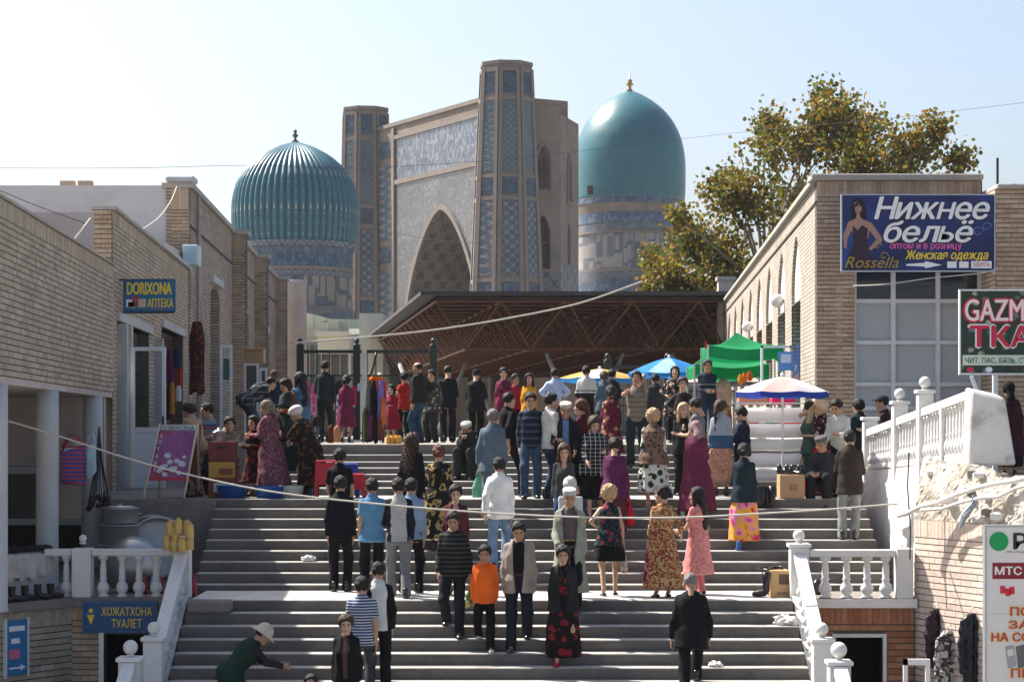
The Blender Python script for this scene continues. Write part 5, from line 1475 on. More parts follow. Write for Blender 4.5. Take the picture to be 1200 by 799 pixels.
    if bottom and bottom[0] == 'pants':
        l2 = lo.copy(); h2 = hi.copy(); h2[2] = max(hip[2] + .17*k, max(q[2] for q in knees) + .14); g = Fld(l2, h2, vx)
        f = np.maximum(torso(g, .008), g.z - hip[2] - .10*k - (0.15 if sit is not None else 0) + 0)
        fl = bottom[2] if len(bottom) > 2 else .026
        for s in (0, 1):
            lg = smin(cone(g, hj[s], knees[s], .092*k*(.6+.4*b), .062*k + fl*.4), cone(g, knees[s], ank[s] + np.array([0, .01, -.045]), .060*k + fl*.4, .046*k + fl), .04)
            ctop = feet[s][2] + (bottom[3] if len(bottom) > 3 else .025)
            lg = np.maximum(lg, ctop - g.z) if len(bottom) < 4 or True else lg
            f = smin(f, lg, .02)
        f = f + wr_noise(g, .0035)
        garment('trousers', f, g, bottom[1])
    elif bottom and bottom[0] == 'skirt':
        hz = zmin + bottom[2]; w = bottom[3] if len(bottom) > 3 else .22; w += .05 * min(1, abs(walk))
        l2 = lo.copy(); l2[2] = hz - .03; l2[:2] -= .12; h2 = hi.copy(); h2[:2] += .12; h2[2] = hip[2] + .16*k; g = Fld(l2, h2, vx)
        w1 = prof[1][1]; d1 = prof[1][2]; kn_y = max(abs(kn[1]) for kn in knees)
        if sit is None:
            f = loft(g, [(hz - hip[2], w, w * .85, .0), ((hz - hip[2]) * .5, lerp(w1, w, .55) + .02, lerp(d1, w*.85, .55) + .03, 0), (-.08, w1 + .022, d1 + .028, 0), (.10*k, prof[2][1] + .014, prof[2][2] + .016, 0)], hip, min(lean, .15) * .3, 0, .05, 8, rng_ph)[0]
        else:
            f = smin(cone(g, hj[0], knees[0], .13*k, .11*k), cone(g, hj[1], knees[1], .13*k, .11*k), .06); f = smin(f, smin(cone(g, knees[0], ank[0], .11*k, .10*k), cone(g, knees[1], ank[1], .11*k, .10*k), .06), .05); f = smin(f, torso(g, .01), .04)
        f = np.maximum(f + wr_noise(g, .0035), hz - g.z)
        garment('skirt', f, g, bottom[1])
    if inner: upper('shirt', inner, .008, -.06 if opening else .1, 'n')
    if top is not None:
        nm = 'dress' if hem < -.45 else 'coat' if hem < -.3 else 'jacket' if infl >= .026 else 'shirt'
        upper(nm, top, infl, hem, slv, opening, sleeve, collar=not fem or infl > .022, lowcut=.07 if fem and infl < .022 else None)
    for ex in extras:
        if isinstance(ex, tuple) and ex[0] == 'vest': upper('vest', ex[1], infl + .014, -.14, 'n', .03 if len(ex) > 2 else 0)
        if isinstance(ex, tuple) and ex[0] == 'belt':
            g = Fld((-.25, -.2, hip[2]), (.25, .25, hip[2] + .2), .02)
            add = loft(g, prof, hip, lean, .016)[0]; add = np.maximum(add, np.abs(g.z - hip[2] - .085*k) - .022); garment('belt', add, g, ex[1])
        if isinstance(ex, tuple) and ex[0] == 'pack':
            c_ = TF((0, -.22, .30)); g = Fld(c_ - .26, c_ + .28, .02)
            q = np.maximum(np.maximum(np.abs(g.x - c_[0]) - .15, np.abs(g.y - c_[1]) - .075), np.abs(g.z - c_[2]) - .20) - .02
            pk = garment('backpack', q, g, ex[1])
            for s in (-1, 1):
                st_ = MB().path([TF((s*.10, -.16, .43)), TF((s*.12, -.06, .535)), TF((s*.12, .08, .49)), TF((s*.13, .125, .36)), TF((s*.14, .06, .2)), TF((s*.13, -.14, .16))], .022, 6).build('strap', ex[2], root, smooth=True)
    # hair, hat, shoes
    def at_head(name, tpl, mats, sc=1.0):
        V, Q, m = tpl; add_mesh(name, (V * hsz * sc) @ Rh.T + hc, Q, mats, root)
    if hair and hair[0] != 'none': at_head('hair', hair_tpl(hair[0], .0105 if Y < 34.5 else .0135), HAIRC[hair[1]])
    if hat: at_head({'scarf': 'headscarf', 'turban': 'headscarf'}.get(hat[0], 'hat'), hat_tpl(hat[0]), hat[1])
    sm = shoes or M_blacklea
    V, Q, m = shoe_tpl(shoe)
    for s in (0, 1):
        a = .14 * (s * 2 - 1); add_mesh('shoe', (V * k) @ rotz(-a).T + feet[s] + np.array([0, -.02, 0]), Q, sm, root)
    Rw = rotz(yaw); W = lambda p: tuple(Rw @ np.array(p) + np.array([x0, Y, zb]))
    PEOPLE[key] = dict(hands=[W(hands[0]), W(hands[1])], hip=W(hip), root=root, yaw=yaw, sh=[W(sh[0]), W(sh[1])], k=k)
    return root
# ================================================================== THE CROWD
def K(*c, rough=.85): return fab('plain', tuple(c), rough=rough)
BLK = K(.007, .007, .0085); NAVY = K(.014, .018, .032); CHAR = K(.03, .03, .033); WHT = K(.62, .62, .60); GREYT = K(.16, .165, .17); LBLUE = K(.22, .31, .43); DKBR = K(.035, .026, .022)
JEAN = fab('denim', (.04, .07, .12)); JEAND = fab('denim', (.022, .038, .07)); MAR = K(.075, .014, .022)
P = person
# ---- lower flight and lower landing
P('D14', 'person in a floppy cream hat bending over the lower steps, dark green vest', 283, 27.6, 1.58, -72, 'f', top=K(.022,.02,.026), infl=.024, bottom=('skirt', BLK, .12, .26), hair=('crop', 'black'), hat=('bucket', K(.50,.44,.36)), lean=.72, armL='reach', armR='reach', extras=(('vest', K(.012,.035,.024)),), head=(0, 15), build=1.15, z=surf(27.0))
P('D10', 'person in a blue and white striped T-shirt walking up behind a woman in black', 424, 27.74, 1.70, 4, top=fab('stripe', (.035,.055,.13), (.50,.52,.54), 27, .62), slv='s', infl=.022, bottom=('pants', K(.05,.055,.065)), armL='down', armR='down', walk=1)
P('D11', 'person in a white and black raglan jacket going up the lower flight', 443, 28.1, 1.72, 6, top=K(.50,.50,.49), sleeve=BLK, infl=.026, bottom=('pants', BLK), armL='swb', armR='down', walk=-1, hair=('crop', 'black'))
P('D12', 'person in a black jacket with sunglasses pushed up on long tied hair', 405, 26.9, 1.62, 176, 'f', top=BLK, infl=.028, opening=.035, inner=K(.10,.05,.05), bottom=('pants', BLK), hair=('updo', 'brown'), armL='down', armR='down', head=(8, 12), skin=2)
P('D13', 'small child whose dark hair just shows at the foot of the steps', 365, 26.4, 1.22, 180, top=K(.2,.05,.04), bottom=('pants', BLK), skin=1)
P('D15', 'elderly person in a black suit climbing the steps alone', 810, 27.9, 1.70, 0, top=K(.006,.007,.008), infl=.034, hem=-.20, bottom=('pants', K(.006,.007,.008), .03), hair=('crop', 'salt'), armL=(.10, .03, -.51), armR=(.10, .06, -.50), walk=1, lean=.16, head=(0, 18), build=1.12, skin=1)
P('D6', 'person in a black jacket over a long black dress with red flowers and red shoes', 660, 28.7, 1.58, 180, 'f', top=K(.014,.016,.02), infl=.028, hem=-.14, opening=.055, inner=fab('floral', (.008,.007,.008), (.16,.015,.02), (.008,.007,.008), 9), bottom=('skirt', fab('floral', (.008,.007,.008), (.18,.015,.02), (.008,.007,.008), 7), .11, .19), hair=('updo', 'black'), armL='down', armR='down', walk=1, head=(0, 12), shoes=K(.25,.01,.03), build=1.1)
P('D7', 'person in a beige zip jacket over black shirt coming down the steps', 608, 29.05, 1.75, 178, top=K(.27,.225,.19), infl=.034, hem=-.15, opening=.075, inner=BLK, bottom=('pants', K(.012,.014,.022)), armL='down', armR='down', walk=1, head=(0, 28), extras=(('belt', K(.05,.04,.03)),), build=1.05, skin=1)
P('D8', 'child in a bright orange tracksuit jacket and white trainers', 568, 29.05, 1.40, 182, top=K(.70,.12,.015), infl=.028, hem=-.13, bottom=('pants', BLK), armL='down', armR='down', walk=-.3, head=(-6, 10), shoes=WHT, skin=1)
P('D9', 'person in a dark patterned sweater with white collar stepping down', 531, 29.35, 1.72, 176, top=fab('stripe', (.012,.014,.016), (.06,.06,.05), 16, .72), infl=.026, hem=-.12, bottom=('pants', K(.014,.015,.02)), armL='carry', armR='swf', walk=-1, head=(0, 26), inner=WHT, skin=1)
P('D5', 'old person in a long pale green robe and white skullcap', 667, 29.9, 1.75, 182, top=K(.24,.25,.20), infl=.036, hem=-.62, opening=.10, inner=K(.10,.075,.085), bottom=('pants', BLK), hair=('crop', 'grey'), hat=('skullcap', K(.42,.42,.42)), armL='down', armR='low', walk=.4, head=(0, 16), extras=(('belt', K(.30,.22,.02)),), skin=1)
P('D2', 'blonde person in a navy print blouse and black knee skirt', 714, 30.84, 1.60, 2, 'f', top=fab('floral', (.012,.016,.035), (.25,.03,.04), (.02,.12,.05), 11), infl=.02, slv='n', hem=-.13, bottom=('skirt', BLK, .50, .205), hair=('curlyshort', 'blond'), armL='hip', armR='carry', walk=.4, build=1.12, skin=2, shoe='low')
P('D3', 'person in a long yellow and burgundy print dress holding a red shopping bag', 776, 30.55, 1.60, 12, 'f', top=fab('big', (.33,.22,.09), (.19,.025,.025), (.40,.29,.13), 24), infl=.02, hem=-.76, bottom=None, hair=('updo', 'black'), armL='carry', armR=(.22, .16, -.40), slv='m', head=(55, 0), build=1.1, shoe='low')
P('D4', 'girl in a pink dress with very long black hair', 817, 31.1, 1.56, 38, 'f', top=fab('big', (.56,.19,.18), (.62,.27,.25), (.46,.13,.13), 30), infl=.018, hem=-.58, slv='s', bottom=('pants', K(.58,.20,.20), .01), hair=('long', 'black'), armL=(.04, .28, -.34), armR='down', head=(30, 0), shoe='low')
P('B12', 'person all in black seen from behind, standing on the lower landing', 399, 31.6, 1.73, 0, top=K(.007,.008,.012), infl=.024, hem=-.10, bottom=('pants', BLK), armL='down', armR='down', walk=0)
P('B13', 'person in a sky blue shirt and black trousers climbing the middle flight', 436, 31.2, 1.70, 8, top=K(.09,.22,.36), infl=.022, slv='s', hem=-.12, bottom=('pants', BLK), armL='down', armR='belly', walk=.5)
P('B14', 'person in a pale grey and navy raglan sweatshirt and grey trousers stepping up', 467, 30.45, 1.72, 6, top=K(.36,.36,.35), sleeve=K(.012,.013,.02), infl=.024, hem=-.10, bottom=('pants', K(.15,.16,.165)), armL='bent', armR='down', walk=-1)
P('B15', 'person in a light blue shirt half hidden behind the grey raglan sweatshirt', 482, 31.2, 1.70, -6, top=LBLUE, infl=.022, bottom=('pants', BLK), armL='belly', armR='down', walk=.4)
P('B16', 'person in a dark maroon top with black hair pinned up, coming down behind others', 534, 31.0, 1.60, 178, 'f', top=MAR, infl=.02, bottom=('skirt', K(.02,.012,.014), .25, .2), hair=('bun', 'black'), armL='down', armR='down', head=(5, 14), skin=2, build=1.1)
P('D1', 'grey-haired person with a pale backpack, beige vest and blue sleeves', 668, 30.4, 1.74, 0, top=K(.012,.03,.11), infl=.022, slv='s', bottom=('pants', K(.20,.17,.13)), hair=('short', 'grey'), armL='bent', armR='bent', extras=(('vest', K(.40,.36,.29)), ('pack', K(.42,.44,.46), BLK)), skin=2)
# ---- middle flight
P('B11', 'person in a black T-shirt beside the red plastic stools', 398, 32.75, 1.70, -4, top=BLK, slv='s', infl=.022, bottom=('pants', NAVY), armL='low', armR='low', walk=.4)
P('B17', 'person in a white sweater and light jeans seen from behind', 585, 32.45, 1.72, 2, top=K(.66,.66,.63), infl=.03, hem=-.11, bottom=('pants', fab('denim', (.13,.21,.32))), armL='swb', armR='down', walk=1)
P('B9', 'person with long wavy brown hair and a black jacket', 481, 33.1, 1.66, -12, 'f', top=K(.014,.015,.02), infl=.028, hem=-.14, bottom=('pants', BLK), hair=('curly', 'brown'), armL='carry', armR='down', head=(-30, 0))
P('B10', 'person in a black dress with large golden flowers', 514, 32.8, 1.64, 0, 'f', top=fab('big', (.012,.011,.010), (.010,.010,.009), (.34,.24,.09), 9), infl=.022, hem=-.70, slv='m', bottom=None, hair=('updo', 'red'), armL='bent', armR='bent', build=1.22)
P('C11', 'person in a dark teal jacket and pink and yellow patterned skirt', 872, 33.0, 1.62, -4, 'f', top=K(.014,.024,.03), infl=.028, hem=-.16, bottom=('skirt', fab('big', (.52,.02,.14), (.66,.32,.04), (.60,.20,.34), 7), .14, .21), hair=('updo', 'black'), armL='bent', armR='down', walk=.5, build=1.08, shoes=K(.05,.1,.3))
P('E1', 'person in a dark brown suit jacket and grey trousers facing a seated trader', 996, 33.1, 1.72, -8, top=DKBR, infl=.03, hem=-.20, bottom=('pants', K(.21,.22,.22)), armL='bent', armR='bent', hair=('short', 'black'))
P('B29', 'person with long brown hair in a grey cardigan and jeans coming down', 661, 33.1, 1.62, 182, 'f', top=K(.045,.047,.05), infl=.02, bottom=('pants', JEAN), hair=('long', 'brown'), armL='down', armR='down', walk=.6, head=(0, 18), skin=2)
P('B30', 'person in a black blouse with a white check looking down at the steps', 697, 34.0, 1.60, 186, 'f', top=fab('check', (.012,.013,.014), (.36,.38,.38), 13), infl=.03, hem=-.20, slv='m', bottom=('skirt', BLK, .3, .21), hair=('bob', 'brown'), armL='bent', armR='low', walk=.4, head=(10, 30), build=1.3, skin=2)
P('B31', 'person in a purple tunic seen from behind with a red carrier bag', 719, 33.1, 1.60, -8, 'f', top=K(.085,.018,.06), infl=.026, hem=-.22, bottom=('skirt', K(.07,.016,.025), .12, .19), hair=('updo', 'black'), armL='bent', armR='carry', head=(0, 20), lean=.12, build=1.15)
P('C8', 'person in a long maroon coat and dusty pink headscarf', 818, 33.75, 1.56, 6, 'f', top=K(.12,.022,.05), infl=.034, hem=-.76, bottom=None, hair=None, hat=('scarf', fab('floral', (.24,.15,.16), (.34,.24,.24), (.16,.08,.1), 30)), armL='down', armR='bent', head=(0, 15), lean=.1, build=1.2)
P('C7', 'blond person in a spotted brown waistcoat and white skirt with dark flowers', 767, 34.05, 1.60, 4, 'f', top=fab('floral', (.58,.58,.54), (.02,.05,.025), (.03,.03,.03), 9), slv='m', infl=.02, hem=-.10, bottom=('skirt', fab('floral', (.60,.60,.55), (.014,.05,.02), (.012,.012,.012), 7), .27, .24), hair=('curlyshort', 'blond'), armL='down', armR='down', extras=(('vest', fab('floral', (.18,.12,.085), (.06,.035,.03), (.18,.12,.085), 16)),), build=1.32, shoe='low', shoes=K(.3,.25,.2))
P('B18', 'person in a grey-blue suit carrying a pale green plastic bag', 577, 34.0, 1.72, -10, top=K(.10,.135,.17), infl=.032, hem=-.20, bottom=('pants', K(.11,.14,.17)), armL='carry', armR='down', walk=.5, hair=('short', 'salt'))
P('B27', 'person in a dark suit, blue tie and patterned skullcap coming down', 663, 34.25, 1.72, 178, top=K(.014,.014,.018), infl=.032, hem=-.2, opening=.05, inner=K(.12,.2,.36), bottom=('pants', K(.015,.016,.02)), hair=('crop', 'salt'), hat=('skullcap', K(.40,.37,.32)), armL='low', armR='bent', walk=.5, head=(4, 18), skin=1)
P('B23', 'person in a navy sweater with broad grey stripes and blue jeans', 622, 34.5, 1.73, 180, top=fab('stripe', (.015,.02,.035), (.05,.06,.085), 9, .62), infl=.024, bottom=('pants', JEAN), armL='down', armR='down', walk=.4, head=(0, 14))
P('B26', 'person in a white shirt turning aside with a clear shopping bag', 646, 34.45, 1.72, -58, top=K(.52,.50,.45), infl=.026, bottom=('pants', JEAND), armL='low', armR='carry', head=(-20, 0))
P('B28', 'person in dark red with a ponytail in profile behind the suit and skullcap', 681, 34.8, 1.62, 62, 'f', top=K(.06,.012,.018), infl=.022, bottom=('skirt', K(.03,.01,.012), .2, .2), hair=('pony', 'red'), armL='bent', armR='bent', skin=2)
# ---- upper landing
P('B19', 'person all in black striding across the upper landing', 596, 35.6, 1.76, -52, top=BLK, slv='m', infl=.024, bottom=('pants', BLK), armL='swf', armR='swb', walk=1.5, z=1.29, hair=('crop', 'black'))
P('C3', 'blonde girl in black standing on the upper landing facing down', 801, 36.1, 1.58, 184, 'f', top=K(.012,.012,.013), infl=.024, hem=-.14, bottom=('pants', BLK), hair=('long', 'blond'), armL='chest', armR='down', head=(6, 0), skin=2)
P('C6', 'dark-haired person in a grey shirt half hidden by the maroon coat', 816, 35.1, 1.64, 62, top=K(.13,.14,.15), slv='s', infl=.022, bottom=('pants', BLK), armL='bent', armR='bent', head=(0, 22))
P('C9', 'person in a pale denim jacket and peach skirt with a long dark braid', 845, 36.0, 1.63, -6, 'f', top=fab('bands', (.27,.32,.37), ((0, 1.02, (.035,.085,.16)),)), infl=.028, hem=-.06, bottom=('skirt', fab('floral', (.40,.21,.14), (.46,.28,.19), (.26,.10,.07), 13), .24, .2), hair=('braid', 'brown'), armL='down', armR='down', head=(-38, 0), build=1.12)
P('C10', 'child in a navy jacket standing by the white rolls', 869, 36.15, 1.50, 66, top=NAVY, infl=.03, hem=-.14, bottom=('pants', NAVY), armL='bent', armR='down', head=(10, 18), skin=2)
# ---- left terrace traders
P('A1', 'person in a beige sweater and patterned brown trousers behind the sandwich board', 228, 35.6, 1.62, 50, 'f', top=K(.36,.25,.165), infl=.026, hem=-.14, bottom=('pants', fab('floral', (.30,.22,.17), (.09,.03,.03), (.10,.05,.04), 11), .04), hair=('updo', 'black'), armL='reach', armR='reach', lean=.35, z=1.29, head=(20, 0), build=1.15)
P('A2', 'boy in a grey T-shirt with a red and blue chest stripe', 243, 36.8, 1.58, 140, top=fab('bands', (.22,.25,.28), ((1.13, 1.165, (.30,.03,.04)), (1.18, 1.21, (.03,.05,.2)))), slv='s', infl=.022, bottom=('pants', NAVY), armL='bent', armR='low', z=1.29, head=(-30, 8))
P('A3', 'person in a tan cardigan sitting with a hand at the mouth', 270, 36.6, 1.60, 170, 'f', top=K(.21,.165,.115), infl=.024, bottom=('pants', BLK), hair=('pony', 'black'), armL='face', armR='belly', z=1.29, sit=.50, head=(18, 8))
P('A4', 'person in a black and white plaid jacket bending deeply over goods', 297, 45.0, 1.74, -62, top=fab('check', (.02,.024,.028), (.16,.18,.19), 6), infl=.04, hem=-.12, bottom=('pants', K(.035,.05,.055), .04), lean=1.0, armL='low', armR='low', z=2.14, head=(0, -10), hair=('crop', 'black'), build=1.15)
P('A5', 'person in navy with a patterned headscarf at the back of the shop row', 322, 46.5, 1.60, -20, 'f', top=K(.014,.024,.055), infl=.028, hem=-.2, bottom=('skirt', NAVY, .2, .2), hair=None, hat=('scarf', fab('floral', (.10,.045,.04), (.22,.15,.12), (.03,.02,.02), 30)), armL='bent', armR='bent', z=2.14)
P('A6', 'person in a dark green vest with rust sleeves holding a yellow bag', 338, 38.0, 1.60, 150, 'f', top=K(.13,.035,.014), infl=.026, bottom=('skirt', K(.03,.028,.025), .15, .2), hair=('bob', 'black'), armL='bent', armR=(.05,.12,-.44), extras=(('vest', K(.018,.034,.034)),), lean=.15, head=(-20, 25))
P('A7', 'person in a denim jacket with long black hair on the stair edge', 352, 38.4, 1.62, 20, 'f', top=fab('denim', (.06,.11,.16)), infl=.028, bottom=('skirt', MAR, .2, .2), hair=('long', 'black'), armL='bent', armR='down', head=(35, 0))
P('A8', 'small child in black and red flowers among the traders', 297, 35.6, 1.34, 150, 'f', top=fab('floral', (.02,.012,.012), (.20,.03,.02), (.10,.03,.02), 9), infl=.022, hem=-.60, bottom=None, hair=('bob', 'black'), armL='bent', armR='bent', z=1.29)
P('A9', 'person in a long mauve patterned dress and flowered headscarf', 316, 35.3, 1.62, 62, 'f', top=fab('floral', (.15,.055,.07), (.25,.12,.13), (.06,.02,.03), 15), infl=.03, hem=-.74, bottom=None, hair=None, hat=('scarf', fab('floral', (.20,.15,.12), (.06,.05,.05), (.32,.26,.2), 22)), armL='bent', armR='carry', z=1.29, head=(10, 15), lean=.12, build=1.25)
P('A10', 'person in a white headscarf and black flowered dress stooping to trade', 358, 35.3, 1.56, 68, 'f', top=fab('floral', (.013,.010,.010), (.12,.055,.018), (.013,.010,.010), 12), infl=.032, hem=-.72, bottom=None, hair=None, hat=('turban', K(.56,.48,.46)), armL='reach', armR='bent', z=1.29, lean=.42, head=(0, 18), build=1.25)
# ---- upper flight
P('B8', 'person in dark clothes and a pale cap sitting on the steps, hands at the face', 549, 37.6, 1.70, 168, top=K(.018,.021,.02), infl=.034, bottom=('pants', K(.02,.022,.022), .04), hair=('crop', 'black'), hat=('skullcap', K(.30,.30,.29)), armL='face', armR='face', sit=.15, z=1.52, lean=.22, head=(0, 14), skin=3)
P('B32', 'girl in a burgundy flowered velvet dress on the upper steps', 716, 38.0, 1.46, -6, 'f', top=fab('floral', (.10,.014,.03), (.34,.19,.10), (.03,.008,.012), 9), infl=.024, hem=-.62, bottom=None, hair=('updo', 'black'), armL='bent', armR='bent')
P('B35', 'person in a beige tank top with bare shoulders pointing ahead', 746, 37.95, 1.74, 176, top=fab('stripe', (.20,.165,.125), (.10,.085,.07), 11, .8), slv='n', infl=.020, bottom=('pants', K(.02,.028,.03)), armL='phone', armR='point', skin=1, head=(0, 0), build=1.06)
P('C2', 'person in black with sunglasses on the upper steps', 800, 38.0, 1.62, 182, 'f', top=fab('floral', (.014,.013,.014), (.05,.045,.05), (.014,.013,.014), 20), infl=.022, bottom=('pants', BLK), hair=('updo', 'brown'), armL='down', armR='hip', lean=.02, skin=2)
# ---- plaza edge, left to right
P('A11', 'tall person in dark green shirt and trousers with the back turned, before the fence', 381, 46.2, 1.80, -8, top=K(.018,.026,.026), infl=.026, hem=-.02, bottom=('pants', K(.016,.022,.024)), armL='bent', armR='down', hair=('crop', 'black'))
P('A12', 'girl in a magenta dress among hanging clothes by the gate post', 406, 47.5, 1.50, -14, 'f', top=K(.15,.02,.055), infl=.024, hem=-.5, bottom=None, hair=('updo', 'black'), armL='down', armR='bent')
P('B2', 'child in red peeping from behind the scarf rack', 459, 47.5, 1.28, 150, 'f', top=K(.24,.016,.03), infl=.026, hem=-.5, bottom=None, hair=('bob', 'black'), armL='bent', armR='down', skin=2)
P('B3', 'person in a red and black striped T-shirt and black trousers', 474, 49.4, 1.64, 28, 'f', top=fab('stripe', (.42,.02,.016), (.05,.01,.012), 17, .72), slv='s', infl=.022, bottom=('pants', BLK), hair=('updo', 'black'), armL='hip', armR='bent')
P('B4', 'stocky balding person in a dark bomber jacket and blue trousers in profile', 490, 45.6, 1.75, 60, top=K(.020,.017,.015), infl=.038, hem=-.06, bottom=('pants', K(.022,.05,.085), .035), hair=('bald', 'black'), armL='down', armR='hip', build=1.18, skin=1)
P('B5', 'person in a black and white blotched blouse behind the bomber jacket', 506, 47.2, 1.62, 160, 'f', top=fab('floral', (.05,.045,.04), (.36,.33,.28), (.03,.025,.02), 13), infl=.024, hem=-.2, bottom=('pants', K(.03,.025,.02)), hair=('updo', 'black'), armL='down', armR='bent')
P('B6', 'person in a black tracksuit with white side stripes', 525, 48.6, 1.76, 4, top=K(.011,.012,.016), infl=.03, hem=-.12, bottom=('pants', K(.011,.012,.016), .036), armL='belly', armR='bent', head=(0, 22))
P('B7', 'person in a dark cap and thick black jacket with bowed head', 558, 50.2, 1.72, -4, top=K(.012,.013,.015), infl=.044, hem=-.16, bottom=('pants', BLK, .036), hair=('crop', 'black'), hat=('cap', BLK), armL='bent', armR='bent', head=(0, 24), build=1.12)
P('B20', 'person in a burgundy velvet dress with black hair swept up', 590, 46.8, 1.66, 178, 'f', top=fab('floral', (.14,.014,.04), (.035,.012,.015), (.22,.03,.07), 8), infl=.024, hem=-.66, bottom=None, hair=('bun', 'black'), armL='down', armR='down', skin=2)
P('B21', 'person in a red top behind the burgundy velvet dress', 604, 49.0, 1.58, 200, 'f', top=K(.24,.015,.035), infl=.022, bottom=('pants', BLK), hair=('updo', 'black'), armL='bent', armR='down')
P('B22', 'girl in a mustard yellow top with long black hair', 620, 48.6, 1.58, 184, 'f', top=K(.50,.24,.018), infl=.022, slv='m', hem=-.2, bottom=('pants', BLK), hair=('long', 'black'), armL='down', armR='down', skin=2)
P('B24', 'person in a pale blue shirt with sleeves rolled, back turned on the plaza', 650, 50.0, 1.75, 2, top=K(.38,.47,.66), infl=.03, slv='m', hem=-.06, bottom=('pants', NAVY), armL='hip', armR='hip')
P('B25', 'person in a white and black banded sweater on the plaza', 687, 48.4, 1.76, 2, top=fab('bands', (.55,.55,.53), ((0, 1.12, (.012,.012,.014)), (1.16, 1.185, (.012,.012,.014)))), infl=.03, hem=-.1, bottom=('pants', BLK), armL='bent', armR='bent')
P('B33', 'person in a dark jacket turned away beside the orange and blue umbrella', 717, 50.5, 1.74, -30, top=K(.016,.017,.022), infl=.03, hem=-.16, bottom=('pants', BLK), armL='down', armR='bent')
P('B34', 'person in a blue-grey cardigan with light brown hair', 708, 47.6, 1.60, 16, 'f', top=K(.055,.09,.12), infl=.026, hem=-.16, bottom=('skirt', CHAR, .2, .2), hair=('updo', 'brown'), armL='bent', armR='down')
P('C1', 'person in a black blouse with large pale flowers looking up', 791, 45.8, 1.66, 176, 'f', top=fab('floral', (.012,.012,.014), (.42,.22,.14), (.20,.20,.24), 9), infl=.03, hem=-.3, slv='m', bottom=('pants', BLK), hair=('bob', 'black'), armL='down', armR='hip', head=(0, -12), build=1.2, skin=2)
P('C4', 'person in a navy sweater with thin white lines, hands together', 829, 44.6, 1.76, 186, top=fab('bands', (.015,.024,.038), ((1.22, 1.232, (.36,.38,.4)), (1.12, 1.13, (.2,.22,.24)))), infl=.028, hem=-.12, bottom=('pants', JEAND), armL='belly', armR='belly', build=1.06, skin=1)
P('C5', 'person in a pale pink top behind the navy sweater', 847, 46.6, 1.66, 150, 'f', top=K(.50,.30,.27), infl=.024, bottom=('skirt', K(.2,.1,.08), .2, .2), hair=('updo', 'black'), armL='down', armR='bent')
P('B36', 'person in a dark coat glimpsed between the tank top and the flowered blouse', 768, 49.5, 1.6, 10, top=K(.03,.03,.035), infl=.03, bottom=('pants', BLK), hair=('short', 'black'))
# ---- right-hand traders
P('E2', 'elderly trader in a dark skullcap sitting on a step beside the cardboard box', 966, 34.9, 1.70, 158, top=K(.025,.026,.03), infl=.036, bottom=('pants', K(.015,.016,.018), .04), hair=('crop', 'salt'), hat=('skullcap', fab('check', (.03,.03,.03), (.28,.28,.28), 40)), armL='belly', armR='knee', sit=.30, z=1.14, lean=.30, head=(-12, 10), skin=1, inner=K(.08,.085,.09))
P('E3', 'person in a black blouse, red skirt and ruffled cream headscarf in profile', 962, 36.0, 1.62, 70, 'f', top=fab('floral', (.02,.012,.014), (.10,.02,.03), (.3,.26,.24), 8), infl=.026, slv='s', bottom=('skirt', K(.55,.02,.015), .2, .21), hair=None, hat=('turban', K(.52,.42,.28)), armL='bent', armR='down', build=1.1, skin=2)
P('E4', 'person in a beige shirt and dark green vest with a hand at the ear', 949, 36.15, 1.60, 64, 'f', top=K(.42,.33,.22), infl=.026, bottom=('skirt', K(.03,.05,.05), .2, .21), hair=('updo', 'black'), armL='phone', armR='down', extras=(('vest', K(.05,.085,.08)),))
P('E5', 'person in a white shirt leaning between the traders', 984, 35.2, 1.66, 150, top=K(.52,.52,.48), infl=.026, bottom=('pants', BLK), armL='bent', armR='low', lean=.3, head=(-10, 22), skin=1, z=1.29)
P('E6', 'person in a dark teal coat beside the white balustrade end', 1006, 37.4, 1.66, 30, 'f', top=K(.014,.026,.03), infl=.034, hem=-.3, bottom=('pants', BLK), hair=('updo', 'black'), armL='bent', armR='bent', z=1.30)
P('E7', 'person in a dark cap seen over the white balustrade', 1034, 37.0, 1.72, 80, top=K(.03,.02,.02), infl=.03, bottom=('pants', BLK), hair=('crop', 'black'), hat=('cap', K(.02,.022,.026)), armL='bent', armR='down', z=1.30)
P('E8', 'person in a dark maroon coat with a black scarf by the fabric sign post', 1182, 34.6, 1.60, 4, 'f', top=K(.035,.010,.016), infl=.034, hem=-.5, bottom=('skirt', BLK, .2, .22), hair=None, hat=('scarf', BLK), armL='bent', armR='carry', z=1.60, build=1.15)
# ================================================================== BALUSTRADES
def bal_mesh(h, r=.05, mat=M_white):
    key = ('bal', round(h, 3), r, mat.name)
    if key not in MATS:
        pr = [(1.15, 0), (1.15, .05), (.8, .07), (.8, .10), (1.25, .17), (1.3, .24), (1.1, .31), (.62, .40), (.80, .44), (.80, .47), (.62, .50), (.72, .62), (.62, .78), (.50, .86), (.8, .89), (.8, .92), (1.1, .94), (1.1, 1.0)]
        me = MB().lathe([(r * a, h * b) for a, b in pr], 14).mesh('baluster', mat)
        me.polygons.foreach_set('use_smooth', [True] * len(me.polygons)); MATS[key] = me
    return MATS[key]
def newel(parent, x, d, z0, z1, w=.13, ball=.085, cap=True):
    o = MB().box(x-w, x+w, d-w, d+w, z0, z1).build('post', M_white, parent, bevel=.008)
    if cap: MB().box(x-w-.03, x+w+.03, d-w-.03, d+w+.03, z1+.001, z1+.06).build('post_cap', M_white, o, bevel=.012)
    if ball:
        MB().lathe([(.05, 0), (.045, .03)], 12, (x, d, z1+.06)).build('ball_neck', M_white, o, smooth=True)
        MB().sphere((x, d, z1 + .085 + ball), ball, 18).build('ball', M_white, o, smooth=True)
    return o
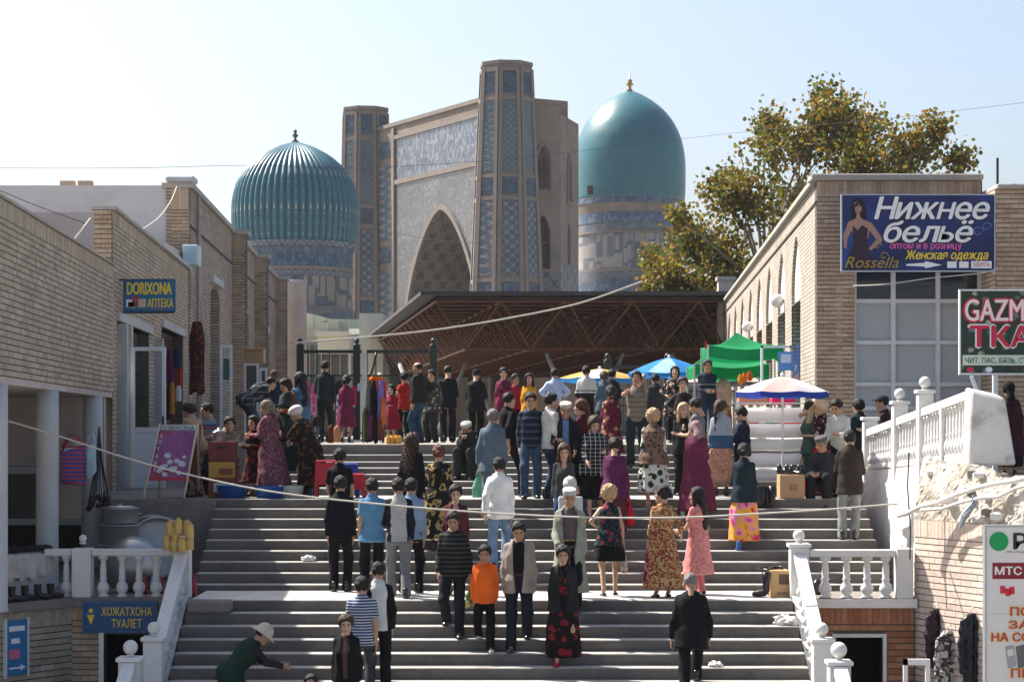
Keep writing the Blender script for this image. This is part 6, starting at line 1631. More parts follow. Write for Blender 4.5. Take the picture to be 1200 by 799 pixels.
def sloped(parent, x, d0, z0, d1, z1, n, h=.5, w=.09):
    """rail from (d0,z0) to (d1,z1) with upright balusters and a sloping plinth"""
    MB().hexa([(x-w, d1, z1-.09), (x+w, d1, z1-.09), (x+w, d0, z0-.09), (x-w, d0, z0-.09), (x-w, d1, z1), (x+w, d1, z1), (x+w, d0, z0), (x-w, d0, z0)]).build('rail', M_white, parent, bevel=.01)
    MB().hexa([(x-w-.02, d1, z1-1.6), (x+w+.02, d1, z1-1.6), (x+w+.02, d0, z0-1.6), (x-w-.02, d0, z0-1.6), (x-w-.02, d1, z1-.09-h), (x+w+.02, d1, z1-.09-h), (x+w+.02, d0, z0-.09-h), (x-w-.02, d0, z0-.09-h)]).build('plinth', M_white, parent)
    for i in range(n):
        t = (i + .5) / n; d = lerp(d0, d1, t); z = lerp(z0, z1, t)
        o = link_mesh('baluster', bal_mesh(h + .02, .055), parent, (x, d, z - .1 - h))
rr = empty('balustrade', label='white balustrade with ball-topped newel beside the sunlit box of shoes', cat='balustrade')
newel(rr, 4.09, 30.42, -.003, .72)
MB().box(4.23, 5.46, 30.33, 30.49, .59, .69).build('rail', M_white, rr, bevel=.012)
MB().box(5.465, 5.70, 30.28, 30.54, -.003, .71).build('end_post', M_white, rr, bevel=.01)
for p in (967, 992, 1016, 1038): link_mesh('baluster', bal_mesh(.592, .072), rr, (PX(p, 30.42), 30.42, -.003))
sloped(rr, 4.09, 30.28, .64, 28.36, -.42, 9)
newel(rr, 4.10, 28.24, -1.35, -.42, .125, .09)
r2 = empty('balustrade', label='lower white balustrade run with a larger ball at the right foot of the stairs', cat='balustrade')
newel(r2, 4.19, 27.35, -1.75, -.62, .135, .105)
sloped(r2, 4.19, 27.2, -.62, 25.4, -1.6, 8)
ll = empty('balustrade', label='white balustrade in front of the aluminium pots', cat='balustrade')
newel(ll, -6.16, 30.62, -.001, .70, .135, .055, cap=False)
newel(ll, -4.70, 30.42, -.003, .88, .12, 0, cap=False)
MB().box(-6.02, -4.83, 30.54, 30.70, .59, .69).build('rail', M_white, ll, bevel=.012)
MB().box(-6.70, -6.30, 30.54, 30.70, .59, .69).build('rail', M_white, ll, bevel=.012)
for p in (78, 121, 143, 163, 183): link_mesh('baluster', bal_mesh(.592, .068), ll, (PX(p, 30.62), 30.62, -.001))
sloped(ll, -4.70, 30.29, .66, 28.36, -.40, 9)
newel(ll, -4.74, 28.24, -1.35, -.40, .125, .085)
l2 = empty('balustrade', label='lower white balustrade run at the left foot of the stairs', cat='balustrade')
newel(l2, -4.90, 27.4, -1.75, -.58, .135, .095)
sloped(l2, -4.90, 27.25, -.58, 25.4, -1.6, 8)
ur = empty('balustrade', label='sunlit worn white balustrade climbing along the right retaining wall', cat='balustrade')
def zt_r(d): return lerp(2.40, 2.98, (36 - d) / 6.2)
def zb_r(d): return lerp(1.72, 1.985, (36 - d) / 6.2)
pier_d = [36.0, 34.1, 32.65]
for d, top, bl in zip(pier_d, (2.56, 2.80, 2.95), (0, .09, .09)): newel(ur, xr(d) + .04, d, zb_r(d) - .25, top, .115, bl)
ends = [(35.86, 34.24), (33.96, 32.79), (32.51, 30.25)]
for (da, db) in ends:
    a, b = (xr(da) + .04, da), (xr(db) + .04, db)
    def seg_(w0, w1, za0, za1, zb0, zb1, nm, mat=M_plaster):
        MB().hexa([(b[0]-w0, db, zb0), (b[0]+w1, db, zb0), (a[0]+w1, da, za0), (a[0]-w0, da, za0), (b[0]-w0, db, zb1), (b[0]+w1, db, zb1), (a[0]+w1, da, za1), (a[0]-w0, da, za1)]).build(nm, mat, ur, bevel=.012)
    seg_(.10, .12, zt_r(da)-.13, zt_r(da), zt_r(db)-.13, zt_r(db), 'rail')
    seg_(.09, .1, zb_r(da), zb_r(da)+.06, zb_r(db), zb_r(db)+.06, 'bottom_rail')
    seg_(-.05, .08, zb_r(da)+.06, zt_r(da)-.13, zb_r(db)+.06, zt_r(db)-.13, 'backing_panel')
    n = int((da - db) / .155)
    for i in range(n):
        d = lerp(da, db, (i + .5) / n); hh = zt_r(d) - zb_r(d) - .17
        link_mesh('baluster', bal_mesh(round(hh, 1) if False else round(hh / .04) * .04, .052), ur, (xr(d) + .01, d, zb_r(d) + .05))
    if da > 32.4 and db < 31: seg_ and MB().box(xr(31.4)-.08, xr(31.4)+.1, 31.34, 31.46, zb_r(31.4), zt_r(31.4)-.1).build('mid_post', M_plaster, ur)
MB().hexa([(6.30, 29.55, 1.9), (7.0, 29.6, 1.9), (6.98, 30.22, 1.9), (6.38, 30.22, 1.9), (6.38, 29.62, 2.93), (6.86, 29.66, 2.83), (6.86, 30.22, 2.9), (6.42, 30.22, 3.0)]).build('end_block', M_plaster, ur, bevel=.03)

# ================================================================== SIGNS
def text(parent, s, x0, x1, y, z0, z1, mat, shear=0.0, bold=.0, name='lettering', rz=0.0):
    """one line of writing fitted to the box x0..x1, z0..z1 on a board facing the camera"""
    def glyphs(t_):
        cu = bpy.data.curves.new('t', 'FONT'); cu.body = t_; cu.shear = shear; cu.resolution_u = 4
        ob = bpy.data.objects.new('t', cu); COL.objects.link(ob); bpy.context.view_layer.update()
        me = bpy.data.meshes.new_from_object(ob.evaluated_get(bpy.context.evaluated_depsgraph_get())); bpy.data.objects.remove(ob)
        c_ = np.empty(len(me.vertices) * 3); me.vertices.foreach_get('co', c_); f_ = [tuple(q.vertices) for q in me.polygons]
        bpy.data.meshes.remove(me); return c_.reshape(-1, 3), f_
    if any(ch_ in 'нь' for ch_ in s):      # these two letters are small capitals
        co, fs, cur_ = [], [], 0.0; k_ = 0
        for ch_ in s:
            if ch_ == ' ': cur_ += .34; continue
            c_, f_ = glyphs(ch_.upper() if ch_ in 'нь' else ch_)
            if ch_ in 'нь': c_ = c_ * np.array([.80, .745, 1])
            base_ = c_[:, 0] - c_[:, 1] * shear; off_ = cur_ - base_.min()
            co.append(c_ + np.array([off_, 0, 0])); fs += [tuple(k_ + q for q in f) for f in f_]; k_ += len(c_); cur_ += base_.max() - base_.min() + .075
        co = np.concatenate(co)
    else: co, fs = glyphs(s)
    n = len(co)
    if n == 0: return None
    lo_, hi_ = co.min(0), co.max(0); w = np.maximum(hi_ - lo_, 1e-6)
    out = np.stack([x0 + (co[:, 0] - lo_[0]) / w[0] * (x1 - x0), np.full(n, y), z0 + (co[:, 1] - lo_[1]) / w[1] * (z1 - z0)], 1)
    mb = MB(); b_ = bold * (z1 - z0) * 1.1
    for i_, sh_ in enumerate(((0, 0),) if bold < .001 else ((0, 0), (-1, 0), (1, 0), (0, -1), (0, 1))):
        k_ = len(mb.v); mb.v += [(v[0] + sh_[0] * b_, v[1] - i_ * .001, v[2] + sh_[1] * b_ * .6) for v in out]
        for f in fs: mb.f.append(tuple(k_ + q for q in f)); mb.m.append(0)
    return mb.build(name, mat, parent)
def ink(name, c, rough=.5): return plain('print_' + name, c, rough, .04, 3)
I_w = ink('white', (.78,.78,.78)); I_y = ink('yellow', (.80,.58,.04)); I_b = ink('blue', (.03,.10,.30)); I_r = ink('red', (.55,.02,.05)); I_p = ink('pink', (.70,.12,.35)); I_k = ink('black', (.02,.02,.022)); I_g = ink('green', (.0,.27,.09)); I_o = ink('orange', (.78,.20,.02)); I_t = ink('teal', (.01,.22,.16))
def board(name, label, d, xa, xb, ya, yb, mat, frame=None, th=.05):
    """flat sign from photograph box; returns the parent and a mapper for its face"""
    X0, X1, Z0, Z1 = PX(xa, d), PX(xb, d), PZ(yb, d), PZ(ya, d)
    e = empty(name, label=label, cat='sign')
    MB().box(X0, X1, d, d + th, Z0, Z1).build('board', mat, e, bevel=.004)
    if frame:
        f = .025; fb = MB().box(X0-f, X1+f, d-.01, d+th+.01, Z1+.001, Z1+f).box(X0-f, X1+f, d-.01, d+th+.01, Z0-f, Z0-.001).box(X0-f, X0-.001, d-.01, d+th+.01, Z0, Z1).box(X1+.001, X1+f, d-.01, d+th+.01, Z0, Z1)
        fb.build('frame', frame, e)
    def put(s, a, b, c, e_, m, off=.004, **kw): return text(e, s, PX(a, d), PX(b, d), d - off, PZ(e_, d), PZ(c, d), m, **kw)
    def rect(a, b, c, e_, m, off=.003, nm='print'):
        return MB().quadpts([(PX(a, d), d-off, PZ(e_, d)), (PX(b, d), d-off, PZ(e_, d)), (PX(b, d), d-off, PZ(c, d)), (PX(a, d), d-off, PZ(c, d))]).build(nm, m, e)
    def poly(pts, m, off=.003, nm='print'): return MB().quadpts([(PX(a, d), d-off, PZ(b, d)) for a, b in pts]).build(nm, m, e)
    def disc(a, b, r, m, off=.003, sy=1.0): return poly([(a + r * math.cos(t), b - r * sy * math.sin(t)) for t in np.linspace(0, 2*PI, 25)[:-1]][::-1][::-1], m, off)
    return e, put, rect, poly, disc
def mottled(name, c0, c1, c2, sc):
    t = NT(name); p = t.pos(); cc = t.ramp(t.noise(p, sc, 4), [(.35, c0), (.52, c1), (.68, c2)]); t.col(cc).rough(.45, .4); return t.mat
# --- clothes shop sign
e, put, rect, poly, disc = board('shop_sign', 'large blue clothes shop sign with white lettering above grey panels', 41.68, 987, 1165, 229, 317, mottled('blue_print', (.006,.012,.06), (.012,.025,.13), (.02,.05,.24), 1.1), M_metal_g)
W2 = (K(.55,.55,.57))
for off, m, dx in ((.004, I_k, 1.3), (.014, I_w, 0)):
    put('Нижнее', 1025+dx, 1159+dx, 231+dx, 257+dx, m, off, shear=.25, bold=.03); put('бельё', 1036+dx, 1140+dx, 258.5+dx, 284+dx, m, off, shear=.25, bold=.03)
put('оптом и в розницу', 1043, 1127, 285.5, 294, I_p, .005, bold=.02)
put('Женская одежда', 1061, 1158, 293.5, 306, I_y, .005, shear=.25, bold=.025)
put('Rossella', 990, 1053, 301, 314, ink('gold', (.35,.24,.05)), .014, shear=.35)
poly([(1062, 309.5), (1084, 308), (1084, 306), (1104, 310.5), (1084, 314.5), (1084, 312.5), (1062, 311.5)], I_w); rect(1110, 1121, 306.5, 314, I_w); rect(1124, 1135, 306.5, 314, I_w); rect(1138, 1162, 306, 314.5, I_w); put('здесь', 1140, 1160, 307.5, 313, I_r, .006)
skn = ink('printed_skin', (.36,.20,.15)); hr = ink('printed_hair', (.012,.009,.012)); drs = ink('printed_dress', (.03,.015,.03))
poly([(998,235),(1004,232),(1010,233),(1014,240),(1016,256),(1012,258),(1001,258),(997,256)], hr, .003)
poly([(1001,238),(1006,236),(1010,239),(1010,246),(1007,250),(1009,256),(1022,262),(1033,278),(1034,283),(1020,294),(1018,291),(1027,281),(1019,270),(1017,280),(1002,280),(998,270),(993,280),(992,292),(989,290),(988,276),(994,260),(1003,256),(1004,250),(1001,246)], skn, .0045)
poly([(999,264),(1005,270),(1010,264),(1017,268),(1016,285),(1020,300),(1021,316),(991,316),(994,300),(1000,286)], drs, .006)
poly([(1002,239),(1006,236),(1011,238),(1014,248),(1013,257),(1010,252),(1010.5,243),(1006,239),(1002,243),(1002,252),(999,257),(998,244)], hr, .0065)
for (a, b, r) in ((1146, 272, 7), (1156, 266, 6), (1028, 288, 5), (1036, 300, 5)):
    pts = [(PX(a + r * math.cos(t) * (1 - t / 9), 41.68), 41.672, PZ(b - r * math.sin(t) * (1 - t / 9), 41.68)) for t in np.linspace(0, 6, 20)]
    MB().path(pts, .009, 4).build('print', ink('swirl', (.10,.22,.45)) if a > 1100 else ink('gold', (.35,.24,.05)), e)
for pts_, m_ in (([(1002.5,241),(1005,240.6),(1005,242),(1002.5,242.2)], hr), ([(1007,240.6),(1009.5,241),(1009.5,242.2),(1007,242)], hr), ([(1004,247),(1008,247),(1006,248.6)], ink('printed_lips', (.45,.06,.07)))): poly(pts_, m_, .009)
# --- pharmacy sign on brackets
e, put, rect, poly, disc = board('pharmacy_sign', 'small blue pharmacy sign with yellow lettering on wall brackets', 40.2, 146, 204, 329, 364, mottled('blue_rose_print', (.012,.13,.25), (.014,.15,.28), (.30,.07,.16), .9), ink('blue_edge', (.015,.10,.2)))
put('DORIXONA', 149, 201, 331, 345, I_y, bold=.03); put('АПТЕКА', 173, 203, 350, 360, I_y, bold=.025)
for (a, b, c_, f_, m) in ((148, 156, 351, 360, I_w), (155, 162, 347, 359, ink('rose', (.40,.06,.12))), (161, 171, 350, 360, ink('pack_cream', (.55,.42,.33))), (150, 158, 354, 361, ink('pack_cream', (.55,.42,.33)))): rect(a, b, c_, f_, m)
for zz in (327.5, 366): MB().tube((PX(138, 40.2), 40.3, PZ(zz, 40.2)), (PX(204, 40.2), 40.23, PZ(zz, 40.2)), .018, n=6).build('bracket', M_iron, e)
# --- toilet sign
e, put, rect, poly, disc = board('toilet_sign', 'blue toilet sign with yellow letters over the left basement doorway', 30.40, 98.5, 182, 706.5, 739, ink('sign_blue', (.012,.075,.20)), ink('sign_edge', (.03,.12,.26)))
put('ХОЖАТХОНА', 119, 178, 711, 721, I_y, bold=.012); put('ТУАЛЕТ', 131, 166, 725, 735, I_y, bold=.012)
disc(106.5, 715, 2.6, I_y); poly([(102, 720), (111, 720), (106.5, 732)][::-1], I_y)
# --- small blue sign on the oblique wall
bs = empty('wall_sign', label='narrow blue notice with a white arrow on the oblique brick wall', cat='sign')
q0 = Vector((-9.0, 26.4)); qd = (Vector((-6.3, 30.5)) - q0).normalized(); qn = Vector((qd.y, -qd.x))
def SP(u, o, z): q = q0 + qd * u + qn * o; return (q.x, q.y, z)
def spbox(u0, u1, o0, o1, z0, z1): return MB().hexa([SP(u0,o1,z0), SP(u1,o1,z0), SP(u1,o0,z0), SP(u0,o0,z0), SP(u0,o1,z1), SP(u1,o1,z1), SP(u1,o0,z1), SP(u0,o0,z1)])
spbox(3.62, 4.0, .03, .06, -1.0, -.24).build('board', ink('notice_blue', (.03,.17,.36)), bs); spbox(3.59, 3.617, .02, .07, -1.03, -.21).build('frame', M_pvc, bs); spbox(4.003, 4.03, .02, .07, -1.03, -.21).build('frame', M_pvc, bs)
for (u0, u1, z0, z1, m) in ((3.66, 3.95, -.39, -.32, I_w), (3.70, 3.86, -.56, -.49, I_w), (3.66, 3.86, -.77, -.64, ink('notice_pink', (.62,.16,.28))), (3.66, 3.88, -.91, -.885, I_w)): spbox(u0, u1, .061, .063, z0, z1).build('print', m, bs)
MB().quadpts([SP(3.87, .064, -.94), SP(3.97, .064, -.897), SP(3.87, .064, -.855)]).build('print', I_w, bs)
# --- fabric shop sign on posts
fl_ = NT('flower_print'); p_ = fl_.pos(); v_ = fl_.n('TexVoronoi'); v_.inputs['Scale'].default_value = 5.5; fl_.l(p_, v_.inputs['Vector'])
fl_.col(fl_.mix(fl_.ramp(fl_.math('ADD', v_.outputs['Distance'], fl_.math('MULTIPLY', fl_.noise(p_, 14, 3), .5)), [(.45, 1.0), (.62, 0.0)]), (.015,.035,.02), fl_.ramp(fl_.noise(p_, 4, 2), [(.4, (.55,.5,.42)), (.5, (.10,.18,.05)), (.62, (.12,.2,.36))]))).rough(.5, .4)
e, put, rect, poly, disc = board('fabric_sign', 'fabric shop sign with red letters on dark flower print, on a white post', 31.6, 1126, 1278, 341, 437, fl_.mat, M_pvc)
for off, m, g_ in ((.006, I_w, 1.2), (.014, I_r, 0)):
    put('GAZMOL', 1131-g_, 1234+g_, 351-g_, 376+g_, I_r if off < .01 else ink('pale_pink', (.82,.66,.66)), off, bold=.06 if off < .01 else .02); put('ТКАНИ', 1137-g_, 1262+g_, 382-g_, 406+g_, m, off, bold=.07 if off < .01 else .04)
rect(1128, 1260, 416, 428, ink('cream_strip', (.62,.62,.50))); put('ЧИТ, ПАС, БЯЗЬ, СУФ, ШЕЛК', 1131, 1236, 418.5, 426.5, I_t, .006, bold=.015)
for i in range(6): disc(1137 + i * 22, 433, 4, [I_r, I_w, I_k][i % 3], sy=.8)
MB().box(PX(1165, 31.6), PX(1170.5, 31.6), 31.66, 31.73, 1.6, PZ(437, 31.6)-.03).build('post', M_pvc, e)
MB().tube((PX(1168, 31.6), 31.7, 2.3), (PX(1140, 31.6), 31.7, PZ(438, 31.6)-.03), .03, n=6).build('brace', M_pvc, e)
# --- phone shop sign
e, put, rect, poly, disc = board('phone_sign', 'tall pale board with a green disc, red letters and a phone against the brick wall', 27.3, 1156, 1210, 617, 870, ink('board_grey', (.66,.65,.64)), M_metal_g, th=.1)
disc(1170.5, 634, 11.3, ink('disc_green', (.005,.30,.09)), .004)
put('Р', 1188, 1203, 624.5, 643, I_k, .004, bold=.04); put('000 стандарт', 1180, 1207, 645, 648, I_k, .004)
rect(1163, 1208, 659, 678, ink('crimson', (.22,.012,.03)), .004); put('МТС', 1166, 1197, 663.5, 673, I_w, .007, bold=.04)
for (a, b) in ((1175, 690), (1181, 693), (1186, 691)): rect(a-3, a+3, b-4, b+5, I_r, .004)
for s, a, b, c_, f_ in (('ПО', 1184, 1207, 711, 721, ), ('ЗА', 1182, 1207, 727, 736), ('НА СО', 1162, 1207, 741, 751), ('ПР', 1185, 1207, 783, 793)):
    put(s, a-.6, b, c_-.6, f_+.6, I_y, .005, bold=.05); put(s, a, b, c_, f_, ink('letter_red', (.55,.05,.01)), .014, bold=.03)
rect(1158, 1208, 718.5, 719, M_greysill, .002)
poly([(1178,757),(1188,755),(1191,779),(1181,783)], ink('phone_grey', (.32,.33,.35)), .004); poly([(1180,761),(1187,759.5),(1188,767),(1181,769)], ink('phone_screen', (.62,.62,.60)), .007); poly([(1190,757),(1202,754),(1204,780),(1193,783)], ink('phone_dark', (.12,.12,.13)), .005)
# --- sandwich board
D_ = 34.7
sb = empty('sandwich_board', label='white framed pharmacy sandwich board with purple print on the terrace edge', cat='sign')
def SB(px, py, off=0.0): t = (py - 497) / 88.0; return Vector((PX(px, D_), D_ + .34 - .34 * t - off, PZ(py, D_)))
def sbq(pts, m, off, nm='print'): return MB().quadpts([SB(a, b, off) for a, b in pts]).build(nm, m, sb)
sbb = [(183, 497), (228, 497), (218, 563), (171, 563)]
t_ = NT('purple_print'); p_ = t_.pos(); t_.col(t_.ramp(t_.noise(p_, 2.2, 3), [(.38, (.20,.05,.17)), (.52, (.26,.09,.24)), (.66, (.30,.03,.07))])).rough(.4, .4)
bk = MB(); f4 = [SB(a, b, 0) for a, b in sbb]; b4 = [q + Vector((0, .03, 0)) for q in f4]
bk.hexa([f4[3], f4[2], b4[2], b4[3], f4[0], f4[1], b4[1], b4[0]]).build('panel', t_.mat, sb)
sbq([(171.5, 563), (218, 563), (218.6, 559), (172, 559)][::1], ink('red_strip', (.40,.03,.06)), .006); sbq([(182, 504), (227, 504), (228, 497.5), (183, 497.5)], ink('cream_head', (.55,.56,.44)), .006)
def stext(s, a, b, c_, f_, m):
    o = text(sb, s, PX(a, D_), PX(b, D_), 0, PZ(f_, D_), PZ(c_, D_), m, bold=.03, shear=.1)
    me = o.data
    for v in me.vertices:
        py = HOR - (v.co.z - CZ) / D_ * FPX; v.co.y = SB(600, py, .009).y
stext('DORIXONA', 184, 224, 498.5, 504, ink('head_blue', (.08,.2,.4)))
for i, ch in enumerate('АПТЕКА'): stext(ch, 184 - i * 1.25, 187.5 - i * 1.25, 508 + i * 8, 512.5 + i * 8, I_w)
rs = random.Random(3)
for i in range(16):
    a = 184 + rs.random() * 34; b = 533 + rs.random() * 23; r = rs.uniform(2, 4.6)
    sbq([(a + r * math.cos(t), b - r * .8 * math.sin(t)) for t in np.linspace(0, 2*PI, 13)[:-1]], ink('pill_white', (.52,.52,.56)), .007 + i * .0004)
for (a, b) in ((183, 171), (228, 218)):
    q0_ = SB(a, 497); q1_ = SB(a - (a - b) * 1.25, 584.5, -.0); MB().tube(q0_, (q1_.x, q1_.y, 1.29), .02, n=6).build('leg', M_wood, sb)
    MB().tube(q0_, (q1_.x + .1, D_ + .95, 1.287), .02, n=6).build('leg', M_wood, sb)
rb4 = [Vector((q.x + .06, D_ + .34 + (D_ + .34 - q.y) * 1.6 + .03, q.z)) for q in f4]
MB().hexa([rb4[3], rb4[2], rb4[2] + Vector((0, .02, 0)), rb4[3] + Vector((0, .02, 0)), rb4[0], rb4[1], rb4[1] + Vector((0, .02, 0)), rb4[0] + Vector((0, .02, 0))]).build('rear_panel', plain('hardboard', (.20,.095,.045), .8), sb)

# ================================================================== UMBRELLAS AND TENTS
def cloth2(name, c, tr=.35):
    if name in MATS: return MATS[name]
    t = NT(name); p = t.pos(); cc = t.ramp(t.noise(p, 2.5, 3), [(.3, tuple(x * .85 for x in c)), (.7, tuple(min(1, x * 1.1) for x in c))]); t.col(cc).rough(.8, .2)
    tl_ = t.n('BsdfTranslucent'); t.l(cc, tl_.inputs[0]); mx = t.n('MixShader'); mx.inputs[0].default_value = tr
    t.l(t.b.outputs[0], mx.inputs[1]); t.l(tl_.outputs[0], mx.inputs[2]); t.l(mx.outputs[0], t.t.nodes['Material Output'].inputs[0]); MATS[name] = t.mat; return t.mat
def umbrella(label, px, d, ytop, yrim, r, zfoot, cols, rimc, pole=True, n=8, tilt=(0, 0)):
    x = PX(px, d); zt = PZ(ytop, d); zr_ = PZ(yrim, d)
    e = empty('parasol', (x, d, zfoot), label=label, cat='parasol'); zt -= zfoot; zr_ -= zfoot
    e.rotation_euler = (0, 0, .2)
    for i in range(n):
        a0, a1 = 2*PI*i/n, 2*PI*(i+1)/n; mb = MB(); S = 8
        grid_ = []
        for j in range(S + 1):
            t = j / S; rr_ = max(.02, r * t); z = lerp(zt, zr_, t ** 1.35)
            row = []
            for q in range(5):
                s = q / 4; a = lerp(a0, a1, s); sag = .05 * r * t * math.sin(PI * s)
                row.append((math.cos(a) * rr_ * (1 - .08 * t * math.sin(PI * s)), math.sin(a) * rr_ * (1 - .08 * t * math.sin(PI * s)), z - sag * .5 + tilt[0]*math.cos(a)*rr_ ))
            grid_.append(row)
        k = len(mb.v)
        for row in grid_: mb.v += row
        for j in range(S):
            for q in range(4): mb.f.append((k + j*5 + q, k + (j+1)*5 + q, k + (j+1)*5 + q + 1, k + j*5 + q + 1)); mb.m.append(0)
        mb.build('canopy_panel', cols[i % len(cols)], e, smooth=True)
        va = MB(); rowb = grid_[-1]
        for q in range(4):
            a, b = rowb[q], rowb[q+1]; hv_ = .09 * (1 if q in (1, 2) else .95)
            va.quadpts([(a[0]*1.005, a[1]*1.005, a[2]-hv_), (b[0]*1.005, b[1]*1.005, b[2]-hv_), (b[0]*1.005, b[1]*1.005, b[2]), (a[0]*1.005, a[1]*1.005, a[2])])
        va.build('valance', rimc, e)
        MB().tube((0, 0, zt - .12), (math.cos(a0) * r * .98, math.sin(a0) * r * .98, zr_ - .03), .006, n=5).build('rib', M_metal_g, e)
    MB().tube((0, 0, 0.002), (0, 0, zt + .04), .02, n=8).build('pole', M_pvc, e)
    MB().lathe([(.03, 0), (.045, .03), (.01, .07)], 8, (0, 0, zt)).build('finial', M_pvc, e)
    return e
U_w = cloth2('parasol_white', (.62,.60,.62)); U_p = cloth2('parasol_pink', (.60,.42,.38)); U_b = cloth2('parasol_blue', (.02,.20,.52)); U_lb = cloth2('parasol_light_blue', (.30,.50,.68)); U_nb = cloth2('parasol_navy', (.03,.06,.34)); U_o = cloth2('parasol_orange', (.66,.36,.10)); U_gr = cloth2('tent_green', (.01,.27,.10), .45); U_gd = cloth2('tent_dark_green', (.008,.16,.06), .45)
umbrella('white and pale red parasol with a navy rim over the white rolls', 917, 35.9, 441, 459, .82, 1.29, [U_w, U_w, U_p], U_nb)
umbrella('big bright blue parasol with white panels on the plaza', 784, 52.0, 419, 437, 1.02, 2.14, [U_b, U_lb], U_b)
umbrella('orange and white parasol with a blue rim behind the crowd', 703, 54.0, 432, 443, 1.05, 2.14, [U_o, U_w], U_b)
umbrella('faded pink parasol with a white rim beside the green tents', 850, 53.5, 439, 447, 1.15, 2.14, [U_p, U_w], cloth2('parasol_dark', (.10,.09,.10)))
def tent(label, d, xa, xb, yr, ye, depth, m, apex=None):
    e = empty('market_tent', label=label, cat='tent')
    X0, X1 = PX(xa, d), PX(xb, d); ze = PZ(ye, d); zr_ = PZ(yr, d); xm = PX(apex, d) if apex else (X0 + X1) / 2
    c_ = [(X0, d), (X1, d), (X1, d + depth), (X0, d + depth)]; top = (xm, d + depth / 2, zr_)
    for i in range(4):
        a, b = c_[i], c_[(i+1) % 4]; mb = MB(); S = 6; k = 0
        for j in range(S + 1):
            t = j / S
            for q in range(5):
                s = q / 4; x = lerp(lerp(a[0], b[0], s), top[0], t); y = lerp(lerp(a[1], b[1], s), top[1], t)
                z = lerp(ze, zr_, t) - .10 * math.sin(PI * t) - .10 * math.sin(PI * s) * (1 - t); mb.v.append((x, y, z))
        for j in range(S):
            for q in range(4): mb.f.append((j*5+q, j*5+q+1, (j+1)*5+q+1, (j+1)*5+q)); mb.m.append(0)
        mb.build('roof_panel', m, e, smooth=True)
        va = MB()
        for q in range(6):
            s, s2 = q/6, (q+1)/6; sg = lambda s: .10 * math.sin(PI * s)
            A_ = (lerp(a[0], b[0], s), lerp(a[1], b[1], s)); B_ = (lerp(a[0], b[0], s2), lerp(a[1], b[1], s2))
            va.quadpts([(A_[0], A_[1], ze - sg(s) - .24), (B_[0], B_[1], ze - sg(s2) - .24), (B_[0], B_[1], ze - sg(s2)), (A_[0], A_[1], ze - sg(s))])
        va.build('valance', m, e)
        MB().tube((a[0], a[1], 2.14 if a[0] < 6 or d > 43 else 1.28), (a[0], a[1], ze), .022, n=6).build('pole', M_metal_g, e)
    return e
tent('upper green market tent against the right building', 44.6, 830, 919, 387.5, 404, 1.6, U_gr, 868)
tent('lower bright green market tent with drooping edge', 46.4, 814, 902, 404, 426, 2.0, U_gr, 880)
tent('dark green tent behind the blue parasol', 56.0, 796, 862, 416, 430, 2.2, U_gd)
tag(MB().quadpts([(PX(827, 45.5), 45.5, PZ(402, 45.5)), (PX(836, 45.5), 45.4, PZ(409, 45.5)), (PX(829, 45.5), 45.45, PZ(419, 45.5))]).tube((PX(827, 45.5), 45.51, 2.14), (PX(827, 45.5), 45.51, PZ(400, 45.5)), .015, n=5).build('pennant', K(.60,.05,.02)), 'small red pennant on a pole in front of the green tents', 'flag')
# stall frame, poster and white rolls
sf_ = empty('stall_frame', label='pale metal stall frame hung with a blue poster beside the right building', cat='stall')
for (xa, xb, ya, yb) in ((892, 894.5, 405, 520), (926, 928.5, 405, 520), (892, 929, 405, 407.5)): MB().box(PX(xa, 42.2), PX(xb, 42.2), 42.2, 42.3, max(1.3, PZ(yb, 42.2)), PZ(ya, 42.2)).build('bar', M_pvc, sf_)
MB().box(PX(912, 42.1), PX(930, 42.1), 42.1, 42.13, PZ(434, 42.1), PZ(412, 42.1)).build('poster', ink('poster_blue', (.10,.26,.55)), sf_)
MB().box(PX(915, 42.1), PX(927, 42.1), 42.09, 42.095, PZ(425, 42.1), PZ(415, 42.1)).build('poster_print', ink('poster_pale', (.55,.60,.66)), sf_)
tag(MB().hexa([(PX(930, 41.9), 41.9, PZ(445, 41.9)), (PX(936, 41.9), 41.9, PZ(445, 41.9)), (PX(938, 41.9), 42.0, PZ(445, 41.9)), (PX(931, 41.9), 42.0, PZ(445, 41.9)), (PX(934, 41.9), 41.9, PZ(402, 41.9)), (PX(937, 41.9), 41.9, PZ(402, 41.9)), (PX(938, 41.9), 42.0, PZ(402, 41.9)), (PX(935, 41.9), 42.0, PZ(402, 41.9))]).build('hanging_banner', fab('big', (.45,.48,.55), (.10,.2,.5), (.5,.3,.33), 3)), 'narrow pale banner leaning at the corner of the right building', 'banner')
rk = empty('roll_rack', label='metal rack that holds the white oilcloth rolls', cat='rack')
for xx in (866, 946):
    MB().box(PX(xx, 36.7)-.02, PX(xx, 36.7)+.02, 36.75, 36.95, 1.29 if xx < 0 else 1.45, PZ(470, 36.8)).build('upright', M_metal_g, rk)
MB().box(PX(856, 36.7), PX(952, 36.7), 36.86, 36.9, PZ(473, 36.8), PZ(471.5, 36.8)).build('bar', M_metal_g, rk)
M_vinyl = plain('white_vinyl', (.86, .86, .85), .2, .05, 3, .1, 12, .5)
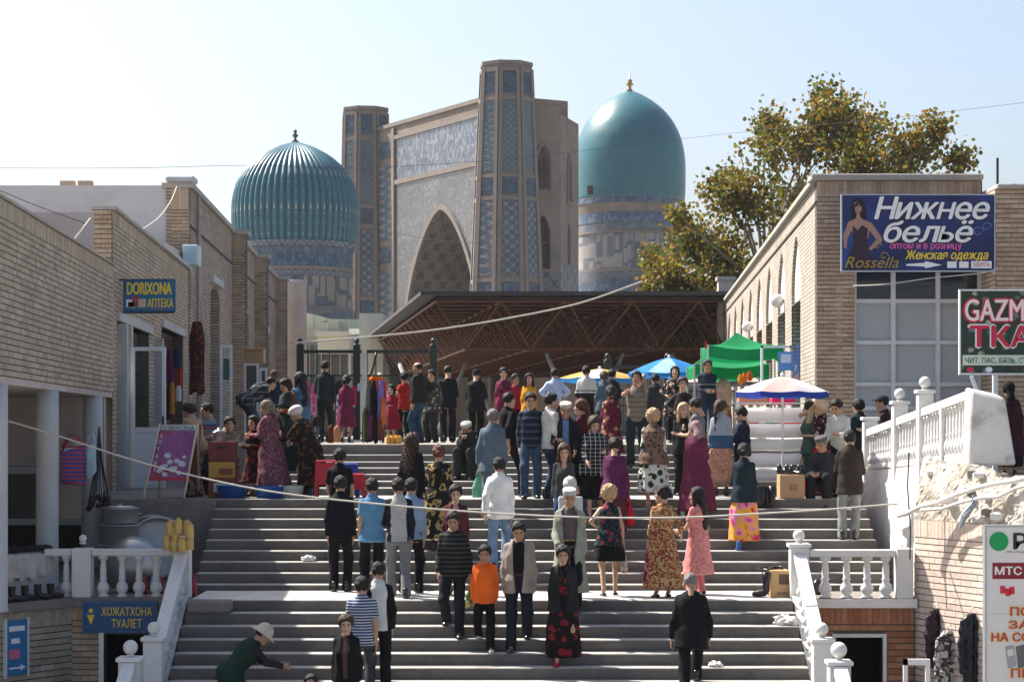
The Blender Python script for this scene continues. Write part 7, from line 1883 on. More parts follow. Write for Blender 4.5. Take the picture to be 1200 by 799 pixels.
for i, (yc, r_) in enumerate(((486, .125), (504.5, .12), (520.5, .115), (539, .12), (556.5, .115))):
    zc = PZ(yc, 36.45) ; x0_, x1_ = PX(866, 36.45), PX(948 - i * 2, 36.45)
    o = MB()
    for s in range(15):
        x = lerp(x0_, x1_, s / 14); k = len(o.v)
        for q in range(20):
            a = 2*PI*q/20; rr_ = r_ * (1 + .03 * math.sin(3*a + s * .6) + .02 * math.sin(s * 1.7 + q))
            o.v.append((x, 36.45 + .12 * (0 if i % 2 else 1) + rr_ * math.cos(a), zc + rr_ * math.sin(a)))
        if s:
            for q in range(20):
                w_ = (q + 1) % 20; o.f.append((k - 20 + q, k - 20 + w_, k + w_, k + q)); o.m.append(0)
    o.f.append(tuple(range(20))); o.m.append(0); o.f.append(tuple(reversed(range(len(o.v) - 20, len(o.v))))); o.m.append(0)
    ro = o.build('oilcloth_roll', M_vinyl, smooth=True)
    tag(ro, ['topmost', 'second from top', 'middle', 'second from bottom', 'lowest'][i] + ' white oilcloth roll on the rack under the navy rimmed parasol', 'roll', 'white oilcloth rolls')
    for xx in (866, 946): MB().box(PX(xx, 36.6)-.012, PX(xx, 36.6)+.012, 36.3, 36.76, zc - r_ - .02, zc - r_ - .002).build('bracket', M_metal_g, rk)
for i, (a, b, c_, f_, m) in enumerate(((868, 890, 494, 497, K(.4,.03,.05)), (892, 915, 495, 498, K(.03,.2,.2)), (916, 940, 494, 497, K(.5,.05,.06)), (905, 932, 464, 474, K(.62,.02,.10)), (866, 900, 464, 474, K(.5,.2,.12)))):
    tag(MB().box(PX(a, 37.4), PX(b, 37.4), 37.4, 37.8, PZ(f_, 37.4), PZ(c_, 37.4)).build('folded_cloth', m, bevel=.02), ['dark red', 'teal', 'crimson', 'bright pink', 'terracotta'][i] + ' folded cloth showing between the white rolls', 'cloth')
for i, (a, m) in enumerate(((868, K(.62,.20,.02)), (873, K(.55,.14,.02)), (880, K(.5,.10,.03)))):
    tag(MB().lathe([(.03, 0), (.055, .03), (.06, .13), (.03, .18), (.035, .2)], 12, (PX(a, 43.9), 43.9 + i * .1, PZ(450 - i * 2, 43.9))).build('hanging_pot', m, smooth=True), ['orange', 'amber', 'red-brown'][i] + ' rounded jar hanging under the green tents', 'jar')

# ================================================================== GOODS ON THE LEFT
def pan(label, px, d, z, r, h, lid=False):
    e = empty('cooking_pot', (PX(px, d), d, z), label=label, cat='pot')
    MB().lathe([(r*.92, .001), (r, .03), (r, h), (r+.02, h+.01), (r+.02, h+.025), (r-.015, h+.02), (r-.02, .03)], 28, cap=False).build('body', M_alu, e, smooth=True)
    MB().lathe([(.001, .012), (r*.92, .012)], 28, cap=False).build('base', M_alu, e)
    for s in (-1, 1): MB().path([(s*(r+.0), -.06, h*.7), (s*(r+.05), -.04, h*.72), (s*(r+.05), .04, h*.72), (s*(r), .06, h*.7)], .01, 5).build('handle', M_alu, e)
    if lid: MB().lathe([(r+.02, h+.03), (r*.6, h+.05), (.03, h+.06), (.03, h+.09), (.001, h+.09)], 28).build('lid', M_alu, e, smooth=True)
pan('lowest aluminium pot of the stack below the hanging boots', 140, 32.6, 0.0, .30, .62)
pan('middle aluminium pot of the stack', 141, 32.6, .65, .29, .28)
pan('lidded top aluminium pot of the stack', 140.5, 32.6, .965, .28, .22, True)
def dish(label, px, py, d, r, deep, tilt):
    o = MB().lathe([(r * math.cos(t), -deep * math.sin(t)) for t in np.linspace(0, PI/2*.98, 10)][::-1] + [(r + .03, .005), (r + .03, .02), (r-.02, .015)] + [((r-.02) * math.cos(t), -(deep-.02) * math.sin(t)) for t in np.linspace(0, PI/2*.98, 10)], 36, cap=False).build('wide_pan', M_alu, smooth=True)
    o.location = (PX(px, d), d, PZ(py, d)); o.rotation_euler = (tilt, 0, 0); return tag(o, label, 'pan')
dish('huge shallow aluminium tray leaning upright behind the white rail', 184, 641, 32.9, .46, .08, math.radians(78))
dish('second aluminium tray leaning behind the huge shallow one', 178, 640, 33.3, .47, .08, math.radians(80))
o = dish('big round aluminium cauldron turned on its side behind the balusters', 155, 662, 31.6, .40, .36, math.radians(-82))
yc = empty('plastic_jugs', (PX(212, 30.3), 30.3, .88), label='bunch of yellow plastic jugs tied to the top of the white newel', cat='jugs')
M_yel = plain('yellow_plastic', (.50,.34,.11), .45, .12, 6)
for i, (dx, dz) in enumerate(((-.17, -.18), (-.06, -.22), (.05, -.21), (.15, -.18), (-.12, .02), (0, .05), (.11, .02), (-.05, -.06), (.16, -.02))):
    j = MB().lathe([(.045, 0), (.058, .01), (.058, .15), (.05, .17), (.058, .18), (.05, .2)], 14, (dx, -.17 - .03 * (i % 3), dz)).build('jug', M_yel, yc, smooth=True)
    MB().lathe([(.03, 0), (.03, .025)], 10, (dx, -.17 - .03 * (i % 3), dz + .2)).build('cap', M_yel, j)
MB().path([(-.2, -.2, -.08), (0, -.26, -.1), (.2, -.2, -.08)], .008, 5).build('string', M_rope, yc)
# hanging bags and boots below the porch
def sack(name, label, pts, d, th, mat, cat, handles=True, hm=None):
    """soft bag from a photograph outline (px, py), centred at depth d"""
    n = len(pts); c0_ = (sum(p[0] for p in pts) / n, sum(p[1] for p in pts) / n)
    org = Vector((PX(c0_[0], d), d, PZ(max(p[1] for p in pts), d)))
    e = empty(name, org, label=label, cat=cat); mb = MB()
    rings = [(1.0, 0.0), (.96, .6), (.75, .9), (.35, 1.0)]
    for sgn in (-1, 1):
        k0 = len(mb.v)
        for s, dp in rings:
            for (a, b) in pts: mb.v.append((PX(lerp(c0_[0], a, s), d) - org.x, sgn * th * dp, PZ(lerp(c0_[1], b, s), d) - org.z))
        for r_ in range(len(rings) - 1):
            for i in range(n):
                j = (i + 1) % n; f = (k0 + r_*n + i, k0 + r_*n + j, k0 + (r_+1)*n + j, k0 + (r_+1)*n + i)
                mb.f.append(f if sgn > 0 else f[::-1]); mb.m.append(0)
        f = tuple(k0 + (len(rings)-1)*n + i for i in range(n)); mb.f.append(f if sgn > 0 else f[::-1]); mb.m.append(0)
    mb.build('bag_body', mat, e, smooth=True)
    if handles:
        xs = sorted(pts, key=lambda p: p[1])[:2]; a, b = sorted([xs[0], xs[1]])
        for off in (-.02, .02):
            A_ = Vector((PX(a[0], d), 0, PZ(a[1], d))) ; B_ = Vector((PX(b[0], d), 0, PZ(b[1], d))); m_ = (A_ + B_) / 2 + Vector((0, 0, .16 if handles is True else handles))
            MB().path([(A_.x - org.x, off, A_.z - org.z - .02), (lerp(A_.x, m_.x, .6) - org.x, off, m_.z - org.z - .03), (m_.x - org.x, off, m_.z - org.z), (lerp(B_.x, m_.x, .6) - org.x, off, m_.z - org.z - .03), (B_.x - org.x, off, B_.z - org.z - .02)], .010, 5).build('handle', hm or mat, e, smooth=True)
    return e
sack('striped_bag', 'blue, red and white striped shopping bag hanging under the porch', [(71, 530), (100, 522), (101, 541), (100, 569), (71, 567)], 33.0, .07, fab('stripe', (.04,.10,.38), (.50,.08,.10), 15, .5), 'bag', hm=K(.4,.03,.05))
sack('checked_bag', 'pale bag with a red top strip hanging behind the striped one', [(72, 524), (98, 518), (100, 532), (72, 538)], 33.3, .06, fab('stripe', (.55,.55,.55), (.45,.05,.06), 9, .7), 'bag', hm=K(.4,.03,.05))
sack('pale_blue_bag', 'pale blue plastic bag hanging beside the striped bag', [(102, 520), (112, 519), (113, 552), (103, 565), (101, 550)], 32.9, .05, K(.30,.42,.50), 'bag')
hb = empty('boot_bunch', (PX(116, 33.2), 33.2, PZ(500, 33.2)), label='bunch of dark boots hanging on strings from the porch', cat='boots')
for i in range(11):
    dx = random.uniform(-.2, .17); zz = PZ(random.uniform(578, 594), 33.2) - PZ(500, 33.2)
    MB().path([(0, 0, 0), (dx * .3, 0, zz * .5), (dx, random.uniform(-.08, .08), zz)], .008 + .006 * (i % 2), 4).build('string', M_black, hb)
    MB().sphere((dx, random.uniform(-.08, .08), zz - .05), .06, 8, (.9, 1.2, .8)).build('boot', plain('dark_brown_fur', (.03,.017,.013), .6), hb, smooth=True)
# cloth-covered rail, slippers and rubber boots along the ledge
cl = MB(); A0 = Vector((-7.65, 29.0)); A1 = Vector((-6.62, 30.75)); N_ = 60
for i in range(N_ + 1):
    t = i / N_; q = A0.lerp(A1, t); w_ = .02 * math.sin(i * 1.9) + .012 * math.sin(i * .7)
    nn_ = Vector((.86, -.51)) * (.03 + w_)
    zz = .64 - .0 * t; zl_ = .28 + .03 * math.sin(i * .9) + (.10 * max(0, (t - .8) / .2))
    cl.v += [(q.x - .2, q.y + .12, zz), (q.x, q.y, zz), (q.x + nn_.x, q.y + nn_.y, zz - .06), (q.x + nn_.x * 1.6, q.y + nn_.y * 1.6, zl_)]
for i in range(N_):
    for j in range(3): cl.f.append((i*4 + j, i*4 + j + 1, i*4 + 4 + j + 1, i*4 + 4 + j)); cl.m.append(0)
tag(cl.build('draped_cloth', K(.46,.41,.38), smooth=True), 'pale gathered cloth hanging over the counter beside the rubber boots', 'cloth')
ct = MB(); ct.hexa([(-7.9, 29.2, 0), (-7.62, 29.1, 0), (-6.68, 30.7, 0), (-6.95, 30.85, 0), (-7.9, 29.2, .63), (-7.62, 29.1, .63), (-6.68, 30.7, .63), (-6.95, 30.85, .63)])
tag(ct.build('counter', M_greypl), 'plain trading counter under the pale gathered cloth', 'counter')
for i in range(15):
    q = A0.lerp(A1, .28 + i * .048)
    s_ = MB().sphere((q.x - .06 + random.uniform(-.06, .06), q.y + .06, .70), .085, 8, (1.3, .9, .6)).build('fur_slipper', plain('black_fur', (.012,.014,.018), .95, .4, 30, 1.0, 80), smooth=True)
    tag(s_, 'black furry slipper in the row along the cloth-covered counter', 'slipper', 'furry slippers on the counter')
def boot_mesh(h=.36):
    mb = MB(); mb.path([(0, 0, h), (0, 0, .2), (0, 0, .1), (0, .03, .06), (0, .12, .045), (0, .2, .04)], [.062, .055, .05, .052, .045, .03], 10); return mb.mesh('rubber_boot', M_black)
bmh = boot_mesh(); bml = boot_mesh(.22)
for me in (bmh, bml): me.polygons.foreach_set('use_smooth', [True] * len(me.polygons))
for i in range(13):
    q = Vector((-8.15, 27.8)).lerp(Vector((-6.52, 30.26)), i / 12)
    o = link_mesh('rubber_boot', bmh if i < 9 else bml, None, (q.x - .03, q.y + .02, -.001), -1.0 + random.uniform(-.2, .2))
    tag(o, 'tall black rubber boot in the row on the left ledge' if i < 9 else 'short black rubber boot at the end of the ledge row', 'boot', 'rubber boots on the ledge')
# ---- terrace stalls
def cbox(name, label, px0_, px1_, py0, py1, d, dep, mat, cat='box', z=None, flaps=False):
    X0, X1 = PX(px0_, d), PX(px1_, d); z1 = PZ(py0, d); z0 = z if z is not None else PZ(py1, d)
    e = empty(name, ((X0 + X1) / 2, d, z0), label=label, cat=cat)
    w = (X1 - X0) / 2; h_ = z1 - z0
    MB().box(-w, w, 0, dep, .002, h_).build('carton', mat, e, bevel=.008)
    if flaps: MB().hexa([(-w, -.16, h_ - .03), (w, -.16, h_ - .03), (w, 0, h_ - .004), (-w, 0, h_ - .004), (-w, -.16, h_ - .022), (w, -.16, h_ - .022), (w, 0, h_ + .004), (-w, 0, h_ + .004)]).build('flap', mat, e)
    return e, w, h_
e, w, h_ = cbox('carton', 'yellow and red printed carton under the dark red box', 244, 276, 540, 565, 35.0, .4, ink('carton_red', (.16,.03,.02)), z=1.29)
MB().quadpts([(-w*.95, -.003, h_*.55), (w*.95, -.003, h_*.55), (w*.95, -.003, h_*.97), (-w*.95, -.003, h_*.97)]).build('print', ink('carton_yellow', (.36,.22,.03)), e); MB().quadpts([(-w*.2, -.005, h_*.62), (w*.8, -.005, h_*.62), (w*.8, -.005, h_*.8), (-w*.2, -.005, h_*.8)]).build('print', ink('carton_band', (.2,.03,.02)), e); MB().quadpts([(-w*.6, -.003, h_*.15), (w*.9, -.003, h_*.15), (w*.9, -.003, h_*.4), (-w*.6, -.003, h_*.4)]).build('print', ink('carton_white', (.5,.5,.5)), e)
zc_ = 1.29 + h_ + .004
e, w, h_ = cbox('carton', 'dark red box on top of the yellow printed carton', 244, 275, 517, 540, 35.0, .38, ink('box_red', (.13,.016,.017)), z=zc_)
MB().box(-.07, .07, -.004, .0, h_*.62, h_*.74).build('handle_slot', M_dark, e)
pan('small bright metal pot on the dark red box', 257, 35.2, zc_ + h_ + .002, .10, .13, True)
for i, (px_, r_, m) in enumerate(((272, .26, ink('basin_blue', (.01,.07,.28))), (317, .28, ink('basin_blue', (.01,.07,.28))), (342, .2, plain('cloudy_plastic', (.42,.46,.46), .3)))):
    tag(MB().lathe([(r_*.75, .002), (r_*.8, .01), (r_, .2), (r_+.02, .205), (r_-.01, .2), (r_*.76, .02), (.001, .02)], 24, (PX(px_, 34.75), 34.75, 1.29)).build('plastic_basin', m, smooth=True), ['blue plastic basin at the foot of the printed carton', 'blue plastic basin in front of the mauve dress', 'cloudy plastic tub at the edge of the terrace'][i], 'basin')
def stool(label, px, d, z, h, m):
    e = empty('plastic_stool', (PX(px, d), d, z), label=label, cat='stool'); r_ = .17
    MB().box(-r_, r_, -r_, r_, h - .03, h).build('seat', m, e, bevel=.02)
    for sx in (-1, 1):
        for sy in (-1, 1): MB().hexa([(sx*.17-.025, sy*.17-.025, .001), (sx*.17+.025, sy*.17-.025, .001), (sx*.17+.025, sy*.17+.025, .001), (sx*.17-.025, sy*.17+.025, .001), (sx*.14-.03, sy*.14-.03, h-.03), (sx*.14+.03, sy*.14-.03, h-.03), (sx*.14+.03, sy*.14+.03, h-.03), (sx*.14-.03, sy*.14+.03, h-.03)]).build('leg', m, e)
    for s in (-1, 1): MB().box(-.14, .14, s*.15-.006, s*.15+.006, h*.35, h*.92).build('apron', m, e); MB().box(s*.15-.006, s*.15+.006, -.14, .14, h*.35, h*.92).build('apron', m, e)
M_redp = plain('red_plastic', (.38,.012,.025), .4, .06); M_bluep = plain('blue_plastic', (.012,.06,.35), .4, .06)
stool('tall red plastic stool by the person in the black T-shirt', 383, 34.9, 1.29, .62, M_redp); stool('blue plastic stool behind the red ones', 377, 35.3, 1.29, .50, M_bluep); stool('second red plastic stool nearer the steps', 415, 34.8, 1.29, .40, M_redp); stool('blue plastic stool top between the red stools', 407, 35.3, 1.29, .56, M_bluep)
# clothes hanging on the pharmacy row
def hang(name, label, px0_, px1_, py0, py1, d, mat, th=.05, cat='garment', tail=.0, seed=1):
    r2_ = random.Random(seed); mb = MB(); S, Nn = 10, 8; X0, X1 = PX(px0_, d), PX(px1_, d); Z0, Z1 = PZ(py1, d), PZ(py0, d); ph = r2_.random() * 6
    for side in (0, 1):
        for j in range(S + 1):
            t = j / S
            for q in range(Nn + 1):
                s = q / Nn; sh_ = .55 + .45 * min(1, t * 4); x = (X0 + X1) / 2 + (s - .5) * (X1 - X0) * sh_ * (1 + .07 * math.sin(5 * t + ph))
                y = d + (1 if side else -1) * (th * math.sin(PI * s) ** .5 + .012 * math.sin(s * 17 + ph + 2 * t)); z = lerp(Z1, Z0, t) - tail * math.sin(s * 9 + ph) * t * .04
                mb.v.append((x, y, z))
    W_ = Nn + 1; off = (S + 1) * W_
    for side in (0, 1):
        for j in range(S):
            for q in range(Nn):
                f = (side*off + j*W_ + q, side*off + (j+1)*W_ + q, side*off + (j+1)*W_ + q + 1, side*off + j*W_ + q + 1)
                mb.f.append(f if side == 0 else f[::-1]); mb.m.append(0)
    for j in range(S):
        for q in (0, Nn):
            f = (j*W_ + q, off + j*W_ + q, off + (j+1)*W_ + q, (j+1)*W_ + q); mb.f.append(f if q else f[::-1]); mb.m.append(0)
    return tag(mb.build(name, mat, smooth=True), label, cat)
hang('hanging_carpet', 'long dark red patterned runner hanging beside the blind arch', 222, 240, 377, 461, 49.0, fab('floral', (.06,.012,.014), (.14,.05,.035), (.03,.008,.01), 9), .08, 'carpet', 1, 4)
hang('hanging_dress', 'purple dress hanging in the pharmacy doorway', 194, 204, 410, 449, 43.0, K(.07,.012,.05), .1, seed=5); hang('hanging_jacket', 'navy jacket hanging in the pharmacy doorway', 203, 212, 409, 432, 43.4, K(.014,.017,.05), .1, seed=6)
hang('hanging_towel', 'orange towel hanging below the purple dress', 199, 205, 448, 485, 42.8, K(.42,.17,.02), .06, seed=7); hang('hanging_shirt', 'bright red shirt hanging at the brick jamb', 208, 213, 426, 465, 43.6, K(.42,.03,.015), .06, seed=8); hang('hanging_blouse', 'white lace blouse hanging beside the orange towel', 205, 213, 452, 470, 42.9, K(.45,.45,.47), .06, seed=9); hang('hanging_tunic', 'dark plum tunic behind the orange towel', 194, 201, 449, 492, 43.2, K(.05,.012,.04), .06, seed=10)
wd = empty('display_door', label='white framed glass door with posters beyond the pharmacy', cat='door')
xa_, xb_, dd_ = PX(257.5, 52.5), PX(272, 52.5), 52.5; z0_, z1_ = 1.31, PZ(404, 52.5)
MB().box(xa_, xa_+.06, dd_, dd_+.05, z0_, z1_).box(xb_-.06, xb_, dd_, dd_+.05, z0_, z1_).box(xa_+.06, xb_-.06, dd_, dd_+.05, z1_-.07, z1_).box(xa_+.06, xb_-.06, dd_, dd_+.05, z0_, z0_+.3).build('frame', M_pvc, wd)
MB().box(xa_+.06, xb_-.06, dd_+.02, dd_+.03, z0_+.3, z1_-.07).build('pane', M_clear, wd); MB().box(xa_+.08, xb_-.08, dd_+.032, dd_+.036, PZ(445, dd_), PZ(420, dd_)).build('poster', ink('poster_green', (.10,.17,.12)), wd)
for i, (a, b, c_, f_) in enumerate(((286, 303, 425, 446), (304, 313, 431, 446))):
    wf = empty('shop_window', label=['wide', 'narrow'][i] + ' white framed shop window in the arcaded row', cat='window'); d = 60.0 + i
    X0, X1, Z0, Z1 = PX(a, d), PX(b, d), PZ(f_, d), PZ(c_, d)
    MB().box(X0, X0+.06, d, d+.06, 2.0, Z1).box(X1-.06, X1, d, d+.06, 2.0, Z1).box(X0+.06, X1-.06, d, d+.06, Z1-.08, Z1).build('frame', M_pvc, wf); MB().box(X0+.06, X1-.06, d+.02, d+.03, 2.0, Z1-.08).build('pane', ink('dim_display', (.07,.085,.08), .2), wf)
cbox('carton', 'open cardboard box on the ledge of the arcaded row', 287, 309, 408, 425, 58.5, .5, M_card, flaps=True)
sack('blue_sack', 'bright blue bag hanging beside the display door', [(262, 428), (270, 427), (272, 441), (263, 442)], 54.0, .12, K(.015,.17,.48), 'bag', handles=False)
tag(MB().lathe([(.16, 0), (.2, .1), (.2, .75), (.15, .8)], 10, (PX(228, 50.2), 50.2, 1.29)).build('grey_plinth', M_greypl), 'grey block at the base of the hanging runner', 'plinth')
# ---- merchandise on the fence and plaza edge
for i, (a, b, c_, f_, m, nm) in enumerate(((357, 364, 447, 482, K(.40,.06,.20), 'pink towel with dark edge'), (364, 372, 450, 486, fab('floral', (.50,.14,.28), (.6,.35,.42), (.35,.04,.14), 9), 'pale pink flowered cloth'), (371, 376, 448, 470, K(.16,.03,.2), 'violet cloth'), (393, 401, 446, 462, NAVY, 'navy sweatshirt'), (394, 401, 462, 496, fab('stripe', (.42,.45,.55), (.05,.10,.36), 6, .6), 'blue and white baby suit'), (411, 418, 452, 475, K(.36,.012,.06), 'crimson vest'), (412, 416, 455, 477, K(.45,.48,.5), 'pale plastic-wrapped shirt'), (419, 424, 449, 458, K(.35,.5,.58), 'light blue hanger top'))):
    hang('hanging_garment', nm + ' hanging on the iron fence', a, b, c_, f_, 49.5 + .25 * i, m, .06, seed=20 + i)
for i, (a, b, c_, f_, m, nm) in enumerate(((391, 399, 498, 518, K(.42,.20,.10), 'tan leather sack'), (384, 391, 497, 518, K(.10,.03,.025), 'dark brown bag'), (424, 436, 480, 518, K(.012,.03,.035), 'dark teal bundle'), (366, 377, 486, 500, K(.03,.015,.02), 'dark folded bundle'))):
    sack('goods_bag', nm + ' on the ground before the iron fence', [(a, f_), (a + .5, c_ + 3), ((a + b) / 2, c_), (b - .5, c_ + 3), (b, f_)], 44.5 + i * .3, .12, m, 'bag', handles=False)
sr = empty('scarf_rack', (PX(440, 42.5), 42.5, 2.14), label='round rack of orange, grey, black and violet scarves on the plaza edge', cat='rack')
MB().tube((0, 0, .001), (0, 0, 1.25), .02).build('stand', M_metal_g, sr); zt2 = PZ(441, 42.5) - 2.14
sc_ = [(K(.72,.14,.015), 430, 450, 441, 456, .10), (K(.13,.14,.15), 427, 437, 446, 492, .10), (K(.012,.012,.014), 434, 442, 446, 497, .14), (K(.20,.16,.46), 441, 453, 446, 503, .12), (K(.42,.02,.06), 446, 453, 447, 470, .06), (K(.10,.03,.07), 428, 441, 486, 514, .12), (K(.05,.055,.02), 425, 432, 478, 516, .10), (K(.16,.05,.035), 440, 451, 490, 516, .12), (K(.012,.012,.014), 436, 446, 492, 517, .08), (K(.55,.16,.03), 446, 452, 466, 500, .05)]
for i, (m_, a_, b_, c_, f_, th_) in enumerate(sc_):
    so_ = hang('scarf', None, a_, b_, c_, f_, 42.5 - .03 * i, m_, th_, None, 1.5, 60 + i); so_.parent = sr; so_.location = (-sr.location[0], -sr.location[1], -sr.location[2])
for i in range(6): tag(MB().lathe([(.04, 0), (.045, .12), (.03, .15), (.02, .17)], 8, (PX(455 + i * 2.6, 41), 41 + .1 * (i % 2), 2.14)).build('juice_bottle', plain('orange_juice', (.66,.30,.04), .3)), 'small orange juice bottle on the plaza edge by the scarf rack', 'bottle', 'juice bottles by the scarf rack')
# ---- shoe sellers on the right
def shoe_pile(label, px, d, z, n, seed):
    r3 = random.Random(seed); V, Q, m = shoe_tpl('low' if seed % 2 else 'shoe')
    for i in range(n):
        o = add_mesh('shoe', V * 1.02, Q, M_blacklea, None, None, (PX(px, d) + r3.uniform(-.16, .16), d + .2 + r3.uniform(-.1, .1), z + .002 + .0 * i), r3.uniform(0, 6.28)); tag(o, label, 'shoe', label)
e, w, h_ = cbox('carton', 'tall plain cardboard box with black shoes on top by the seated trader', 914, 943, 556, 592, 34.42, .42, M_card, z=1.29)
MB().quadpts([(-.05, -.003, h_*.35), (.09, -.003, h_*.35), (.09, -.003, h_*.6), (-.05, -.003, h_*.6)]).build('print', ink('carton_ink', (.24,.14,.08)), e); shoe_pile('black shoe on the tall plain cardboard box', 928, 34.42, 1.29 + h_, 5, 2)
e, w, h_ = cbox('carton', 'printed cardboard box with black shoes on top beside the newel', 903, 925, 668, 702, 30.5, .36, plain('carton_tan', (.46,.28,.14), .8), z=0.003)
MB().quadpts([(-w*.1, -.003, h_*.48), (w*.95, -.003, h_*.48), (w*.95, -.003, h_*.86), (-w*.1, -.003, h_*.86)]).build('print', ink('carton_dark', (.09,.05,.03)), e); MB().quadpts([(-w*.3, -.003, h_*.1), (w*.8, -.003, h_*.1), (w*.8, -.003, h_*.2), (-w*.3, -.003, h_*.2)]).build('print', ink('carton_ink', (.24,.14,.08)), e)
shoe_pile('black shoe on the printed cardboard box', 914, 30.5, .003 + h_, 4, 3)
for i, (px_, d, z, rz_) in enumerate(((893, 34.2, 1.14, 1.2), (899, 34.25, 1.14, .9), (905, 34.2, 1.14, 1.4), (889, 34.2, 1.14, 1.5))): tag(link_mesh('black_boot', bmh, None, (PX(px_, d), d, z), rz_), 'tall black boot on the step beside the plain cardboard box', 'boot', 'boots beside the plain cardboard box')
for i, (px_, d, rz_) in enumerate(((898, 30.5, 1.3), (900, 30.75, 1.5))): tag(link_mesh('black_boot', bmh, None, (PX(px_, d), d, .004), rz_), 'tall black boot standing against the printed cardboard box', 'boot', 'boots beside the printed cardboard box')
sack('black_bag', 'black rubbish bag behind the right balustrade', [(950, 698), (951, 682), (957, 676), (966, 684), (968, 698)], 31.2, .14, M_blacklea, 'bag', handles=False)
tag(MB().sphere((PX(950, 35.6), 35.5, 1.29 + .18), .18, 12, (.7, .7, 1)).build('red_bundle', K(.60,.012,.015), smooth=True), 'bright red bundle beside the seated trader', 'bundle')
def crumple(label, px, d, z, r, mat, cat='paper', seed=0):
    r4 = random.Random(seed); bm = bmesh.new(); bmesh.ops.create_icosphere(bm, subdivisions=3, radius=r)
    for v in bm.verts: v.co *= 1 + r4.uniform(-.28, .22); v.co.z *= .55; v.co.z = max(v.co.z, -r * .3)
    me = bpy.data.meshes.new('crumple'); bm.to_mesh(me); bm.free(); me.materials.append(mat); o = link_mesh('crumpled_' + cat, me, None, (PX(px, d), d, z + r * .3)); return tag(o, label, cat)
crumple('crumpled white plastic sack at the end of a step below the printed box', 920, 29.6, surf(29.6), .17, K(.66,.64,.60), 'sack', 1); crumple('crumpled white paper on the lower flight', 838, 28.55, surf(28.55), .09, K(.66,.64,.60), 'paper', 2); crumple('crumpled pale bag at the bottom of the lower flight', 896, 27.9, surf(27.9), .09, K(.6,.6,.58), 'bag', 3); crumple('torn white paper on a middle step beside the person all in black', 362, 32.6, surf(32.6), .11, K(.66,.65,.62), 'paper', 4)
def bottle(label, px, d, z, h_, m): tag(MB().lathe([(.03, 0), (.036, .01), (.036, h_*.6), (.014, h_*.82), (.014, h_*.95), (.016, h_*.95), (.016, h_)], 12, (PX(px, d), d, z)).build('bottle', m, smooth=True), label, 'bottle')
bottle('clear plastic bottle on the upper landing edge', 786.5, 34.5, 1.29, .24, plain('clear_bottle', (.45,.5,.52), .2)); bottle('dark blue bottle on the upper landing edge', 775, 34.5, 1.29, .20, plain('blue_bottle', (.04,.12,.22), .2)); bottle('grey flask on the edge beside the maroon coat', 800, 33.85, .99, .30, plain('grey_flask', (.30,.38,.37), .3)); bottle('red drink bottle beside the left newel', 228, 30.75, .004, .32, plain('red_bottle', (.40,.03,.07), .25))
for i in range(7):
    px_ = 170 + i * 5 + random.uniform(-2, 2); tag(MB().lathe([(.03, 0), (.05, .02), (.045, .16), (.02, .22), (.02, .26)], 10, (PX(px_, 31.3), 31.2 + .2 * (i % 2), 0.001)).build('jar', plain('jar_%d' % (i % 4), [(.35,.03,.03), (.05,.1,.3), (.4,.4,.42), (.3,.12,.05)][i % 4], .3), smooth=True), ['red', 'blue', 'pale', 'brown', 'dark red', 'navy', 'whitish'][i] + ' small jar behind the white balusters', 'jar')
# ---- jackets hanging on the sunlit brick wall
def jacket(label, xa, xb, ya, yb, d, mat, seed):
    cx_, w = PX((xa + xb) / 2, d), (PX(xb, d) - PX(xa, d)) / 2 * 1.3; Z1, Z0 = PZ(ya, d), PZ(yb, d); H = Z1 - Z0
    g = Fld((-w - .06, -.2, -H - .05), (w + .06, .2, .1), .014)
    f = loft(g, [(-H, w * .66, .075, 0), (-H * .5, w * .60, .08, 0), (-.15, w * .70, .085, 0), (-.07, w * .58, .06, 0), (.0, .06, .045, 0)], (0, 0, 0), 0, 0, .05, 7, seed)[0]
    for s in (-1, 1):
        f = smin(f, cone(g, (s * w * .66, 0, -.13), (s * w * .90, -.02, -H * .45), .05, .046), .012)
        f = smin(f, cone(g, (s * w * .90, -.02, -H * .45), (s * w * .92, -.05, -H * .80), .046, .038), .012)
    f = np.maximum(f, np.minimum(.012 - np.abs(g.x) + 0 * f, -g.y - .03 + 0 * f))
    f = f + .006 * np.sin(31 * g.z + 17 * g.x + seed) + .004 * np.sin(53 * g.z - 29 * g.x)
    V, Q = g.mesh(f); o = add_mesh('hanging_jacket', V, Q, mat, None, None, (cx_, d, Z1), .3); tag(o, label, 'jacket')
    MB().path([(0, 0, .0), (0, 0, .06), (.03, 0, .09), (.05, 0, .06)], .006, 5).build('hanger_hook', M_metal_g, o)
for i, (a, b, c_, f_, m, nm) in enumerate(((1087, 1105, 713, 782, K(.03,.02,.026, rough=.35), 'dark plum leather jacket'), (1098, 1124, 738, 815, fab('big', (.28,.27,.28), (.05,.045,.05), (.5,.48,.46), 9, rough=.25), 'shiny silver quilted jacket'), (1126, 1150, 718, 802, K(.014,.016,.024, rough=.3), 'black leather jacket'))):
    jacket(nm + ' hanging on the sunlit brick wall', a, b, c_, f_, (29.85, 29.55, 29.0)[i], m, i)
cf = empty('stall_frame', label='white wooden stall frame below the hanging jackets', cat='stall')
for (xa, xb, ya, yb) in ((1059, 1064, 772, 860), (1059, 1090, 772, 779), (1085, 1090, 779, 860)): MB().box(PX(xa, 28.9), PX(xb, 28.9), 28.9, 28.96, PZ(yb, 28.9), PZ(ya, 28.9)).build('bar', M_pvc, cf)
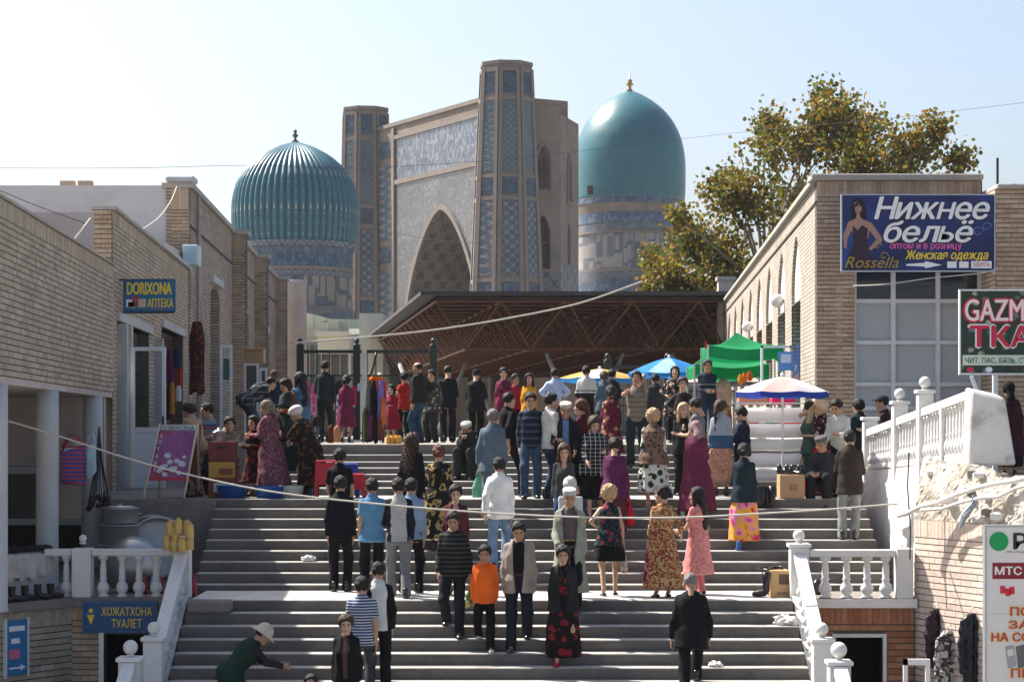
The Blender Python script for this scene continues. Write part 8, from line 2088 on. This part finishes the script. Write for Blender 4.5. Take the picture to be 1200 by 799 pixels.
# ================================================================== THINGS IN HANDS
def held(key, side, kind, label, mat, w=.16, h_=.30, th=.05, hm=None, drop=.0):
    x, y, z = PEOPLE[key]['hands'][side]; yw = PEOPLE[key]['yaw']
    e = empty(kind, (x, y, z - .10 - h_ - drop), label=label, cat='bag', rz=yw + (.3 if side else -.3))
    mb = MB(); S, N2 = 9, 16
    for j in range(S + 1):
        t = j / S; ww = w * (.62 + .38 * math.sin(PI * min(1, .25 + t * .75) * .9)) if kind == 'plastic_bag' else w
        if kind == 'plastic_bag': ww = w * (1.0 - .55 * max(0, t - .45) / .55) * (.8 + .2 * min(1, t * 4))
        tt = th * (1 - .8 * t ** 2)
        for q in range(N2):
            a = 2*PI*q/N2; c_, s_ = math.cos(a), math.sin(a)
            mb.v.append((tt * np.sign(c_) * abs(c_) ** .6, ww * np.sign(s_) * abs(s_) ** .6 * (1 + .05 * math.sin(7*t + q)), h_ * t))
    for j in range(S):
        for q in range(N2):
            r_ = (q + 1) % N2; mb.f.append((j*N2 + q, j*N2 + r_, (j+1)*N2 + r_, (j+1)*N2 + q)); mb.m.append(0)
    mb.f.append(tuple(reversed(range(N2)))); mb.m.append(0); mb.f.append(tuple(range(S*N2, S*N2 + N2))); mb.m.append(0)
    mb.build('bag_body', mat, e, smooth=True)
    for s in (-1, 1): MB().path([(s*.012, -w*.5, h_*.97), (s*.01, -w*.22, h_ + .08), (0, 0, h_ + .12 + drop), (s*.01, w*.22, h_ + .08), (s*.012, w*.5, h_*.97)], .008, 5).build('handle', hm or mat, e, smooth=True)
held('B18', 0, 'plastic_bag', 'pale green plastic bag held by the person in the grey-blue suit', cloth2('green_plastic', (.22,.46,.32), .4), .17, .34, .07)
held('B31', 1, 'plastic_bag', 'red plastic carrier bag held by the person in the purple tunic', cloth2('red_carrier', (.55,.015,.04), .35), .15, .36, .08)
held('D3', 0, 'shopping_bag', 'red and black glossy shopping bag held by the person in the yellow print dress', fab('big', (.42,.02,.05), (.05,.02,.025), (.5,.12,.14), 7, rough=.35), .17, .40, .06)
held('D2', 1, 'cloth_bag', 'pale flowered cloth held by the blonde person in navy', fab('floral', (.55,.48,.40), (.35,.08,.08), (.3,.28,.2), 14), .09, .26, .04)
held('D9', 0, 'plastic_bag', 'small yellow and green carrier bag held by the person in the patterned sweater', fab('big', (.55,.42,.05), (.12,.25,.05), (.5,.5,.4), 9), .12, .26, .05)
held('A6', 1, 'yellow_bag', 'bright yellow bag held by the person in the dark green vest', K(.60,.36,.015), .17, .34, .08)
held('A9', 1, 'tote_bag', 'burgundy tote bag held by the person in the mauve dress', K(.055,.012,.022), .22, .44, .06)
held('A10', 1, 'dark_bag', 'big dark teal bag held by the stooping person in the white headscarf', K(.014,.03,.032), .24, .42, .12)
held('B26', 1, 'clear_bag', 'clear bag with a green bunch held by the person in the white shirt', fab('big', (.55,.55,.54), (.12,.32,.04), (.5,.15,.17), 10), .13, .26, .06)
held('E8', 1, 'blue_bag', 'blue and white bag held by the person in the maroon coat', fab('big', (.15,.40,.60), (.6,.62,.64), (.4,.05,.06), 6), .15, .36, .06)
held('B9', 0, 'handbag', 'small black handbag held by the person with wavy hair', M_blacklea, .13, .2, .05)
held('B10', 1, 'handbag', 'dark handbag on the arm of the golden-flowered dress', M_blacklea, .13, .2, .05)
# ================================================================== ROPES AND WIRES
def wire(label, pts, r, mat, cat='wire'):
    P3 = [Vector((PX(a, d), d, PZ(b, d))) for a, b, d in pts]; out = []
    for i in range(len(P3) - 1):
        p0_, p1_, p2_, p3_ = P3[max(0, i-1)], P3[i], P3[i+1], P3[min(len(P3)-1, i+2)]
        for k in range(8):
            t = k / 8; out.append(.5 * ((2*p1_) + (p2_-p0_)*t + (2*p0_-5*p1_+4*p2_-p3_)*t*t + (3*p1_-p0_-3*p2_+p3_)*t**3))
    out.append(P3[-1]); tag(MB().path(out, r, 5).build('wire' if cat == 'wire' else 'rope', mat, smooth=True), label, cat)
wire('pale rope strung across the whole staircase from the porch to the right wall', [(-30, 482, 30.2), (60, 508, 30.0), (160, 540, 29.85), (260, 565, 29.75), (340, 579, 29.7), (440, 590, 29.65), (560, 600, 29.6), (690, 606, 29.6), (800, 606, 29.65), (900, 601, 29.75), (980, 596, 29.9), (1052, 590, 30.05)], .013, M_rope, 'rope')
wire('white cable rising from the fence across the steel canopy', [(340, 402, 70), (440, 394, 72), (520, 385, 74), (600, 372, 76), (680, 355, 77.5), (752, 330, 79)], .03, M_rope)
wire('thin dark wire from the left roofs past the ribbed dome', [(-20, 197, 60), (150, 197, 62), (300, 194, 66), (420, 198, 70)], .007, M_wire)
wire('thin dark wire sloping down to the pharmacy parapet', [(-10, 219, 38), (40, 240, 39), (100, 262, 40)], .008, M_wire)
wire('thin wire running past the portal and large dome to the shop building roof', [(420, 198, 70), (600, 186, 80), (780, 165, 90), (900, 152, 85), (1050, 138, 80), (1220, 118, 75)], .008, M_wire)
wire('pair of pale cords hanging at the pharmacy parapet corner', [(84, 284, 38.6), (97, 268, 38.7), (106, 256, 39.0)], .015, M_rope)
wire('pale cable drooping over the pharmacy roof to the tall block', [(165, 270, 44), (186, 255, 48), (200, 236, 51), (207, 219, 53.6)], .012, M_rope)
wire('cream cable looping below the blue shop sign', [(1000, 335, 41.9), (1040, 333, 41.6), (1090, 326, 41.6), (1150, 320, 41.6), (1166, 315, 41.7)], .012, M_rope)
wire('thin wire crossing in front of the mosque portal', [(400, 262, 90), (520, 282, 88), (640, 285, 86), (760, 262, 84)], .007, M_wire)
# ================================================================== AIR
hz_mb = MB().box(-140, 140, -6, 330, -3.6, 48)
hz = NT('haze_air'); hz.t.nodes.remove(hz.b)
pv = hz.n('VolumePrincipled'); pv.inputs['Color'].default_value = (.92, .95, 1.0, 1); pv.inputs['Density'].default_value = .00011; pv.inputs['Anisotropy'].default_value = .3
hz.l(pv.outputs[0], hz.t.nodes['Material Output'].inputs['Volume'])
ho = hz_mb.build('haze', hz.mat); ho['kind'] = 'stuff'
for o in bpy.data.objects:
    if '_nb' in o: del o['_nb']
